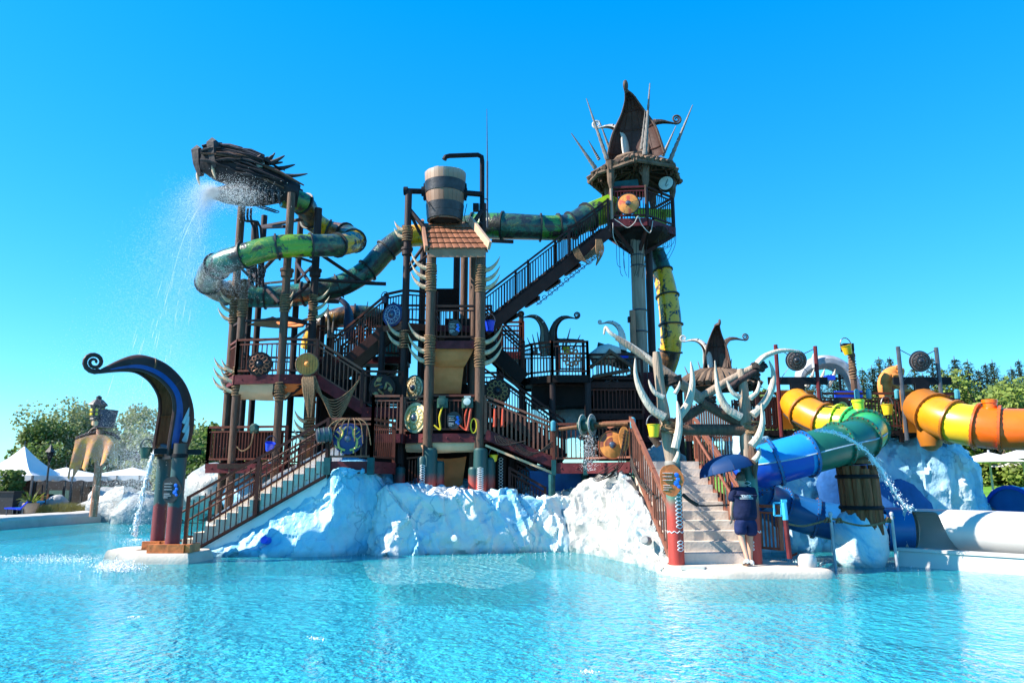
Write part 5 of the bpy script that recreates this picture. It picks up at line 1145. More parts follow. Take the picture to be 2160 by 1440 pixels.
# hexagonal log roof (seen from below)
RC = V((X(1338, 350, TY), TY, 0)); RR = 1.55
ez = Z(350, TY - 1.1); rim = []
for k, (a, dz) in enumerate(((-150, -.02), (-98, .12), (-45, .1), (0, 0), (60, 0), (125, 0), (178, 0))):
    rim.append(RC + V((RR * cos(R(a)), RR * sin(R(a)) * .95, ez + dz)))
ap = RC + V((0, 0, ez + .95)); nR = len(rim)
nL = 0
for k in range(nR):
    a, e = rim[k], rim[(k + 1) % nR]; cnt = max(3, int((e - a).length / .17))
    for i in range(cnt):
        q = lerp(a, e, (i + .5) / cnt); top = lerp(q, V((ap.x, ap.y, ap.z)), .62); out = (q - RC); out.z = 0
        q = q + out.normalized() * rnd.uniform(-.03, .12)
        b = MB(); b.tube([q, lerp(q, top, .5) + V((0, 0, .04)), top], [rnd.uniform(.075, .095), .085, .06], 7); b.build('roof_log', 'roof_log', t)
    b = MB(); b.tube([lerp(a, e, -.06) + V((0, 0, -.08)), lerp(a, e, 1.06) + V((0, 0, -.08))], .07, 7); b.build('eave_log', 'roof_log', t)
    b = MB(); b.bar(a - V((0, 0, .12)), lerp(a, V((RC.x, RC.y, ez + .35)), .9), .1, .14); b.bar(lerp(a, e, .5) - V((0, 0, .1)), V((RC.x, RC.y, ez + .4)), .08, .1); b.build('rafter', 'roof_under', t, kind='stuff')
b = MB(); b.add([q + V((0, 0, -.05)) for q in rim] + [RC + V((0, 0, ez + .42))], [((k + 1) % nR, k, nR) for k in range(nR)]); b.build('roof_underside', 'roof_under', t, sharp=10)
b = MB()
for k in range(nR):
    for i in range(14):
        q = lerp(rim[k], rim[(k + 1) % nR], rnd.random()); q = lerp(q, V((RC.x, RC.y, q.z)), rnd.uniform(0, .25)); b.bar(q + V((0, 0, -.02)), q + V((rnd.uniform(-.08, .08), rnd.uniform(-.08, .08), -rnd.uniform(.12, .34))), rnd.uniform(.03, .07))
b.build('hanging_sticks', 'roof_under', t, kind='stuff')
tz = ez + .62
b = MB(); b.lathe([(.72, -.12), (.78, 0), (.74, .08), (.2, .1)], (RC.x, RC.y, tz), n=12); b.build('ring_beam', 'roof_log', t)
# crown: four ship prows, opening outward
cr_b = V((RC.x, RC.y, tz - .05))
prow(t, cr_b + V((-.02, -.42, .02)), R(-112), 2.16, 'hull_grey', 'hull_brown', None, CROWN_K, CROWN_E, CROWN_W, curl=.075, name='prow', ws=1.35)
prow(t, cr_b + V((-.32, .1, 0)), R(176), 1.6, 'stave_light', 'hull_grey', None, CROWN_K, CROWN_E, CROWN_W, curl=.10, hs_=1.05)  # pale shell: the sunlit left side is put into the colour
prow(t, cr_b + V((.30, .12, 0)), R(2), 1.8, 'hull_grey', 'hull_grey', None, CROWN_K, CROWN_E, CROWN_W, curl=.10, hs_=1.3)
# long carved spikes
for px, py, bx, by, Y, r in ((1237, 208, 1273, 314, 23.1, .075), (1205, 281, 1247, 342, 23.2, .075), (1241, 296, 1260, 330, 24.6, .06), (1264, 254, 1285, 312, 24.9, .06), (1371, 176, 1362, 300, 22.75, .085), (1361, 232, 1355, 300, 22.9, .06), (1461, 222, 1420, 322, 23.4, .08), (1426, 266, 1403, 318, 24.7, .065), (1391, 305, 1388, 318, 25, .04)):
    p0, p1 = at(bx, by, Y), at(px, py, Y - .15); p0 = p0 + (p0 - p1) * .22; b = MB(); n_ = 22; b.tube([lerp(p0, p1, i / n_) for i in range(n_ + 1)], [r * (1 - .82 * i / n_) * (1.0 + (.16 if i % 2 else -.1) * (i < 16)) for i in range(n_ + 1)], 8); b.build('spike', 'spike', t)
# shield, drum, rope lights, nets
shield('shield', at(1325, 430, TY - 1.12), (-.15, -1, 0), .36, 'shield_red', 'red and orange sectored round shield on the lookout tower railing', 'boss_dark', 'boss_steel', 'sectors', 'shield_wood')
td = thing('drum', 'pale green faced round drum hung under the right lookout roof corner', 'drum', at(1403, 387, TY - .9)); b = MB(); ax = V((-.45, -1, .1)); b.lathe([(.26, -.16), (.27, -.12), (.27, .02), (.26, .03)], at(1405, 387, TY - .7), ax, 20); b.build('shell', 'black_iron', td); b = MB(); b.lathe([(.001, .032), (.23, .034), (.25, .028)], at(1405, 387, TY - .7), ax, 20, False); b.build('skin', 'drum_skin', td)
b = MB(); c_ = at(1405, 387, TY - .7) + ax.normalized() * .045; b.bar(c_ + V((-.02, 0, -.1)), c_ + V((.06, -.01, .12)), .09, .012); b.bar(c_ + V((0, 0, -.14)), c_ + V((.12, 0, -.02)), .06, .012); b.build('painted_emblem', 'teal', td)
b = MB(); b.tube(cr([at(1296, 462, TY - 1.2), at(1308, 470, TY - 1.2), at(1324, 480, TY - 1.2), at(1338, 470, TY - 1.25), at(1346, 456, TY - 1.25), at(1354, 474, TY - 1.2), at(1371, 491, TY - 1.1), at(1377, 466, TY - 1.0)], 5), .014, 5)
b.tube(cr([at(1293, 470, TY - 1.1), at(1294, 500, TY - 1.1), at(1306, 522, TY - .9)], 4), .012, 5); b.build('string_lights', 'stave_light', label='thin pale zigzag cord of lights along the lookout tower deck edge', cat='cord', loc=at(1340, 475, TY - 1.2))
b = MB()
for k in range(12): b.tube(cr([at(1300 + 6 * k, 505, 23.3), at(1303 + 5 * k + rnd.uniform(-6, 6), 540 + rnd.uniform(0, 30), 23.2), at(1310 + 4 * k, 570 + rnd.uniform(-20, 30), 23.3)], 4), .008, 4)
for k in range(10): b.tube(cr([at(1380 + 5 * k, 480, 23.4), at(1388 + 4 * k, 505 + rnd.uniform(0, 20), 23.4), at(1395 + rnd.uniform(-10, 15), 525 + rnd.uniform(-5, 25), 23.5)], 4), .008, 4)
b.build('hanging_net', 'rope_dark', label='frayed dark net threads hanging below the lookout tower deck', cat='net', loc=at(1340, 540, 23.3), kind=None)
b = MB()
for k in range(7): a0 = at(1207 + 2 * k, 528 - k, 22.3); b.tube(cr([a0, at(1225 + 3 * k, 548 + 1.5 * k, 22.3), at(1262, 512 + 2 * k, 22.6)], 6), .011, 5)
for k in range(6): b.tube(cr([at(1258 + 2 * k, 505, 22.5), at(1258 + 3 * k, 530, 22.5), at(1260 + rnd.uniform(-4, 6), 552 + 4 * (k % 3), 22.5)], 4), [.03] * 4 + [.02] * 4 + [.012], 5)
b.build('hanging_net', 'rope', label='brown rope net bunched at the top of the long stair', cat='net', loc=at(1240, 530, 22.4))
# ================================================================== right deck
t = thing('deck_platform', 'right hand deck with maroon edge board between front stair and antler gate', 'platform', (2.2, 20, 0))
rp_ = [(X(1168, 985, 20.0), 20.05), (X(1235, 985, 19.9), 19.95), (3.1, 19.05), (4.75, 19.05), (5.2, 21), (7.4, 22), (7.4, 24), (0.9, 24)]
deck(t, rp_, DZ); rv = [V((x, y, DZ)) for x, y in rp_]
railing(t, rv[0], rv[1], 1.03, 'rail_brown', .11); railing(t, rv[1], rv[2], 1.03, 'rail_lit', .11); fascia(t, rv[0], rv[1], .28); fascia(t, rv[1], rv[2], .28, 'maroon')
railing(t, rv[3], rv[4], 1.03, 'rail_brown', .1); railing(t, rv[4], rv[5], 1.03, 'rail_lit', .1); fascia(t, rv[4], rv[5], .2)
for i in (0, 1, 2): b = MB(); b.box(rv[i] + V((0, -.05, -.12)), (.12, .12, .4)); b.build('corner_block', 'teal', t)
for i in (0, 1, 2, 3): b = MB(); b.lathe([(.06, 0), (.07, .02), (.07, .24), (.03, .28)], rv[i] + V((0, -.02, .85)), n=10); b.build('post_cap', 'teal_cap', t)
b = MB(); q = rv[0] + V((-.05, .0, -.3)); b.tube([q, V((q.x, q.y, -.2))], .09, 10); b.tube([(2.0, 20.6, -.3), (2.0, 20.6, DZ)], .1, 10); b.build('support', 'teal', t, kind='stuff')
b = MB(); b.box((X(1197, 1000, 20.8), 20.8, 1.55), (2.1, .1, 1.0)); b.build('blue_panel', 'blue_paint', t)
# lower dark handrails under the front stair
t = thing('railing_gate', 'dark low railing under the front right stair beside the painted posts', 'railing', (.2, 20.6, 1.3))
railing(t, at(1075, 1010, 20.5) - V((0, 0, .3)), at(1150, 1052, 20.3) - V((0, 0, .3)), .6, 'rail_dark', .09)
railing(t, at(1072, 985, 20.9) - V((0, 0, .3)), at(1155, 1028, 20.9) - V((0, 0, .3)), .6, 'rail_dark', .09)
shield('shield', at(1292, 938, 19.35), (-.1, -1, 0), .36, 'shield_wood', 'large tan wooden shield with one dark red quarter on the right deck railing', 'shield_wood_dark', 'boss_steel', 'half', 'shield_wood_dark')
c = at(1317, 925, 19.0); t = thing('wood_slice_sign', 'upright oval slice of pale wood beside the tan shield', 'sign', c); b = MB(); b.prism([c + V((.135 * cos(a) * (1 + .06 * sin(3 * a)), 0, .32 * sin(a))) for a in [2 * pi * k / 22 for k in range(22)]], (0, .05, 0)); b.build('board', 'shield_wood', t)
b = MB()
for z in (.12, .04, -.05, -.14): b.bar(c + V((-.07, -.006, z)), c + V((.07, -.006, z)), .03, .008, V((0, 0, 1)))
b.build('lettering', 'bronze', t, kind='stuff')
# spoked twin drum on an axle with water trickling through
t = thing('water_drum', 'dark green twin disc water drum on a horizontal shaft above the right deck', 'water drum', at(1240, 896, 19.6)); c = at(1246, 896, 19.5); ax = V((1, -.55, 0)).normalized()
for o_, nm in ((-.24, 'disc'), (.02, 'disc')):
    b = MB(); b.lathe([(.02, -.02), (.27, -.015), (.29, 0), (.27, .015), (.02, .02)], c + ax * o_, ax, 24); b.build(nm, 'green_dark', t)
    b = MB(); x_, y_, d_ = frame(ax)
    for rr in (.28, .2): b.tube([c + ax * (o_ + .02) + (x_ * cos(a) + y_ * sin(a)) * rr for a in [2 * pi * k / 24 for k in range(24)]], .012, 5, closed=True)
    pts = [c + ax * (o_ + .024) + (x_ * cos(a) + y_ * sin(a)) * (.24 + .025 * sin(9 * a)) for a in [2 * pi * k / 64 for k in range(64)]]; b.tube(pts, .011, 4, closed=True); b.build('knot_ring', 'stave_light', t, kind='stuff')
b = MB(); b.tube([c - ax * .34, c + ax * .12], .14, 12); b.build('hub', 'hose_green', t)
b = MB(); b.tube([at(1180, 905, 19.9), c], .05, 8); b.tube([c, at(1325, 893, 19.1)], .06, 8); b.build('shaft', 'hull_inside', t)
# ================================================================== knot platform with tulip prows
t = thing('play_platform', 'railed platform with square knot panel and fence rails right of the bucket tower', 'platform', at(1190, 795, 22.3)); PZ = Z(797, 22.2)
pp_ = [(X(1102, 797, 22.4), 22.5), (X(1122, 797, 22.0), 22.0), (X(1165, 797, 21.6), 21.6), (X(1240, 797, 21.6), 21.6), (X(1245, 797, 23), 23.6), (X(1102, 797, 23.6), 23.8)]
deck(t, pp_, PZ); pv = [V((x, y, PZ)) for x, y in pp_]
for i in range(6):
    if i != 5: railing(t, pv[i], pv[(i + 1) % 6], 1.0, 'rail_brown' if i < 3 else 'rail_dark', .1)
    fascia(t, pv[i], pv[(i + 1) % 6], .22, 'deck_dark')
c = (pv[2] + pv[3]) * .5 + V((.05, -.04, .52))
b = MB()
for q in range(2):
    b.tube([c + V((.27 * (.74 + .26 * sin(5 * a + q * pi)) * cos(a), -.03 - .012 * cos(10 * a), .27 * (.74 + .26 * sin(5 * a + q * pi)) * sin(a))) for a in [2 * pi * k / 70 for k in range(70)]], .028, 5, closed=True)
b.build('knot_emblem', 'bronze', t); b = MB()
for s_ in (-1, 1): b.bar(c + V((s_ * .34, -.02, -.36)), c + V((s_ * .34, -.02, .36)), .04); b.bar(c + V((-.36, -.02, s_ * .34)), c + V((.36, -.02, s_ * .34)), .04)
b.build('square_frame', 'rail_dark', t, kind='stuff')
b = MB(); b.tube(cr([at(1176, 790, 22.6), at(1176, 722, 22.6), at(1180, 717, 22.6), at(1226, 719, 22.4), at(1230, 724, 22.4), at(1231, 790, 22.4)], 3), .05, 8); b.build('pipe_arch', 'black_iron', t)
bucket('spray_bucket', at(1195, 738, 22.4), .12, .24, 'yellow_flat', 'small yellow bucket on the knot platform pipe arch')
for i in (0, 2, 3, 4): b = MB(); b.tube([(pv[i].x, pv[i].y + .1, -.3), (pv[i].x, pv[i].y + .1, PZ - .1)], .1, 10); b.build('support', 'pole_dark', t)
b = MB(); b.box((X(1180, 840, 22.6), 22.7, PZ - .55), (1.7, 1.2, .6)); b.build('under_frame', 'deck_dark', t)
t = thing('prow_ornament', 'pair of grey ship prows curling apart like a tulip over the knot platform', 'prow ornament', at(1157, 750, 22.8)); q = at(1157, 748, 22.8)
prow(t, q + V((-.10, 0, 0)), R(190), 1.32, 'hull_grey', 'stave_light', None, CROWN_K, CROWN_E, [w_ * .9 for w_ in CROWN_W], curl=.085, hs_=1.05)
prow(t, q + V((.14, 0, 0)), R(-12), 1.28, 'hull_grey', 'hull_brown', None, CROWN_K, CROWN_E, [w_ * .9 for w_ in CROWN_W], curl=.085, hs_=1.1)
SP = 'thin pale spike sticking up around the tulip prows'
for px, py, bx, by, lb in ((1112, 712, 1126, 745, 'leftmost thin pale spike left of the tulip prows'), (1123, 705, 1132, 745, 'second thin pale spike left of the tulip prows'), (1203, 692, 1192, 735, 'tall thin pale spike just right of the tulip prows'), (1224, 706, 1210, 735, 'rightmost thin pale spike right of the tulip prows'), (1190, 712, 1186, 738, 'short thin pale spike between tulip prows and pipe arch'), (1133, 700, 1140, 740, 'thin pale spike close against the left tulip prow')):
    b = MB(); b.tube([at(bx, by, 22.9), at(px, py, 22.9)], [.045, .01], 6); b.build('spike', 'spike', label=lb, cat='spike', group='spikes around the tulip prows', loc=at(bx, by, 22.9))
# ================================================================== gabled hut with pale shell roof
t = thing('gabled_hut', 'small hut with sloping log gable and pale ribbed shell roof left of the tall mast', 'hut', at(1300, 800, 22.6))
q = at(1312, 742, 22.9); prow(t, q, R(170), 1.05, 'stave_light', 'hull_inside', None, CROWN_K, CROWN_E, [w_ * 1.2 for w_ in CROWN_W], curl=.06, hs_=1.2)
b = MB(); rows = []
for i in range(9):
    a0 = i / 8; rows.append([lerp(at(1268, 752, 22.4), at(1340, 775, 22.4), j / 8) + V((0, 1.4 * a0, .5 * sin(a0 * pi) + .18 * abs(sin(j * pi / 1.0 + .5)))) for j in range(9)])
b.grid(rows); b.build('shell_roof', 'hull_grey', t)
for p0, p1 in (((1283, 738), (1336, 775)), ((1287, 742), (1245, 775)), ((1250, 795), (1328, 780))):
    b = MB(); b.tube([at(*p0, 22.1), at(*p1, 22.1)], .06, 8); b.build('gable_log', 'pole_wood', t)
b = MB()
for k in range(10): q = at(1262 + 7.5 * k, 790, 22.2); b.bar(q, q + V((0, 0, .55 - .045 * abs(k - 3) * 2)), .04)
b.build('gable_bars', 'rail_lit', t, kind='stuff')
b = MB(); b.lathe([(.001, -.5), (.2, -.45), (.32, -.1), (.30, .2), (.1, .48), (.001, .5)], at(1277, 748, 22.5), (1, .1, .35), 12); b.build('log_butt', 'stave_light', t)
b = MB(); b.box(at(1316, 753, 22.5), (.26, .1, .16)); b.build('blue_nozzle', 'blue_plastic', t)
c0_ = at(1300, 860, 22.6)
b = MB(); b.box((c0_.x, 22.9, (Z(795, 22.4) + DZ) / 2 + .1), (1.45, 1.0, Z(795, 22.4) - DZ - .1)); b.build('shade_box', 'deck_dark', t)  # solid dark box stands in for the black shade inside
b = MB()
for k in range(13): q = lerp(V((c0_.x - .7, 22.36, DZ + .3)), V((c0_.x + .75, 22.36, DZ + .3)), k / 12); b.bar(q, q + V((0, 0, 2.2)), .04)
b.build('bars', 'rail_dark', t, kind='stuff')
for pz, mt_ in ((872, 'rail_brown'), (806, 'rail_dark')): railing(t, V((c0_.x - .85, 22.2, Z(pz, 22.2))), V((c0_.x + .75, 22.2, Z(pz, 22.2))), .85, mt_, .11); fascia(t, V((c0_.x - .85, 22.2, Z(pz, 22.2))), V((c0_.x + .75, 22.2, Z(pz, 22.2))), .18, 'stringer')
c = at(1291, 810, 22.3); b = MB()
for q in range(2): b.tube([c + V((.24 * (.75 + .25 * sin(3 * a + q * pi)) * cos(a + .5), 0, .24 * (.75 + .25 * sin(3 * a + q * pi)) * sin(a + .5))) for a in [2 * pi * k / 48 for k in range(48)]], .018, 5, closed=True)
b.build('triquetra', 'grey_iron', t)
# brown barrel column below the tall mast
b = MB(); q = at(1362, 880, 22.9); 
t = thing('slat_column', 'dark brown slatted column around the foot of the tall mast', 'column', (mx_ + .1, 23.7, DZ))
for k in range(18): a = 2 * pi * k / 18; b = MB(); b.bar((mx_ + .1 + .52 * cos(a), 23.7 + .52 * sin(a), DZ - .3), (mx_ + .1 + .52 * cos(a), 23.7 + .52 * sin(a), Z(790, 23.7)), .165, .05, V((cos(a), sin(a), 0))); b.build('slat', 'maroon', t)
b = MB()
for zz in (Z(850, 23.7), Z(935, 23.7)): b.lathe([(.56, -.03), (.57, 0), (.56, .03)], (mx_ + .1, 23.7, zz), n=20, cap=False)
b.build('band', 'black_iron', t, kind='stuff')
# inner white rocks seen through the frame
boulder(at(1215, 880, 23.6), (.9, .5, .75), 51, 'ice_back', 'pale blue rock high behind the twin disc water drum', .3)
boulder(at(1140, 1045, 22.6), (1.2, .6, .9), 52, 'ice_back', 'pale blue rock deep under the right deck', .2)
boulder(at(1250, 1045, 21.4), (1.6, .6, .8), 53, 'ice_blue', 'blue rock under the tan shield deck', .2)
boulder(at(1400, 985, 21.6), (.7, .5, .7), 54, 'ice_white', 'white rock seen through the antler stair railing', .2)
# log canopy with prow crown behind the antler gate
t = thing('log_canopy', 'log roofed canopy with ship prow crown behind the antler gate', 'canopy', at(1520, 830, 21.5)); Yc = 21.6
RC2 = at(1512, 815, Yc); ez2 = RC2.z; rim = [RC2 + V((1.35 * cos(R(a)), 1.1 * sin(R(a)), 0)) for a in (-150, -90, -30, 30, 90, 150)]
for k in range(6):
    a, e = rim[k], rim[(k + 1) % 6]
    for i in range(6):
        q = lerp(a, e, (i + .5) / 6); top = lerp(q, RC2 + V((0, 0, .75)), .6); b = MB(); b.tube([q, lerp(q, top, .5) + V((0, 0, .05)), top], [.1, .1, .07], 7); b.build('roof_log', 'roof_log', t)
b = MB(); b.add([q + V((0, 0, -.08)) for q in rim] + [RC2 + V((0, 0, .3))], [((k + 1) % 6, k, 6) for k in range(6)]); b.lathe([(.5, .35), (.55, .42), (.5, .5)], RC2, n=12); b.build('roof_underside', 'roof_under', t, sharp=10)
q = RC2 + V((0.0, 0, .45)); prow(t, q + V((-.02, -.2, 0)), R(-95), 1.38, 'hull_grey', 'hull_brown', None, CROWN_K, CROWN_E, [w_ * .85 for w_ in CROWN_W], curl=.05)
prow(t, q + V((-.2, .1, 0)), R(175), 1.05, 'stave_light', 'hull_grey', None, CROWN_K, CROWN_E, CROWN_W, curl=.1, hs_=1.2); prow(t, q + V((.2, .1, 0)), R(5), 1.1, 'hull_grey', 'hull_grey', None, CROWN_K, CROWN_E, CROWN_W, curl=.1, hs_=1.3)  # left prow paler: its sunlit side is put into the colour
for px, py, bx, by in ((1444, 773, 1462, 815), (1472, 762, 1487, 810), (1458, 790, 1470, 815), (1543, 757, 1537, 810), (1554, 775, 1545, 812), (1585, 765, 1566, 815), (1480, 775, 1490, 808), (1562, 780, 1556, 812)):
    b = MB(); b.tube([at(bx, by, Yc), at(px, py, Yc)], [.05, .01], 6); b.build('spike', 'spike', t)
for k in (0, 2, 3, 5): q = rim[k] * 1.0; q = lerp(q, RC2, .15); b = MB(); b.tube([(q.x, q.y, .2), (q.x, q.y, ez2)], .09, 9); b.build('support', 'pole_dark', t)
# slatted fences behind gate
t = thing('slat_fence', 'brown slatted fence under the log canopy behind the antler gate', 'fence', at(1500, 900, 20.6))
for (x0, x1, yt, yb, Y, mt) in ((1445, 1545, 850, 930, 20.3, 'rail_lit'), (1545, 1640, 840, 905, 20.9, 'rail_brown'), (1600, 1665, 835, 905, 20.2, 'rail_dark')):
    n_ = int((x1 - x0) / 5)
    b = MB()
    for k in range(n_): q = at(lerp(x0, x1, (k + .5) / n_), yb, Y); b.bar(q, V((q.x, q.y, Z(yt, Y) - rnd.uniform(0, .06))), .05, .02)
    b.build('slats', mt, t, kind='stuff'); b = MB(); b.bar(at(x0, yb - 8, Y) + V((0, .05, 0)), at(x1, yb - 8, Y) + V((0, .05, 0)), .05, .06); b.bar(at(x0, yt + 12, Y) + V((0, .05, 0)), at(x1, yt + 12, Y) + V((0, .05, 0)), .05, .06); b.build('fence_rail', mt, t)
# ================================================================== antler stair
t = thing('staircase', 'grey wet stair with brown railings climbing from the pool through the antler gate', 'staircase', (3.9, 15, .2))
a = V((3.16, 15.0, .18)); e = V((3.10, 19.1, DZ)); wv = V((1.56, 0, 0))
flight(t, a, e, wv, 11, 'step_grey', .26)
b = MB(); b.prism([a + V((.02, .1, -.7)), a + V((.02, .1, -.02)), e + V((.02, 0, -.25)), e + V((.02, 0, -2.7))], (1.5, 0, 0)); b.build('stair_base', 'concrete', t)
for o_ in (V((-.04, 0, 0)), wv + V((.04, 0, 0))):
    railing(t, a + o_ + V((0, .1, .1)), e + o_ + V((0, 0, .08)), 1.05, 'rail_lit', .27, True, .0, bw=.03)
    b = MB(); b.bar(a + o_ + V((0, 0, .02)), e + o_, .06, .1); b.build('edge_rail', 'rail_lit', t)
o_ = wv + V((-.12, 0, 0)); b = MB(); b.tube(cr([a + o_ + V((0, .1, .15)), a + o_ + V((0, -.1, .75)), a + o_ + V((0, .2, .98)), e + o_ + V((0, 0, .95))], 3), .03, 7); b.build('handrail', 'rail_lit', t)
# landing slab in the water
t = thing('landing_slab', 'rounded pale concrete landing slab in the water at the antler stair', 'landing', (4.4, 14.7, 0)); pts = cr([(2.95, 14.75, 0), (3.25, 14.3, 0), (3.9, 14.06, 0), (5.0, 14.05, 0), (5.85, 14.1, 0), (5.9, 14.5, 0), (5.75, 15.3, 0), (5.3, 16.0, 0), (4.4, 16.2, 0), (3.2, 16.0, 0), (2.9, 15.3, 0)], 5, True)
cc = V((4.3, 14.95, 0)); rows = [[V((cc.x + (p_.x - cc.x) * k, cc.y + (p_.y - cc.y) * k, z)) for p_ in pts + pts[:1]] for k, z in ((1.03, -.5), (1.03, -.02), (1.01, .07), (.985, .13), (.95, .155), (.5, .165), (.01, .17))]
b = MB(); b.grid(rows); b.build('slab', 'concrete', t, sharp=50)
b = MB(); b.lathe([(.001, -.06), (.16, -.05), (.175, .02), (.17, .12), (.13, .18), (.001, .2)], (5.62, 14.62, .2), n=16); b.build('footing', 'white_fibre', t)
b = MB(); b.prism([V((3.15, 14.36, .19)), V((3.55, 14.18, .19)), V((3.62, 14.3, .19)), V((3.2, 14.5, .19))], (0, 0, -.07)); b.build('drain_cover', 'concrete_wet', t)
# ================================================================== antler gate
t = GT = thing('antler_gate', 'rustic timber gate of two tusked posts with crossed logs over the right stair', 'gate', (4, 15.1, .2))
gp = {}
for k, px, Y, top in (('L', 1426, 14.95, 742), ('R', 1589, 15.0, 778)):
    q = at(px, 1150, Y); gp[k] = (q.x, q.y); zt = Z(top, Y) if k == 'L' else Z(778, Y)
    b = MB(); b.tube([(q.x, q.y, .12), (q.x, q.y, .8), (q.x, q.y, 1.5), (q.x, q.y, 2.15)], .155, 18); b.build('painted_post', 'gate_paint', t)
    b = MB(); off = -.17 if k == 'L' else -.0
    b.tube(cr([(q.x, q.y, 2.1), (q.x + off * .4 - .02, q.y, 2.7), (q.x + off, q.y, 3.4), (q.x + off * 1.1 - (.06 if k == 'L' else .05), q.y, zt)], 4), [.135] * 4 + [.12] * 4 + [.10] * 4 + [.07], 12); b.build('trunk', 'post_pale', t)
    knotwork(t, q.x, q.y, .156, .85, 1.75, R(-68 if k == 'L' else -125), .9, 12, rad=.008); knotwork(t, q.x, q.y, .156, .42, .62, R(-68 if k == 'L' else -125), .8, 3, rad=.008)
    b = MB(); b.tube([V((q.x + .158 * cos(a), q.y + .158 * sin(a), .78 + .02 * sin(a * 9))) for a in [2 * pi * j / 36 for j in range(36)]], .008, 5, closed=True); b.build('painted_ring', 'letter_white', t)
def gtusk(pts, Y0, r, dY=0.0):
    r *= .84; b = MB(); C_ = cr([at(px, py, Y0 + dY * i / (len(pts) - 1)) for i, (px, py) in enumerate(pts)], 5); n_ = len(C_) - 1
    b.tube(C_, [r * (1 - (i / n_) ** 2 * .9) for i in range(n_ + 1)], 10); return b.build('tusk', 'tusk_pale', t)
gtusk([(1402, 880), (1375, 862), (1352, 825), (1341, 790), (1340, 755)], 14.8, .105); gtusk([(1432, 878), (1452, 850), (1460, 815), (1460, 785), (1457, 762)], 14.8, .10)
gtusk([(1400, 838), (1382, 828), (1372, 812), (1368, 800)], 14.75, .062); gtusk([(1424, 830), (1432, 815), (1434, 803)], 14.7, .05)
gtusk([(1424, 945), (1432, 905), (1432, 870), (1428, 845)], 14.72, .10); gtusk([(1424, 975), (1430, 960), (1431, 945)], 14.7, .07)
gtusk([(1563, 880), (1535, 862), (1519, 835), (1512, 805), (1508, 760)], 14.8, .10); gtusk([(1588, 875), (1613, 848), (1629, 815), (1631, 785), (1622, 760)], 14.8, .10)
gtusk([(1562, 838), (1546, 828), (1537, 812), (1533, 802)], 14.75, .06); gtusk([(1582, 840), (1596, 828), (1601, 812), (1600, 803)], 14.75, .06)
gtusk([(1585, 940), (1600, 920), (1608, 890), (1606, 850)], 14.72, .10); gtusk([(1590, 972), (1600, 958), (1602, 942)], 14.7, .075)
def log(p0, p1, r0, r1=None, sag=0.0, mt='pole_wood', name='log'):
    b = MB(); m_ = (p0 + p1) * .5 + V((0, 0, sag)); b.tube(cr([p0, m_, p1], 6), [lerp(r0, r1 or r0, i / 12) for i in range(13)], 12); return b.build(name, mt, t)
log(at(1432, 906, 14.95), at(1590, 908, 15.0), .115, .115, .01); log(at(1390, 940, 15.1), at(1372, 916, 15.1), .07)
log(at(1300, 712, 15.3), at(1490, 850, 15.2), .055, .12, .04, 'post_pale'); log(at(1470, 845, 15.2), at(1590, 775, 14.95), .1, .07, .03, 'post_pale')
log(at(1428, 890, 15.1), at(1500, 848, 15.2), .10, .09, .0); log(at(1482, 850, 15.1), at(1570, 900, 15.05), .10, .09, .0)
log(at(1535, 820, 15), at(1618, 770, 14.8), .07, .05, .02, 'pole_dark'); log(at(1390, 912, 15.2), at(1420, 890, 14.8), .11, .10)
b = MB(); C_ = cr([at(1596, 768, 14.8), at(1612, 752, 14.8), at(1640, 741, 14.8), at(1665, 739, 14.8), at(1690, 742, 14.8)], 5); b.tube(C_, [.10, .105, .105, .10, .10, .095, .095, .09, .09, .085, .08, .08, .07, .07, .06, .06, .05, .045, .035, .03, .015], 10, el=.6); b.build('rib_bone', 'tusk_pale', t)
b = MB(); C_ = cr([at(1274, 705, 15.35), at(1278, 690, 15.35), at(1290, 704, 15.3), at(1330, 728, 15.3), at(1382, 765, 15.2)], 5); b.tube(C_, [.02 + .045 * i / 20 for i in range(21)], 8); b.build('antler_branch', 'tusk_pale', t)
for (px, py, Y, r) in ((1412, 904, 14.95, .17), (1583, 905, 15.0, .17), (1495, 848, 15.2, .14), (1588, 790, 15.0, .13), (1600, 775, 14.85, .11), (1420, 800, 15.0, .16)):
    c = at(px, py, Y); b = MB()
    for k in range(7):
        tx = V((rnd.uniform(-.5, .5), rnd.uniform(-.3, .3), 1)).normalized(); x_, y_, d_ = frame(tx); off = V((0, 0, rnd.uniform(-.09, .09)))
        b.tube([c + off + (x_ * cos(a) + y_ * sin(a)) * r * rnd.uniform(.98, 1.06) for a in [2 * pi * j / 12 for j in range(12)]], .024, 5, closed=True)
    b.build('rope_lashing', 'rope' if py > 880 else 'rope_dark', t)
b = MB(); x0, y0 = gp['R']; b.tube(cr([(x0 + .02, y0 - .2, 2.5), (x0 + .05, y0 - .2, 2.1), (x0 + .05, y0 - .2, 1.8)], 4), [.02, .06, .09, .1, .09, .07, .05, .03, .01], 8); b.build('hanging_bark', 'pole_wood', t)
sign('notice_board', at(1416, 1012, 14.7), (-.05, -1, 0), .46, .62, 'orange brown wooden notice board with white lettering on the left antler post', 'sign_wood')
bucket('spray_bucket', at(1379, 908, 14.8), .13, .25, 'yellow_plastic', 'bright yellow bucket hanging left of the antler gate')
b = MB(); b.tube(cr([at(1440, 1042, 14.9), at(1462, 1062, 14.9), at(1482, 1066, 14.9), at(1550, 1063, 14.9), at(1585, 1052, 15.0)], 5), .018, 6); b.tube(cr([at(1440, 1042, 14.9), at(1455, 1055, 14.9), at(1472, 1065, 14.9)], 4), .04, 6)
b.build('barrier_rope', 'rope_dark', label='dark rope barrier strung across the antler stair', cat='rope', loc=at(1500, 1065, 14.9))
b = MB()
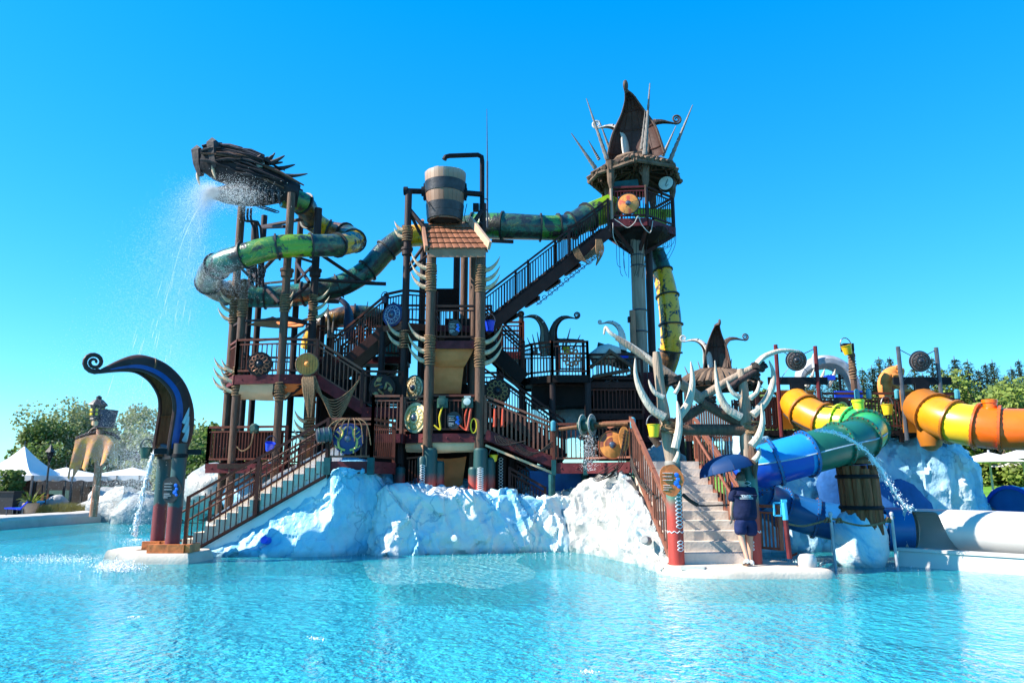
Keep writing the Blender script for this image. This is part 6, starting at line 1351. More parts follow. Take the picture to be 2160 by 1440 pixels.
for k in range(6):
    y0 = 905 + rnd.uniform(0, 10); b.tube(cr([at(1322 + rnd.uniform(-4, 6), y0, 19.0), at(1316 - 3 * k + rnd.uniform(-4, 4), 970 + 3 * k, 19.0), at(1285 - 4 * k, 1006 + 1.5 * k, 19.1), at(1258 - 1.5 * k, 1000 + 2 * k, 19.2)], 5), .010, 4)
for k in range(5): b.tube(cr([at(1330, 960 + 5 * k, 18.6), at(1352, 1015 + 2 * k, 17.6), at(1385, 1052 - k, 16.2), at(1404, 1020 + 4 * k, 15.2)], 5), .013, 4)
for k in range(10): b.tube([at(1262 + 6 * k, 998 + rnd.uniform(0, 12), 19.1), at(1300 + 3 * k, 975 + 4 * k, 18.9)], .01, 4)
for k in range(6): b.tube(cr([at(1332 + 10 * k, 985 + 12 * k, 18.4 - .45 * k), at(1345 + 8 * k, 1010 + 8 * k, 17.9 - .4 * k)], 4), .02, 4)
b.build('hanging_net', 'rope_dark', label='black net drooping in a heavy swag beside the antler stair railing', cat='net', loc=at(1300, 1000, 19))
# ================================================================== person under the blue umbrella
def skin_mesh(name, verts, edges, radii, mat_, parent, root=0, sub=2, flat=None):
    me = bpy.data.meshes.new(name); me.from_pydata([tuple(v) for v in verts], edges, []); o = bpy.data.objects.new(name, me); COL.objects.link(o)
    m_ = o.modifiers.new('skin', 'SKIN'); m_.use_smooth_shade = True
    for i, r in enumerate(radii): me.skin_vertices[0].data[i].radius = r if isinstance(r, tuple) else (r, r)
    for i in range(len(verts)): me.skin_vertices[0].data[i].use_root = (i == root)
    s_ = o.modifiers.new('sub', 'SUBSURF'); s_.levels = sub; s_.render_levels = sub
    dg = C.evaluated_depsgraph_get(); m2 = bpy.data.meshes.new_from_object(o.evaluated_get(dg)); m2.name = name
    o.modifiers.clear(); o.data = m2; bpy.data.meshes.remove(me)
    m2.materials.clear(); m2.materials.append(M[mat_])
    m2.polygons.foreach_set('use_smooth', [True] * len(m2.polygons))
    if parent: o.parent = parent
    return o
pq = at(1577, 1178, 14.75); px0, py0 = pq.x, pq.y; gz = .165
P = thing('person', 'person in navy polo and shorts walking away under a blue umbrella', 'person', (px0, py0, gz))
# local frame: +y away from the camera (walking direction), x right in the photo
vs = [(0, 0, .90), (0, 0, 1.02), (0, .01, 1.18), (0, .02, 1.36), (0, .03, 1.46), (-.02, .05, 1.52), (-.03, .07, 1.60), (-.03, .06, 1.70),     # 0-7 spine to crown
      (-.10, 0, .84), (-.10, -.02, .50), (-.05, -.16, .13), (-.05, -.18, .05), (-.075, -.07, .03),                                                  # 8-12 left leg, trailing
      (.10, .02, .84), (.095, .10, .48), (.09, .10, .10), (.09, .08, .04), (.085, .21, .03),                                                          # 13-17 right leg
      (-.20, .02, 1.40), (-.245, .0, 1.14), (-.235, .10, .92), (-.225, .13, .85),                                                                      # 18-21 left arm
      (.20, .03, 1.40), (.20, .20, 1.22), (.02, .34, 1.24), (-.06, .36, 1.26)]                                                                         # 22-25 right arm, holding the handle
ed = [(0, 1), (1, 2), (2, 3), (3, 4), (4, 5), (5, 6), (6, 7), (0, 8), (8, 9), (9, 10), (10, 11), (11, 12), (0, 13), (13, 14), (14, 15), (15, 16), (16, 17), (3, 18), (18, 19), (19, 20), (20, 21), (3, 22), (22, 23), (23, 24), (24, 25)]
rd = [.13, .13, .14, .13, .062, .055, .095, .075, .095, .066, .042, .042, .035, .095, .066, .042, .042, .035, .06, .046, .034, .036, .06, .046, .034, .036]
# fingers and thumbs
def hand(i_wrist, i_palm, d, side, curl_):
    base = V(vs[i_palm]); d = V(d).normalized(); side = V(side).normalized(); nn = d.cross(side)
    for k, (o_, ln) in enumerate(((-.028, .07), (-.010, .08), (.009, .075), (.026, .06))):
        p0 = base + side * o_ + d * .02; p1 = p0 + d * ln * .55 + nn * curl_ * .3; p2 = p1 + d * ln * .35 + nn * curl_ * .8; i0 = len(vs)
        vs.extend([tuple(p0), tuple(p1), tuple(p2)]); ed.extend([(i_palm, i0), (i0, i0 + 1), (i0 + 1, i0 + 2)]); rd.extend([.011, .010, .008])
    i0 = len(vs); q = base - side * .03 - d * .015; vs.extend([tuple(q - side * .015), tuple(q - side * .03 + d * .035 + nn * curl_ * .3)]); ed.extend([(i_palm, i0), (i0, i0 + 1)]); rd.extend([.012, .010])
hand(20, 21, (0, .15, -1), (0, -1, -.1), .03); hand(24, 25, (-1, .1, .1), (0, 0, 1), -.035)
W_ = lambda L: [V((x, y, z)) for x, y, z in L]
body = skin_mesh('body', W_(vs), ed, rd, 'skin', P, 0, 2)
# polo shirt: torso with sleeves
sv = [(0, .0, .79), (0, 0, .98), (0, .01, 1.15), (0, .02, 1.30), (0, .03, 1.41), (-.0, .035, 1.475), (-.17, .02, 1.395), (-.225, .015, 1.30), (-.245, .005, 1.17), (.17, .03, 1.395), (.215, .09, 1.30), (.205, .18, 1.24)]
se = [(0, 1), (1, 2), (2, 3), (3, 4), (4, 5), (4, 6), (6, 7), (7, 8), (4, 9), (9, 10), (10, 11)]
skin_mesh('polo_shirt', W_(sv), se, [(.245, .20), (.25, .215), (.245, .205), (.23, .18), (.16, .13), .075, .095, .092, .09, .095, .092, .088], 'navy', P, 0, 2)
qv = [(0, 0, .93), (-.09, 0, .84), (-.105, -.01, .68), (-.108, -.03, .55), (.09, 0, .84), (.108, .03, .68), (.11, .05, .53), (0, .0, .86)]
skin_mesh('shorts', W_(qv), [(0, 7), (7, 1), (1, 2), (2, 3), (7, 4), (4, 5), (5, 6)], [(.22, .19), .15, .135, .13, .15, .135, .13, .19], 'navy_short', P, 0, 2)
hd = V((-.03, .065, 1.665)); b = MB(); rows = []
for j in range(9):
    th = pi * .62 * j / 8; rows.append([hd + V((.088 * sin(th) * cos(f_), .102 * sin(th) * sin(f_) - .012, .105 * cos(th) + (-.035 if j == 8 and sin(f_) < 0 else 0))) for f_ in [2 * pi * k / 16 for k in range(17)]])
b.grid(rows); o = b.build('hair', 'hair', None); o.parent = P
for s_ in (-1, 1): b = MB(); b.lathe([(.001, -.01), (.022, -.008), (.03, .0), (.018, .012), (.001, .012)], hd + V((s_ * .092, .01, -.045)), (s_, -.3, 0), 10); o = b.build('ear', 'skin', None); o.parent = P
b = MB(); b.tube([hd + V((-.0, .098, -.03)), hd + V((-.005, .125, -.065)), hd + V((0, .1, -.075))], [.01, .018, .012], 6); o = b.build('nose', 'skin', None); o.parent = P
for s_ in (-1, 1):
    b = MB(); b.lathe([(.001, 0), (.012, .002), (.001, .006)], hd + V((s_ * .036, .092, -.025)), (0, 1, 0), 8); o = b.build('eye', 'shoe_dark', None); o.parent = P
b = MB(); b.bar(hd + V((-.028, .093, -.105)), hd + V((.028, .093, -.105)), .006, .012); o = b.build('mouth', 'hose_red', None); o.parent = P
for (x, y, z, an, hl) in ((-.06, -.145, .0, .12, .055), (.09, .11, .0, -.05, .0)):
    b = MB(); rows = []
    for i, (yy, w_, hh) in enumerate(((-.10, .03, .05), (-.07, .045, .09), (0, .05, .10), (.08, .054, .07), (.16, .05, .05), (.19, .03, .035))):
        lift = hl * (1 - (yy + .1) / .29)
        rows.append([V((x + w_ * cos(a) + an * yy, y + yy, z + lift + hh * .5 + hh * .5 * sin(a))) for a in [2 * pi * k / 12 for k in range(13)]])
    b.grid(rows); b.f.append(tuple(range(12))); o = b.build('shoe', 'shoe', None); o.parent = P
    b = MB(); b.bar(V((x - .1 * an, y - .1, z + .008 + hl)), V((x + .19 * an, y + .19, z + .008)), .105, .02, V((0, 0, 1))); so = b.build('sole', 'shoe_dark', None); so.parent = o
# printed word on the back of the shirt: OPERATIONS (5x7 dot strokes as raised flat print)
FONT = {'O': ['111', '101', '101', '101', '111'], 'P': ['111', '101', '111', '100', '100'], 'E': ['111', '100', '110', '100', '111'], 'R': ['110', '101', '110', '101', '101'], 'A': ['010', '101', '111', '101', '101'], 'T': ['111', '010', '010', '010', '010'], 'I': ['1', '1', '1', '1', '1'], 'N': ['1001', '1101', '1011', '1001', '1001'], 'S': ['111', '100', '111', '001', '111']}
def word(txt, h_, fn, wpx):
    b = MB(); u_ = 0.0
    for ch in txt:
        g = FONT[ch]
        for r_, row in enumerate(g):
            for c_, v_ in enumerate(row):
                if v_ == '1':
                    x0 = (u_ + c_) * wpx; z0 = (4 - r_) * h_ / 5; n0 = len(b.v)
                    b.v += [fn(x0, z0), fn(x0 + wpx * 1.04, z0), fn(x0 + wpx * 1.04, z0 + h_ / 5 * 1.04), fn(x0, z0 + h_ / 5 * 1.04)]; b.f.append((n0, n0 + 1, n0 + 2, n0 + 3))
        u_ += len(g[0]) + .7
    return b
tot = sum(len(FONT[c_][0]) + .7 for c_ in 'OPERATIONS') * .0075
def onback(x, z, H0=1.27): x -= tot / 2; return V((x, .02 - .175 * math.sqrt(max(.05, 1 - (x / .24) ** 2)) - .016, H0 + z))
b = word('OPERATIONS', .055, onback, .0075); n0 = len(b.v)
for k in range(8): b.v += [onback(tot * k / 8, -.02), onback(tot * (k + 1) / 8, -.02), onback(tot * (k + 1) / 8, -.012), onback(tot * k / 8, -.012)]; b.f.append(tuple(n0 + 4 * k + j for j in range(4)))
o = b.build('shirt_lettering', 'letter_white', None, kind='stuff'); o.parent = P
# umbrella
ua = V((px0 - .22, py0 + .30, gz + 1.78)); t = thing('umbrella', 'dark blue umbrella held open over the walking person', 'umbrella', ua); ax = V((-.24, .06, 1)).normalized(); x_, y_, _ = frame(ax); nr = 8; Ru = .57; rows = []; rows2 = []
for j in range(7):
    tt = j / 6; rr_ = []; ri_ = []
    for k in range(nr * 4 + 1):
        a = 2 * pi * k / (nr * 4); pinch = 1 - .05 * tt * (1 - abs(((k % 4) - 2) / 2)) ; h_ = .33 * (1 - (tt ** 1.9)) - .012 * tt * (1 - abs(((k % 4) - 2) / 2)); rr_.append(ua + (x_ * cos(a) + y_ * sin(a)) * Ru * sin(tt * 1.5) / sin(1.5) * pinch + ax * h_)
    rows.append(rr_)
for k in range(nr):      # eight cloth panels
    b = MB(); sub_ = [r_[k * 4:k * 4 + 5] for r_ in rows]; b.grid(sub_); b.grid([[p_ - ax * .006 for p_ in reversed(r_)] for r_ in sub_]); b.build('panel', 'umbrella', t, sharp=60)
b = MB()
for k in range(nr): b.tube([r_[k * 4] - ax * .012 for r_ in rows], .005, 4)
b.build('rib', 'black_iron', t, kind='stuff'); b = MB(); hp = V((px0 - .06, py0 + .36, gz + 1.2)); b.tube([ua + ax * .37, ua, hp], .009, 6); b.tube([hp + V((0, 0, .1)), hp, hp - V((.01, 0, .06))], .016, 8); b.build('shaft', 'black_iron', t)
# ================================================================== coloured tube slides (right)
def wslide(name, label, ctrl, flm):
    return tube_slide(name, label, [c[:4] for c in ctrl], [c[4] for c in ctrl], flm, n=7, seg=20, fl=1.14, fw=.05, bolts=MB())
def rope_along(t, C_, Rr, i0, i1, ang, mat_='rope_dark', r=.02, name='seam_cord'):
    b = MB(); pts = []
    for i in range(i0, i1):
        d = (C_[i + 1] - C_[i]).normalized(); s_ = d.cross(V((0, 0, 1))).normalized(); u_ = s_.cross(d); pts.append(C_[i] + (s_ * cos(ang) + u_ * sin(ang)) * (Rr[i] + r * .6))
    b.tube(pts, r, 5); return b.build(name, mat_, t)
ctrl = [(1676, 848, 19.6, .40, 'amber'), (1698, 868, 19.1, .42, 'amber'), (1738, 888, 18.6, .43, 'yellow_plastic'), (1770, 893, 18.3, .43, 'lime'), (1806, 897, 17.9, .43, 'green'), (1829, 908, 17.3, .44, 'green'), (1812, 925, 16.6, .44, 'green_dark'), (1768, 938, 16.2, .45, 'green_dark'), (1700, 957, 16.0, .45, 'sky_blue_tube'), (1635, 975, 15.95, .45, 'sky_blue_tube'), (1598, 988, 16.2, .45, 'royal_tube'), (1578, 1008, 16.8, .44, 'deep_blue'), (1594, 1042, 17.5, .42, 'deep_blue'), (1650, 1070, 17.8, .42, 'deep_blue'), (1720, 1092, 17.7, .42, 'deep_blue'), (1790, 1105, 17.5, .42, 'deep_blue'), (1870, 1115, 17.3, .42, 'white_fibre'), (1905, 1118, 17.1, .42, 'white_fibre')]
t, C_, Rr = wslide('tube_slide', 'winding tube slide going from yellow through green to bright blue behind the antler gate', ctrl, 'deep_blue')
SL1 = t
cols = {1: 'ochre', 2: 'ochre', 3: 'lime', 4: 'green', 5: 'green_dark', 6: 'green_dark', 7: 'green_dark'}
for o in t.children:
    if o.name.startswith('flange'):
        k = int(o.name.split('.')[-1]) if '.' in o.name else 0
fl = [o for o in t.children if o.name.startswith('flange')]
for i, o in enumerate(fl, 1):
    if i in cols: o.data.materials.clear(); o.data.materials.append(M[cols[i]])
for sgn in (-1, 1):       # pale mid-height seams of the half shells
    b = MB(); pts = []
    for i in range(5 * 7 + 3, 10 * 7): 
        d = (C_[i + 1] - C_[i]).normalized(); s_ = d.cross(V((0, 0, 1))).normalized(); pts.append(C_[i] + s_ * sgn * (Rr[i] + .012))
    b.tube(pts, .016, 5); b.build('seam', 'pale_blue', t)
    b = MB(); pts = []
    for i in range(8 * 7, 10 * 7):     # darker royal blue lower half shell
        pass
rope_along(t, C_, Rr, 3, 22, R(-35)); rope_along(t, C_, Rr, 14, 24, R(60))
q = C_[4 * 7 + 2]; b = MB(); b.lathe([(.13, .34), (.13, .58), (.15, .58), (.15, .64), (.1, .64)], q, n=14); b.build('inlet_stub', 'lime', t)
b = MB()      # lower royal blue half shell of the blue section
rows = []
for i in range(8 * 7 + 1, 10 * 7):
    d = (C_[i + 1] - C_[i]).normalized(); s_ = d.cross(V((0, 0, 1))).normalized(); u_ = s_.cross(d); rows.append([C_[i] + (s_ * cos(a) + u_ * sin(a)) * (Rr[i] + .010) for a in [pi + pi * k / 12 for k in range(13)]])
b.grid(rows); b.build('lower_half_shell', 'royal_tube', t, sharp=60)
rows = []
for i in range(6 * 7 + 1, 8 * 7):
    d = (C_[i + 1] - C_[i]).normalized(); s_ = d.cross(V((0, 0, 1))).normalized(); u_ = s_.cross(d); rows.append([C_[i] + (s_ * cos(a) + u_ * sin(a)) * (Rr[i] + .010) for a in [pi + pi * k / 12 for k in range(13)]])
ctrl = [(1945, 858, 19.4, .50, 'ochre'), (1972, 874, 18.8, .50, 'amber'), (2012, 890, 18.3, .50, 'yellow_plastic'), (2062, 899, 17.9, .50, 'tube_orange'), (2110, 904, 17.6, .49, 'tube_orange'), (2190, 906, 17.2, .48, 'tube_orange'), (2300, 906, 17.0, .48, 'tube_orange')]
t, C_, Rr = wslide('tube_slide', 'orange and yellow tube slide leaving the frame at the right edge', ctrl, 'flange_orange'); SL2 = t
fl = [o for o in t.children if o.name.startswith('flange')]
for i in (0, 1): fl[i].data.materials.clear(); fl[i].data.materials.append(M['ochre'])
rope_along(t, C_, Rr, 2, 42, R(172), 'hull_inside', .022); rope_along(t, C_, Rr, 20, 42, R(160), 'rope_dark', .016)
q = C_[3 * 7 + 5]; b = MB(); b.lathe([(.15, .4), (.15, .6), (.17, .6), (.17, .68), (.1, .68)], q, n=14); b.build('inlet_stub', 'tube_orange', t)
b = MB(); b.lathe([(.28, .3), (.30, .0), (.24, -.25), (.1, -.36), (.001, -.38)], at(1962, 920, 19.0), n=14, cap=False); b.build('underside_bulge', 'ochre', t)
# mounting panels and posts with hanging discs
def gantry(x0, x1, yt, yb, Y, post_top, disc, lb, xs, mt):
    t = thing('slide_gantry', lb, 'gantry', at((x0 + x1) / 2, yb, Y)); a, e = at(x0, yb, Y), at(x1, yb, Y); zt = Z(yt, Y)
    b = MB(); b.prism([a, e, V((e.x, Y, zt)), V((a.x, Y, zt))], (0, .06, 0)); b.build('entry_panel', 'ochre' , t)
    b = MB(); b.bar(V((a.x - .02, Y - .02, zt + .02)), V((e.x + .02, Y - .02, zt + .02)), .05); b.build('panel_edge', 'amber', t)
    for i, px in enumerate(xs):
        q0 = at(px[0], yb, Y - .12); zt2 = Z(post_top[i], Y - .12); b = MB(); b.tube([(q0.x, q0.y, q0.z - .2), (q0.x, q0.y, zt2)], .055, 8); b.build('post', mt, t)
    bm0, bm1 = at(xs[0][0] - 28, 803, Y - .1), at(xs[1][0] + 12, 803, Y - .1); b = MB(); b.bar(bm0, bm1, .06, .2, V((0, 0, 1))); b.build('cross_beam', 'black_iron', t)
    b = MB(); q = at((x0 + x1) / 2 - 2, 817, Y - .1); b.box(q, (.36, .12, .22)); b.build('light_box', 'black_iron', t)
    c = at(*disc, Y - .2); b = MB()
    pl, pr = V((at(xs[0][0], yb, Y - .12).x, Y - .12, Z(post_top[0] + 6, Y))), V((at(xs[1][0], yb, Y - .12).x, Y - .12, Z(post_top[1] + 6, Y)))
    b.tube([pl, c + V((-.18, .05, .16))], .012, 5); b.tube([pr, c + V((.18, .05, .16))], .012, 5); b.tube([c + V((-.18, .05, -.16)), V((pl.x, pl.y, c.z - .6))], .008, 5); b.tube([c + V((.18, .05, -.16)), V((pr.x, pr.y, c.z - .6))], .008, 5); b.build('stay_cable', 'grey_iron', t, kind='stuff')
    return c
c = gantry(1645, 1722, 826, 905, 19.75, (727, 730), (1679, 760), 'left slide gantry with ochre panel where the yellow green slide starts', ((1648,), (1733,)), 'maroon')
shield('shield', c, (-.05, -1, -.1), .27, 'shield_grey', 'dark ringed round shield hung on cables over the yellow green slide', 'boss_dark', 'boss_dark', 'rings', 'shield_dark')
c = gantry(1908, 1983, 826, 912, 19.6, (731, 733), (1940, 762), 'right slide gantry with ochre panel where the orange slide starts', ((1912,), (1994,)), 'grey_iron')
shield('shield', c, (-.05, -1, -.1), .27, 'shield_grey', 'dark ringed round shield hung on cables over the orange slide', 'boss_dark', 'boss_dark', 'rings', 'shield_dark')
# slide deck with railing, between the gantries
t = thing('deck_platform', 'dark railed deck linking the two coloured tube slides', 'platform', at(1800, 905, 20)); z_ = Z(908, 20.0)
x0, x1, x2 = X(1600, 900, 20.0), X(1905, 900, 20.0), X(2025, 900, 20.0)
deck(t, [(x0, 19.95), (x2, 19.95), (x2, 22), (x0, 22)], z_); railing(t, V((X(1730, 900, 19.95), 19.95, z_)), V((x1, 19.95, z_)), 1.0, 'rail_brown', .09); railing(t, V((X(1600, 900, 19.9), 19.9, z_)), V((X(1645, 900, 19.9), 19.9, z_)), 1.0, 'rail_dark', .08)
railing(t, V((X(1985, 900, 19.95), 19.95, z_)), V((x2, 19.95, z_)), 1.0, 'rail_dark', .1); railing(t, V((x0, 21.9, z_)), V((x2, 21.9, z_)), 1.0, 'rail_dark', .1); railing(t, V((x2, 19.95, z_)), V((x2, 21.9, z_)), 1.0, 'rail_dark', .1); fascia(t, V((x0, 19.95, z_)), V((x2, 19.95, z_)), .14, 'deck_dark')
for px in (1612, 1655, 1735, 1858, 1897): q = at(px, 915, 20); b = MB(); b.box((q.x, 19.93, z_ - .2), (.1, .1, .22)); b.build('bracket', 'deck_dark', t)
for px in (1730, 1810, 1835, 1895, 2022): q = at(px, 860, 19.9); b = MB(); b.lathe([(.06, 0), (.07, .02), (.07, .22), (.03, .26)], (q.x, q.y, z_ + .85), n=10); b.build('post_cap', 'teal_cap', t)
b = MB(); b.box((X(1786, 832, 20.2), 20.1, Z(832, 20.1)), (.75, .06, .2)); b.build('blue_board', 'blue_plastic', t); b = MB(); b.box((X(1746, 797, 20.3), 20.2, Z(797, 20.2)), (.24, .2, .13)); b.build('blue_box', 'blue_plastic', t)
c = at(1776, 858, 19.85); b = MB(); spiral(b, c, V((1, 0, 0)), V((0, 0, 1)), .15, 1.5, .04, -1.2, 1); b.build('gold_spiral', 'gold', t); b = MB(); b.lathe([(.001, 0), (.26, .0), (.26, .02), (.001, .03)], c + V((0, .05, 0)), (0, -1, 0), 20); b.build('dark_disc', 'shield_dark', t)
bucket('spray_bucket', at(1872, 864, 19.7), .15, .28, 'yellow_flat', 'yellow bucket hung on the railing between the two slide gantries')
# pole with yellow bucket
t = thing('bucket_pole', 'rope wrapped pole carrying a tipped yellow bucket above the slides', 'pole', at(1803, 830, 21)); q = at(1803, 830, 21); b = MB(); b.tube([(q.x, q.y, .3), (q.x, q.y, Z(730, 21))], .085, 10); b.build('post', 'pole_wood', t); lashing(t, q.x, q.y, Z(800, 21), Z(745, 21), .08)
b = MB(); b.box((q.x - .1, q.y, Z(733, 21)), (.3, .22, .22)); b.build('bracket_head', 'black_iron', t)
bucket('spray_bucket', at(1787, 738, 20.8), .15, .27, 'yellow_plastic', 'yellow bucket tipped on top of the rope wrapped pole', (-.25, -.1))
# pale whale-bone arch and ochre carved prow behind
t = thing('bone_arch', 'pale grey carved bone arch behind the left slide gantry', 'arch', at(1750, 800, 22)); b = MB()
C_ = cr([at(1690, 815, 22), at(1690, 788, 22), at(1718, 768, 22), at(1752, 765, 22), at(1785, 785, 22), at(1802, 818, 22), at(1806, 860, 22)], 6); b.tube(C_, [.12 + .10 * sin(pi * i / 36) for i in range(37)], 10, el=1.4); b.build('arch_rib', 'whale_grey', t)
b = MB(); C_ = cr([at(1720, 775, 21.7), at(1716, 755, 21.7), at(1722, 738, 21.7)], 4); b.tube(C_, [.10, .09, .08, .07, .06, .05, .04, .03, .01], 8); b.build('fin', 'whale_grey', t)
for px in (1700, 1722, 1745): b = MB(); tusk_mesh(b, at(px, 815, 21.6), (.3, -.2, .3), (.2, 0, 1), .42, 1, .09); b.build('bone_tooth', 'tusk_pale', t)
b = MB(); b.bar(at(1770, 790, 22), at(1775, 840, 22), .06); b.bar(at(1760, 800, 22), at(1790, 796, 22), .05); b.build('strut', 'stringer', t, kind='stuff')
t = thing('carved_prow', 'ochre carved ship prow with scroll ornament behind the right slide gantry', 'prow ornament', at(1880, 830, 21.5))
b = MB(); C_ = cr([at(1868, 838, 21.4), at(1866, 812, 21.4), at(1872, 795, 21.4), at(1888, 785, 21.4), at(1902, 788, 21.4)], 6); b.tube(C_, [.16 + .05 * sin(i / 24 * pi) for i in range(25)], 12); b.build('neck', 'shield_wood', t)
b = MB(); spiral(b, at(1892, 806, 21.1), V((1, 0, 0)), V((0, 0, 1)), .22, 1.6, .06, 2.2, -1); spiral(b, at(1893, 776, 21.2), V((1, 0, 0)), V((0, 0, 1)), .10, 1.2, .04, 4.5, 1); b.build('scroll', 'shield_wood', t)
b = MB(); b.lathe([(.001, -.06), (.3, -.05), (.32, .05), (.001, .06)], at(1890, 812, 21.5), (0, 1, 0), 20); b.build('cheek', 'bronze', t)
# ================================================================== timber piling on its rock
bx = boulder(at(1814, 1146, 16.3), (.58, .5, .80), 41, 'ice_front', 'pale grey blue rock foot of the timber piling', .12)
t = thing('timber_piling', 'cluster of brown timber piles bound with black bands in front of the ice wall', 'piling', at(1815, 1105, 16.3)); c0, c1 = at(1822, 1110, 16.3), at(1806, 985, 16.3)
pos = [(0, 0)] + [(.21 * cos(2 * pi * k / 6), .21 * sin(2 * pi * k / 6)) for k in range(6)] + [(.34 * cos(2 * pi * k / 11 + .2), .34 * sin(2 * pi * k / 11 + .2)) for k in range(11)]
for i, (ox, oy) in enumerate(pos):
    if i < 7 and i: continue
    k0, k1 = .92, 1.0; b = MB(); h_ = rnd.uniform(-.08, .06); b.tube([c0 + V((ox * k0, oy * k0, -.2)), lerp(c0, c1, .5) + V((ox * .93, oy * .93, 0)), c1 + V((ox * .95, oy * .95, h_))], [.115, .105, .10], 9); b.build('pile', 'pile_wood', t)
for z in (.32, .84): q = lerp(c0, c1, z); b = MB(); b.lathe([(.44, -.04), (.46, 0), (.44, .04)], q, n=20, cap=False); b.build('iron_band', 'black_iron', t)
b = MB(); q = c1 + V((0, 0, .05)); b.lathe([(.05, 0), (.3, .02), (.3, .1), (.2, .18), (.12, .2)], q, n=14); b.tube([q + V((-.3, 0, 0)), q + V((-.32, 0, .16))], .03, 6); b.build('pipe_head', 'hull_inside', t)
# ================================================================== white run-out slide
t = thing('runout_slide', 'white fibreglass run-out slide with round tunnel mouth at the right edge of the pool', 'water slide', at(1960, 1150, 16.4))
def wp(px, py, Y): return at(px, py, Y)
b = MB(); ax0 = wp(1925, 1116, 16.7); ax1 = wp(2100, 1124, 15.6); ax2 = wp(2300, 1136, 14.4); r = .45; NV = V((ax2.y - ax0.y, -(ax2.x - ax0.x), 0)).normalized()
# closed far shell with the front cut away near the mouth: angle measured from the viewer side over the top
rows = []; rows_i = []
for i in range(49):
    q = lerp(ax0, ax1, i / 24) if i <= 24 else lerp(ax1, ax2, (i - 24) / 24); k = min(1, max(0, (i - 8) / 9)); lo = lerp(R(62), R(-75), k * k * (3 - 2 * k))
    an = [lerp(lo, R(250), j / 22) for j in range(23)]
    rows.append([q + NV * (cos(a) * r) + V((0, 0, sin(a) * r)) for a in an]); rows_i.append([q + NV * (cos(a) * (r - .025)) + V((0, 0, sin(a) * (r - .025))) for a in reversed(an)])
b.grid(rows); b.grid(rows_i); b.build('shell', 'white_fibre', t, sharp=60)
b = MB(); b.lathe([(r - .03, -.03), (r + .07, -.03), (r + .07, .03), (r - .03, .03)], ax0 - V((.03, 0, 0)), ax1 - ax0, 28, cap=False); b.build('mouth_flange', 'white_fibre', t)
b = MB(); rows = []
for i in range(13):
    q = lerp(wp(1895, 1143, 16.3), wp(2300, 1168, 13.9), i / 12); q.z = 0; rows.append([q - NV * o_ + V((0, 0, z_)) for o_, z_ in ((-.16, -.4), (-.06, .30), (-.10, .31), (-.10, .37), (.05, .38), (.06, .24), (.5, .12), (1.0, .2))])
b.grid(rows); b.f.append(tuple(range(8))); b.build('trough', 'white_fibre', t, sharp=18)
b = MB(); c_ = ax0 + V((-.06, 0, 0)); b.tube([c_ + V((-.5, .12, .0)), c_ + V((0, 0, 0))], .47, 20, cap=False); b.build('blue_tunnel', 'deep_blue', t, sharp=60)
b = MB(); b.lathe([(.001, 0), (.435, .0), (.435, .02)], c_ + V((-.3, .07, 0)), (1, 0, 0), 24); b.build('tunnel_shade_disc', 'concrete_wet', t)  # grey disc stands in for the shade deep inside the tube
# rope and stanchions round the run-out
for px, lb in ((1757, 'left'), (1887, 'right')):
    q = at(px + 4, 1166, 15.4); tt_ = thing('stanchion', lb + ' steel stanchion post of the rope line by the piling', 'post', (q.x, q.y, 0)); b = MB(); b.tube([(q.x, q.y, -.4), (q.x - .03, q.y, Z(1087, 15.4))], .032, 8); b.lathe([(.03, 0), (.045, .01), (.04, .06), (.01, .08)], (q.x - .03, q.y, Z(1087, 15.4)), n=8); b.build('pole', 'whale_grey', tt_)
    b = MB(); b.lathe([(.001, 0), (.09, .005), (.09, .02), (.03, .03)], (q.x, q.y, -.395), n=12); b.build('foot', 'whale_grey', tt_)
b = MB(); b.tube(cr([at(1655, 1102, 15.0), at(1690, 1109, 15.2), at(1725, 1102, 15.4), at(1756, 1094, 15.4), at(1790, 1103, 15.4), at(1820, 1108, 15.4), at(1855, 1104, 15.4), at(1886, 1090, 15.4)], 6), .022, 6)
for px, py in ((1745, 1096), (1770, 1097), (1872, 1096)):
    for k in range(4): c = at(px, py, 15.4); b.tube([c + V((.02 * k - .03 + .03 * cos(a), .05 * sin(a), .05 * cos(a + k))) for a in [2 * pi * j / 8 for j in range(8)]], .014, 4, closed=True)
b.build('barrier_rope', 'rope', label='pale barrier rope sagging between the steel stanchions', cat='rope', loc=at(1790, 1103, 15.4))
# scanner post and little gate at the right of the landing
t = thing('scanner_post', 'slim dark red post with cyan reader box on the landing slab corner', 'post', at(1662, 1165, 14.65)); q = at(1664, 1150, 14.65); b = MB(); b.tube([(q.x, q.y, .3), (q.x - .03, q.y, 1.02)], .05, 10); b.build('post', 'maroon', t)
b = MB(); b.tube([(q.x - .03, q.y, 1.02), (q.x - .045, q.y, 1.36)], .055, 10); b.box((q.x - .045, q.y, 1.38), (.1, .1, .05)); b.build('reader_head', 'cyan_paint', t)
b = MB(); c = V((q.x - .17, q.y, 1.22))
for a_, e_ in (((-.07, -.12), (.07, -.12)), ((.07, -.12), (.07, .12)), ((.07, .12), (-.07, .12)), ((-.07, .12), (-.07, -.12))): b.bar(c + V((a_[0], 0, a_[1])), c + V((e_[0], 0, e_[1])), .03)
b.build('reader_frame', 'cyan_paint', t)
t = thing('side_gate', 'small brown railing gate beside the walking person', 'gate', at(1620, 1140, 15.3)); a = at(1600, 1138, 15.5); e = at(1648, 1142, 15.0); a.z = .42; e.z = .42
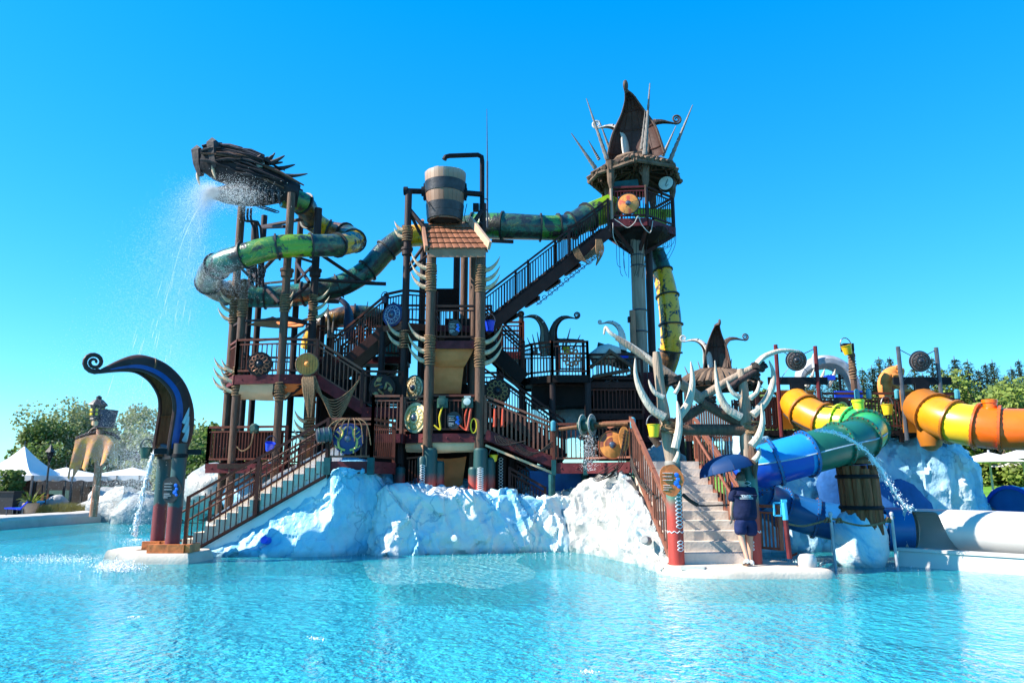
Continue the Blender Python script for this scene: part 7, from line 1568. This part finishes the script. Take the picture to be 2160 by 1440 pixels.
railing(t, a, e, .84, 'rail_lit', .085, True, .02, bw=.03); b = MB(); b.tube(cr([e + V((.03, 0, .82)), e + V((.09, 0, .8)), e + V((.1, -.02, -.02)), e + V((.28, -.05, -.05))], 4), .025, 6); b.build('gate_hook', 'rail_brown', t)
# ================================================================== trees
rt = random.Random(11)
def leaf(b, p, s_, d=None):
    a = V((rt.uniform(-1, 1), rt.uniform(-1, 1), rt.uniform(-1, 1))).normalized(); c_ = a.orthogonal().normalized() * s_ * .5
    a *= s_; n0 = len(b.v); b.v += [p - a * .5, p + c_, p + a * .6, p - c_]; b.f.append((n0, n0 + 1, n0 + 2, n0 + 3))
def conifer(seed, h, mt):
    rt.seed(seed); t = thing('conifer', 'x', 'tree', (0, 0, 0)); b = MB(); b.tube([(0, 0, 0), (.05, 0, h * .5), (0, 0, h)], [.2, .12, .02], 7); b.build('trunk', 'tree_bark', t)
    b = MB(); z = h * .12
    while z < h * .985:
        f_ = 1 - z / h; R_ = h * .24 * f_ ** .85 + .12; n_ = int(14 + 16 * f_)
        for k in range(n_):
            a = rt.uniform(0, 2 * pi); L = R_ * rt.uniform(.55, 1.12); dr = rt.uniform(.1, .4)
            d = V((cos(a), sin(a), 0)); 
            for j in range(int(3 + 12 * f_)):
                q = rt.uniform(.1, 1); p_ = V((0, 0, z)) + d * L * q + V((0, 0, -dr * L * q + .22 * L * q * q)) + V((rt.uniform(-.16, .16), rt.uniform(-.16, .16), rt.uniform(-.1, .06))) * (.6 + f_)
                n0 = len(b.v); w_ = V((-d.y, d.x, rt.uniform(-.3, .3))) * rt.uniform(.08, .18) * (.35 + .65 * f_); e_ = d * rt.uniform(.25, .5) * (.35 + .65 * f_) + V((0, 0, rt.uniform(-.22, .05)))
                b.v += [p_ - w_, p_ + w_, p_ + e_]; b.f.append((n0, n0 + 1, n0 + 2))
        z += h * .014 + .05 * f_
    b.build('crown', mt, t, kind='stuff', sharp=180); return t
def broadleaf(seed, h, r, mt, n_=9000, ls=.22, trunk_h=.35, ell=1.0, sparse=.0):
    rt.seed(seed); t = thing('broadleaf_tree', 'x', 'tree', (0, 0, 0)); b = MB(); b.tube([(0, 0, 0), (.1, 0, h * .25), (0, .05, h * .6), (.05, 0, h * .85)], [.05 * r + .07, .04 * r + .05, .08, .02], 7)
    cl = []
    for k in range(26):
        a = rt.uniform(0, 2 * pi); zz = rt.uniform(trunk_h, 1.0); rr = r * math.sqrt(max(.02, 1 - ((zz - (trunk_h + 1) / 2) / ((1 - trunk_h) / 2 + .05)) ** 2)) * rt.uniform(.35, .95)
        c = V((cos(a) * rr, sin(a) * rr, zz * h * .93)); cl.append((c, rt.uniform(.22, .42) * r)); b.tube([(0, 0, h * max(.15, zz - .3)), c * .6 + V((0, 0, c.z * .4 - .2)), c], [.05, .03, .01], 4)
    b.build('trunk', 'tree_bark', t); b = MB()
    for i in range(n_):
        c, q = cl[rt.randrange(len(cl))]; d = V((rt.gauss(0, 1), rt.gauss(0, 1), rt.gauss(0, .75))).normalized() * q * rt.uniform(.35, 1.12) ** .7
        leaf(b, c + d, ls * rt.uniform(.6, 1.3))
    b.build('crown', mt, t, kind='stuff', sharp=180); return t
GRP = 'dark conifers behind the slides'
protos = [conifer(1, 12.5, 'conifer'), conifer(2, 12.0, 'conifer_light'), conifer(3, 13.2, 'conifer')]
spots = [(1700, 800, 56), (1756, 780, 60), (1778, 790, 52), (1838, 770, 58), (1853, 752, 62), (1876, 752, 55), (1905, 790, 64), (1927, 772, 57), (1965, 752, 60), (2012, 751, 56), (2040, 757, 63), (2063, 778, 58), (2092, 758, 54), (2118, 790, 62), (2148, 757, 57), (2175, 760, 60), (2205, 752, 55), (1800, 800, 66), (1640, 820, 60), (1985, 775, 68), (2230, 770, 60), (1722, 792, 63), (1818, 775, 57), (1890, 768, 66), (1945, 785, 70), (2030, 785, 66), (2078, 765, 64), (2132, 772, 68), (2165, 785, 54), (1765, 800, 70), (2190, 772, 66)]
for i, (px, py, Y) in enumerate(spots):
    o = protos[i] if i < 3 else copy_tree(protos[i % 3]); q = at(px, py, Y); h0 = (12.5, 12.0, 13.2)[i % 3]; k = (q.z - .4) / h0 * 1.0
    o.location = (q.x, q.y, .4); kw = k * rt.uniform(1.25, 1.6); o.scale = (kw, kw, k); o.rotation_euler.z = rt.uniform(0, 6)
    wh = ('far left, above the left antler gate tusk' if px < 1660 else 'above the left slide gantry' if px < 1735 else 'left of the bucket pole' if px < 1790 else 'close right of the bucket pole' if px < 1845 else 'right of the bucket pole' if px < 1860 else 'left of the right slide gantry' if px < 1912 else 'between the posts of the right slide gantry' if px < 1970 else 'against the right post of the right slide gantry' if px < 1996 else 'just right of the right slide gantry' if px < 2050 else 'behind the lime green tree' if px < 2110 else 'left of the right photo edge' if px < 2160 else 'at the right photo edge')
    tag(o, ['tall', 'broad', 'slender', 'lower', 'peaked', 'pointed', 'shaggy', 'narrow', 'bushy', 'dense', 'small'][i % 11] + (' dark conifer ' if i < 11 else ' green conifer ' if i < 22 else ' distant conifer ') + wh, 'tree', GRP)
for i, (seed, px, py, Y, r, mt, n_, lb) in enumerate(((21, 2068, 790, 44, 3.2, 'foliage_lime', 11000, 'bright lime green broadleaf tree above the orange slide'), (22, 2010, 822, 47, 2.2, 'foliage_lime', 7000, 'yellow green bushy tree right of the right slide gantry'), (23, 2150, 800, 46, 2.6, 'foliage_mid', 8000, 'mid green broadleaf tree at the right photo edge'), (24, 1850, 832, 50, 2.0, 'foliage_lime', 5000, 'yellow green bush between the two slide gantries'), (25, 1650, 805, 34, 1.8, 'foliage_mid', 5000, 'dark green bushy tree behind the antler gate rib bone'), (26, 1960, 838, 50, 1.8, 'foliage_lime', 4000, 'light green bush behind the right slide gantry beam'))):
    q = at(px, py, Y); o = broadleaf(seed, q.z - .4, r, mt, n_, .24, .12); o.location = (q.x, q.y, .4); tag(o, lb, 'tree')
# dark hedge mass beneath the trees
b = MB(); rt.seed(5)
for i in range(16000):
    x = rt.uniform(8, 46); y = 50 + rt.uniform(-2, 2.5); z = .4 + rt.random() ** .7 * (3.6 + 1.2 * mn.noise(V((x * .3, 0, 0)))); leaf(b, V((x, y, z)), rt.uniform(.25, .5))
b.build('hedge', 'conifer_light', kind='stuff')
for i, (seed, px, py, Y, r, mt, n_, ls, lb) in enumerate(((31, 150, 852, 46, 2.7, 'foliage_pale', 9000, .14, 'tall airy birch like tree left of the wooden lantern post'), (32, 118, 895, 45, 2.0, 'foliage_mid', 6500, .17, 'dense green tree behind the white marquee'), (33, 270, 852, 47, 2.4, 'foliage_pale', 8000, .14, 'airy pale tree right of the wooden lantern post'), (34, 300, 905, 46, 1.9, 'foliage_pale', 5000, .18, 'low pale tree just left of the ship prow'), (35, 205, 885, 47, 2.0, 'foliage_pale', 5000, .14, 'pale sparse tree behind the wooden lantern post'), (36, 418, 898, 36, 1.9, 'foliage_pale', 9000, .14, 'bushy pale green tree between ship prow and left tower'), (37, 462, 885, 34, 1.5, 'foliage_mid', 7000, .17, 'green tree directly left of the left tower poles'), (38, 485, 910, 38, 2.0, 'foliage_lime', 5000, .18, 'yellow green tree behind the outer left tower pole'), (39, 385, 925, 38, 1.5, 'foliage_pale', 5000, .18, 'low grey green bush right behind the ship prow'))):
    q = at(px, py, Y); o = broadleaf(seed, q.z - .35, r, mt, n_, ls, .22 if px > 350 else .3); o.location = (q.x, q.y, .35); tag(o, lb, 'tree')
# ================================================================== left background: marquees, shops, planting
def marquee(px, py_top, py_eave, Y, w_, d_, label, legs=True):
    ap = at(px, py_top, Y + d_ / 2); ez_ = Z(py_eave, Y); t = thing('marquee', label, 'tent', (ap.x, ap.y, .35)); cx_, cy = ap.x, Y + d_ / 2; b = MB(); rows = []
    for j in range(13):
        v = j / 12; sc = 1 - v; zz = ez_ + (ap.z - ez_) * (v ** 1.7); ring = []
        for k in range(33):
            a = k / 32 * 4; s_ = int(a) % 4; f_ = a - int(a); cs = [(-1, -1), (1, -1), (1, 1), (-1, 1), (-1, -1)]; p0, p1 = cs[s_], cs[s_ + 1]; ring.append(V((cx_ + lerp(p0[0], p1[0], f_) * w_ / 2 * sc, cy + lerp(p0[1], p1[1], f_) * d_ / 2 * sc, zz - .10 * sin(f_ * pi) * sc * (1 - v))))
        rows.append(ring)
    b.grid(rows); b.build('canopy', 'tent_white', t, sharp=25)
    b = MB(); rr = []
    for s_, (p0, p1) in enumerate((((-1, -1), (1, -1)), ((-1, 1), (-1, -1)), ((1, -1), (1, 1)))):
        r0, r1 = [], []
        for k in range(33): f_ = k / 32; q = V((cx_ + lerp(p0[0], p1[0], f_) * w_ / 2, cy + lerp(p0[1], p1[1], f_) * d_ / 2, ez_)); r0.append(q); r1.append(q - V((0, 0, .16 + .10 * abs(sin(f_ * pi * 6)))))
        b.grid([r1, r0])
    b.build('valance', 'tent_white', t); b = MB()
    for sx, sy in ((-1, -1), (1, -1), (1, 1), (-1, 1)): b.bar((cx_ + sx * w_ / 2, cy + sy * d_ / 2, .35), (cx_ + sx * w_ / 2, cy + sy * d_ / 2, ez_), .08)
    for k in range(1, 4): b.bar((cx_ - w_ / 2 + k * w_ / 4, Y, .35), (cx_ - w_ / 2 + k * w_ / 4, Y, ez_), .06)
    b.build('frame', 'tent_frame', t, kind='stuff'); b = MB(); b.tube([ap - V((0, 0, .1)), ap + V((0, 0, .25))], [.03, .01], 6); b.build('finial', 'grey_iron', t)
marquee(52, 940, 1002, 35.5, 3.2, 3.2, 'pointed white marquee at the left photo edge'); marquee(140, 985, 1004, 37.5, 5.0, 3, 'low white marquee behind the planting beds'); marquee(280, 985, 1002, 38.5, 4.6, 3, 'low white marquee behind the ship prow spray')
t = thing('cafe_row', 'dim open fronted cafe row with teal panels under the white marquees', 'building', (-22, 45, .35))
b = MB(); b.box((X(150, 1030, 41), 42.5, 1.25), (16, .3, 1.9)); b.build('back_wall', 'shop_dark', t)
for px, w_, hz, mt in ((60, 1.6, 1.3, 'shop_dark'), (130, 1.2, 1.0, 'shop_teal'), (230, 2.0, 1.25, 'shop_teal'), (275, 2.2, 1.25, 'shop_teal'), (320, 1.4, 1.2, 'pale_blue'), (100, .9, .8, 'roof_board'), (180, 1.2, 1.2, 'shop_dark')):
    q = at(px, 1040, 41.6); b = MB(); b.box((q.x, 41.5, .35 + hz / 2), (w_, .12, hz)); b.build('shop_panel', mt, t)
b = MB()
for k in range(9): q = at(20 + 38 * k, 1040, 41); b.bar((q.x, 41, .35), (q.x, 41, 2.15), .1)
b.build('post', 'tent_frame', t, kind='stuff'); b = MB(); rows = []
b.bar((X(0, 1010, 41), 41, 2.15), (X(330, 1010, 41), 41, 2.15), .1, .16, V((0, 0, 1)))
for k in range(16): q0 = at(5 + 20 * k, 1005, 40.8); b.tube(cr([q0, q0 + V((.28, 0, -.2)), q0 + V((.56, 0, 0))], 3), .05, 5)
b.build('scalloped_beam', 'tent_frame', t, kind='stuff')
b = MB(); q = at(-20, 985, 38); b.prism([q + V((-4, 0, 0)), q + V((.9, 0, -.45)), q + V((.9, 3, -.45)), q + V((-4, 3, .0))], (0, 0, .2)); b.prism([q + V((-4, 0, -.3)), q + V((.75, .2, -.5)), q + V((.75, .2, -1.9)), q + V((-4, .2, -1.9))], (0, 2.5, 0))
b.build('brown_hut', 'roof_brown', label='brown roofed hut cut by the left photo edge', cat='hut', loc=q)
# patio umbrella, people sized clutter: tables and stools
for i, (px, py, Y, w_, h_, mt, lb) in enumerate(((45, 1060, 35, .9, .75, 'sign_black', 'dark shadowed stall crate at the far left by the kerb'), (12, 1062, 34, 1.0, 1.0, 'sign_black', 'dark planted box at the left photo edge'))):
    q = at(px, py, Y); b = MB(); b.box((q.x, q.y, .35 + h_ / 2), (w_, .6, h_)); b.box((q.x, q.y, .35 + h_), (w_ * 1.08, .7, .06)); b.build('crate', mt, label=lb, cat='crate', loc=(q.x, q.y, .35))
for i, (px, Y, mt, lb) in enumerate(((40, 33.5, 'blue_plastic', 'low blue lounger nearest the left photo edge'), (62, 33.8, 'sky_blue_tube', 'pale blue lounger left of the plant barrel'))):
    q = at(px, 1075, Y); t = thing('lounger', lb, 'lounger', (q.x, q.y, .36)); b = MB(); b.prism([(q.x - .5, q.y - .25, .62), (q.x + .2, q.y - .25, .58), (q.x + .5, q.y - .25, .9), (q.x + .48, q.y - .25, .96), (q.x + .16, q.y - .25, .65), (q.x - .5, q.y - .25, .68)], (0, .5, 0)); b.build('seat', mt, t)
    for sx in (-.4, .3):
        for sy in (-.2, .2): b = MB(); b.bar((q.x + sx, q.y + sy, .36), (q.x + sx, q.y + sy, .62), .05); b.build('leg', 'grey_iron', t)
def boulder2(px, py, Y, r, lb, sd): boulder(at(px, py, Y) - V((0, 0, 0)), r, sd, 'stone', lb, .15)
boulder2(118, 1062, 35, (.5, .4, .42), 'grey boulder beside the terracotta plant pot', 61); boulder2(46, 1068, 34.5, (.45, .4, .35), 'pale grey boulder between loungers and plant pot', 62); boulder2(185, 1072, 36, (.6, .4, .2), 'flat slab stone at the foot of the wooden lantern post', 63)
# potted palm
q = at(63, 1082, 33.6); t = thing('potted_plant', 'spiky green plant in a terracotta pot by the left kerb', 'plant', (q.x, q.y, .36)); b = MB(); b.lathe([(.001, .0), (.24, .0), (.34, .3), (.33, .5), (.28, .52), (.26, .46), (.001, .46)], (q.x, q.y, .36), n=16, cap=False); b.build('pot', 'terracotta', t)
b = MB(); rt.seed(9)
for k in range(60):
    a = rt.uniform(0, 6.28); e_ = rt.uniform(.3, 1.2); L = rt.uniform(.3, .6); p_ = V((q.x, q.y, .84)); d = V((cos(a) * cos(e_), sin(a) * cos(e_), sin(e_))); w_ = V((-sin(a), cos(a), 0)) * .025; n0 = len(b.v); b.v += [p_ - w_, p_ + w_, p_ + d * L + w_ * .7 - V((0, 0, .02)), p_ + d * L * 1.4 - V((0, 0, .16 * (1.4 - e_))), p_ + d * L - w_ * .7]; b.f.append((n0, n0 + 1, n0 + 2, n0 + 3, n0 + 4))
b.build('leaves', 'foliage_lime', t, kind='stuff')
b = MB()
for k in range(3500):
    x_ = rt.uniform(0, 1); q = at(lerp(84, 200, x_), 1082, 34.0 + 1.2 * x_); p_ = V((q.x + rt.uniform(-.1, .1), q.y + rt.uniform(-.5, .5), .36)); h_ = rt.uniform(.2, .5) + .15 * mn.noise(V((p_.x * 1.2, p_.y, 0))); d = V((rt.uniform(-.2, .2), rt.uniform(-.2, .2), h_)); n0 = len(b.v); b.v += [p_ - V((.015, 0, 0)), p_ + V((.015, 0, 0)), p_ + d]; b.f.append((n0, n0 + 1, n0 + 2))
b.build('ornamental_grass', 'grass_dry', kind='stuff')
b = MB()
for k in range(1500):
    q = at(lerp(5, 35, rt.random()), 1065, 34.5); leaf(b, V((q.x, q.y + rt.uniform(-.5, .5), .4 + 1.9 * rt.random() ** 1.5)), .16)
b.build('shrub', 'foliage_mid', label='leafy shrub in front of the cafe at the left photo edge', cat='shrub', loc=at(20, 1065, 34.5))
# lamp post
q = at(92, 1075, 34.5); t = thing('street_lamp', 'black lantern street lamp on a slim post by the left kerb', 'street lamp', (q.x, q.y, .35)); zt = Z(968, 34.5); b = MB(); b.lathe([(.14, 0), (.14, .15), (.07, .3), (.05, .5), (.04, zt - .4)], (q.x, q.y, .35), n=10); b.build('post', 'lantern_black', t); b = MB(); b.lathe([(.06, 0), (.17, .4), (.17, .42)], (q.x, q.y, zt - .1), n=6); b.build('lantern', 'black_iron', t); b = MB(); b.lathe([(.24, .0), (.2, .06), (.08, .22), (.02, .36)], (q.x, q.y, zt + .32), n=6); b.build('lamp_shade', 'lantern_black', t)
# wooden post with ragged cloth and lantern house
q = at(198, 1072, 33.0); t = thing('lantern_post', 'crooked wooden post carrying ragged cloth, dark bucket and a small lantern house', 'post', (q.x, q.y, .35)); top = at(212, 905, 33.0)
b = MB(); b.tube(cr([(q.x, q.y, .3), lerp(V((q.x, q.y, .35)), top, .5) + V((.05, 0, 0)), top], 5), .16, 10); b.build('post', 'roof_board', t)
b = MB(); b.tube(cr([at(160, 925, 33), at(185, 915, 33), at(212, 910, 33), at(240, 916, 33), at(252, 926, 33)], 4), .07, 7); b.tube(cr([at(180, 922, 33), at(195, 905, 33), at(206, 902, 33)], 4), .06, 6); b.build('yard', 'pole_dark', t)
rows = []; rt.seed(3)
for j in range(13):
    v = j / 12; rr = []
    for i in range(27):
        u_ = i / 26; tp = at(lerp(160, 252, u_), 928 - 12 * sin(u_ * pi), 32.8); ln = (76 - 26 * u_ + 4 * sin(u_ * 21) + 9 * mn.noise(V((u_ * 9, 0, 0)))) / 47.0; rr.append(tp + V((-.10 * v * (1 - u_), -.12 * sin(u_ * 16 + v * 2) * v - .05, -ln * v)))
    rows.append(rr)
b = MB(); b.grid(rows)
keep = []
for fi, f_ in enumerate(b.f):
    j, i = divmod(fi, 26)
    if (i * 7 + 3) % 5 == 0 and j > 8 + (i * 3) % 3: continue
    keep.append(f_)
b.f = keep; b.build('ragged_cloth', 'cloth_ragged', t, sharp=60)
c = at(221, 884, 33); b = MB(); b.lathe([(.38, -.35), (.52, .4), (.49, .4), (.36, -.3)], c, n=14); b.build('bucket', 'navy_bucket', t)
c = at(206, 868, 32.7); b = MB(); b.lathe([(.26, -.38), (.30, -.34), (.27, -.3), (.30, .22), (.34, .26), (.36, .3)], c, n=8); b.build('lantern_body', 'lantern_black', t); b = MB(); b.lathe([(.42, .28), (.38, .34), (.20, .52), (.12, .54), (.12, .66), (.02, .72)], c, n=8); b.build('lantern_roof', 'lantern_black', t)
b = MB()
for k in range(8):
    a = 2 * pi * k / 8 + pi / 8
    for z in (-.12, .06): b.box(c + V((.285 * cos(a), .285 * sin(a), z)), (.09, .09, .11), a)
b.build('window', 'yellow_flat', t, kind='stuff'); b = MB(); b.lathe([(.001, -.15), (.13, -.1), (.14, .05), (.06, .14)], c + V((0, -.1, -.5)), n=10); b.build('pale_buoy', 'sail_pale', t)
# ================================================================== right background
for i, (px, pe, Y, w_, lb) in enumerate(((2085, 975, 36, 3.6, 'nearer low white shade canopy left at the right edge of the lawn'), (2155, 968, 36, 3.2, 'white shade canopy cut by the right photo edge'), (2125, 985, 44, 3.4, 'far small white shade canopy between the two nearer ones'))):
    ap = at(px, pe - 22, Y); t = thing('shade_canopy', lb, 'canopy', (ap.x, Y, .6)); b = MB(); ez_ = Z(pe, Y); n_ = 8; pts = [V((ap.x + w_ / 2 * cos(2 * pi * (k + .5) / n_), Y + w_ / 2 * sin(2 * pi * (k + .5) / n_), ez_)) for k in range(n_)]
    b.add(pts + [V((ap.x, Y, ap.z)), V((ap.x, Y, ap.z - .12))], [(k, (k + 1) % n_, n_) for k in range(n_)] + [((k + 1) % n_, k, n_ + 1) for k in range(n_)]); b.build('canopy_cloth', 'shade_cloth', t, sharp=10)
    b = MB(); b.tube([(ap.x, Y, .3), (ap.x, Y, ap.z + .1)], .05, 8); b.build('pole', 'whale_grey', t)
    b = MB()
    for k in range(n_): b.bar(pts[k] - V((0, 0, .03)), V((ap.x, Y, ap.z - .14)), .03)
    b.build('rib', 'grey_iron', t, kind='stuff')
t = thing('tube_slide', 'dark blue tube slide mouth at the right photo edge behind the white run-out', 'water slide', at(2135, 1070, 21)); b = MB(); P_ = cr([at(2135, 1078, 20.6), at(2190, 1072, 21.2), at(2260, 1060, 22)], 5); b.tube(P_, .62, 20); b.build('tube_section', 'deep_blue', t); b = MB(); b.lathe([(.60, -.05), (.70, -.05), (.70, .05), (.60, .05)], P_[0], (P_[1] - P_[0]), 22, False); b.build('flange', 'royal_tube', t)
b = MB(); rows = []
for i in range(12): q = lerp(at(2040, 1060, 24), at(2300, 1045, 25.5), i / 11); rows.append([V((q.x, q.y - .3, -.4)), V((q.x, q.y - .28, .5)), V((q.x, q.y - .2, .78)), V((q.x, q.y + .3, .8)), V((q.x, q.y + .35, .2))])
b.grid(rows); b.build('pool_wall', 'kerb_pale', label='low white wall between the ice wall and the lawn', cat='wall', loc=at(2100, 1060, 24))
t = thing('bollard', 'small dark bollard with chain in front of the low white wall', 'bollard', at(2084, 1085, 21)); q = at(2084, 1085, 21); b = MB(); b.tube([(q.x, q.y, .1), (q.x, q.y, Z(1062, 21))], .05, 8); b.build('post', 'tent_frame', t); b = MB(); b.tube(cr([(q.x, q.y, Z(1064, 21)), (q.x + .25, q.y, Z(1076, 21)), (q.x + .5, q.y, Z(1072, 21))], 5), .025, 6); b.build('chain', 'tent_frame', t)
# ================================================================== moving water: jets, spray, drips (real droplets)
rs = random.Random(5); rnd.seed(77)
def jet(name, label, pts, r0, r1, n_drop, spread, mt='spray', rmin=.006, rmax=.02, core=True):
    C_ = cr(pts, 10); b = MB(); m_ = len(C_)
    if core:
        for s_ in range(5):
            b.tube([p_ + V((rs.uniform(-1, 1), rs.uniform(-1, 1), rs.uniform(-1, 1))) * lerp(r0, r1 * 2, i / m_) * .9 for i, p_ in enumerate(C_)], [lerp(r0, r1, i / m_) * rs.uniform(.12, .75) for i in range(m_)], 5)
        for s_ in range(n_drop // 9):
            i = rs.randrange(m_ - 3); o_ = V((rs.gauss(0, 1), rs.gauss(0, 1), rs.gauss(0, 1))) * spread * (.3 + .7 * i / m_); b.tube([C_[i] + o_, C_[i + 1] + o_ * 1.1, C_[i + 2] + o_ * 1.3], [.003, rs.uniform(.004, .012), .002], 4)
    for k in range(n_drop):
        u_ = rs.random(); i = int(u_ * (m_ - 1)); p_ = C_[i]; s_ = lerp(spread * .3, spread, u_); b.tet(p_ + V((rs.gauss(0, s_), rs.gauss(0, s_), rs.gauss(0, s_))), rs.uniform(rmin, rmax))
    return b.build(name, mt, label=label, cat='water jet', kind=None if label else 'stuff', loc=pts[0], sharp=180)
o = jet('water_jet', 'white water stream shooting right in front of the green slide towards the run-out', [at(1722, 907, 15.2), at(1760, 912, 15.2), at(1800, 930, 15.2), at(1840, 965, 15.2), at(1870, 1010, 15.2), at(1895, 1050, 15.2), at(1922, 1078, 15.2)], .03, .015, 900, .055)
jet('water_jet', 'thin stream pouring from the ship prow spout into the pool', [at(336, 950, 17.6), at(322, 960, 17.4), at(312, 1000, 17.3), at(300, 1045, 17.2), at(290, 1095, 17.1), at(284, 1130, 17.1)], .035, .03, 700, .06)
for k, px in enumerate((1503, 1521, 1538)): jet('water_jet', ('left', 'middle', 'right')[k] + ' thin drip curtain falling from the antler gate log', [at(px, 922, 15), at(px + 1, 950, 15), at(px + 6, 1005, 15)], .008, .006, 60, .012, rmin=.004, rmax=.009)
b = MB()
for k in range(900): p_ = at(1242 + rs.gauss(0, 9), 918 + rs.random() * 75, 19.4); b.tet(p_, rs.uniform(.005, .014))
b.build('water_trickle', 'spray', label='sparkling water trickling down from the twin disc drum', cat='water jet', loc=at(1242, 918, 19.4), sharp=180)
# dragon spray: mist of tiny droplets
b = MB(); m0 = at(455, 405, 20.2)
def arc(k, va, vz): return m0 + V((-va * k, -va * .35 * k, vz * k - 4.9 * k * k))
for k in range(165000):
    if k % 3: va = abs(rs.gauss(1.3, .65)) + .05; vz = rs.gauss(.8, .8)
    else: va = rs.gauss(.75, .12); vz = rs.gauss(.2, .12)
    T = 1.35 * rs.random() ** 1.1; p_ = arc(T, va, vz) + V((rs.gauss(0, .05 + .26 * T), rs.gauss(0, .05 + .25 * T), rs.gauss(0, .05 + .10 * T)))
    b.tet(p_, rs.uniform(.0020, .0054))
for k in range(90):      # streaks torn out of the jet
    va = abs(rs.gauss(.9, .4)); vz = rs.gauss(.5, .5); T = 1.1 * rs.random(); p0 = arc(T, va, vz); p1 = arc(T + rs.uniform(.02, .07), va, vz); b.tube([p0, (p0 + p1) * .5, p1], [.002, rs.uniform(.003, .007), .001], 3)
for k in range(9000): d = V((rs.gauss(0, .45), rs.gauss(0, .3), rs.gauss(0, .22))); b.tet(at(490, 415, 20.0) + d, rs.uniform(.004, .011))
for k in range(7000): q = at(470 + rs.gauss(0, 38), 575 + rs.gauss(0, 28), 19.7); b.tet(q + V((0, rs.gauss(0, .2), 0)), rs.uniform(.003, .009))
for k in range(1): jetp = [m0, m0 + V((-.3 - .1 * k, -.1, -.3)), m0 + V((-.7 - .12 * k, -.3, -1.6)), m0 + V((-1.0 - .12 * k, -.4, -3.6))]; b.tube(cr(jetp, 5), [.02, .016, .012, .01, .01, .008, .008, .006, .006, .005, .005, .004, .004, .003, .003, .002], 4)
b.build('water_spray', 'spray', kind='stuff', sharp=180)
b = MB()
for k in range(22000):
    q = at(285 + rs.gauss(0, 36), 990 + rs.gauss(0, 60), 21 + rs.gauss(0, 1.5)); 
    if q.z > .05: b.tet(q, rs.uniform(.003, .008))
for k in range(2500): q = gr(245 + rs.gauss(0, 22), 1200 + rs.gauss(0, 4), 0); b.tet(q + V((0, 0, abs(rs.gauss(0, .06)))), rs.uniform(.005, .02))
for k in range(1500): q = gr(120 + rs.gauss(0, 70), 1180 + rs.gauss(0, 5), 0); b.tet(q + V((0, 0, abs(rs.gauss(0, .03)))), rs.uniform(.005, .014))
for px, py in ((1240, 1418), (283, 1303), (665, 1348)):
    for k in range(70): q = gr(px + rs.gauss(0, 9), py + rs.gauss(0, 2), 0); b.tet(q + V((0, 0, .01)), rs.uniform(.004, .011))
b.build('mist', 'spray', kind='stuff', sharp=180)
b = MB()
for k in range(2600):      # foam where streams meet the pool
    px, py, sx, sy = rs.choice(((285, 1135, 14, 6), (1000, 1163, 220, 3), (1960, 1185, 60, 6), (560, 1166, 110, 3), (1430, 1200, 30, 5), (1700, 1180, 40, 4))); q = gr(px + rs.gauss(0, sx), py + abs(rs.gauss(0, sy)), 0); b.tet(q + V((0, 0, .004)), rs.uniform(.005, .016))
b.build('foam', 'spray', kind='stuff', sharp=180)
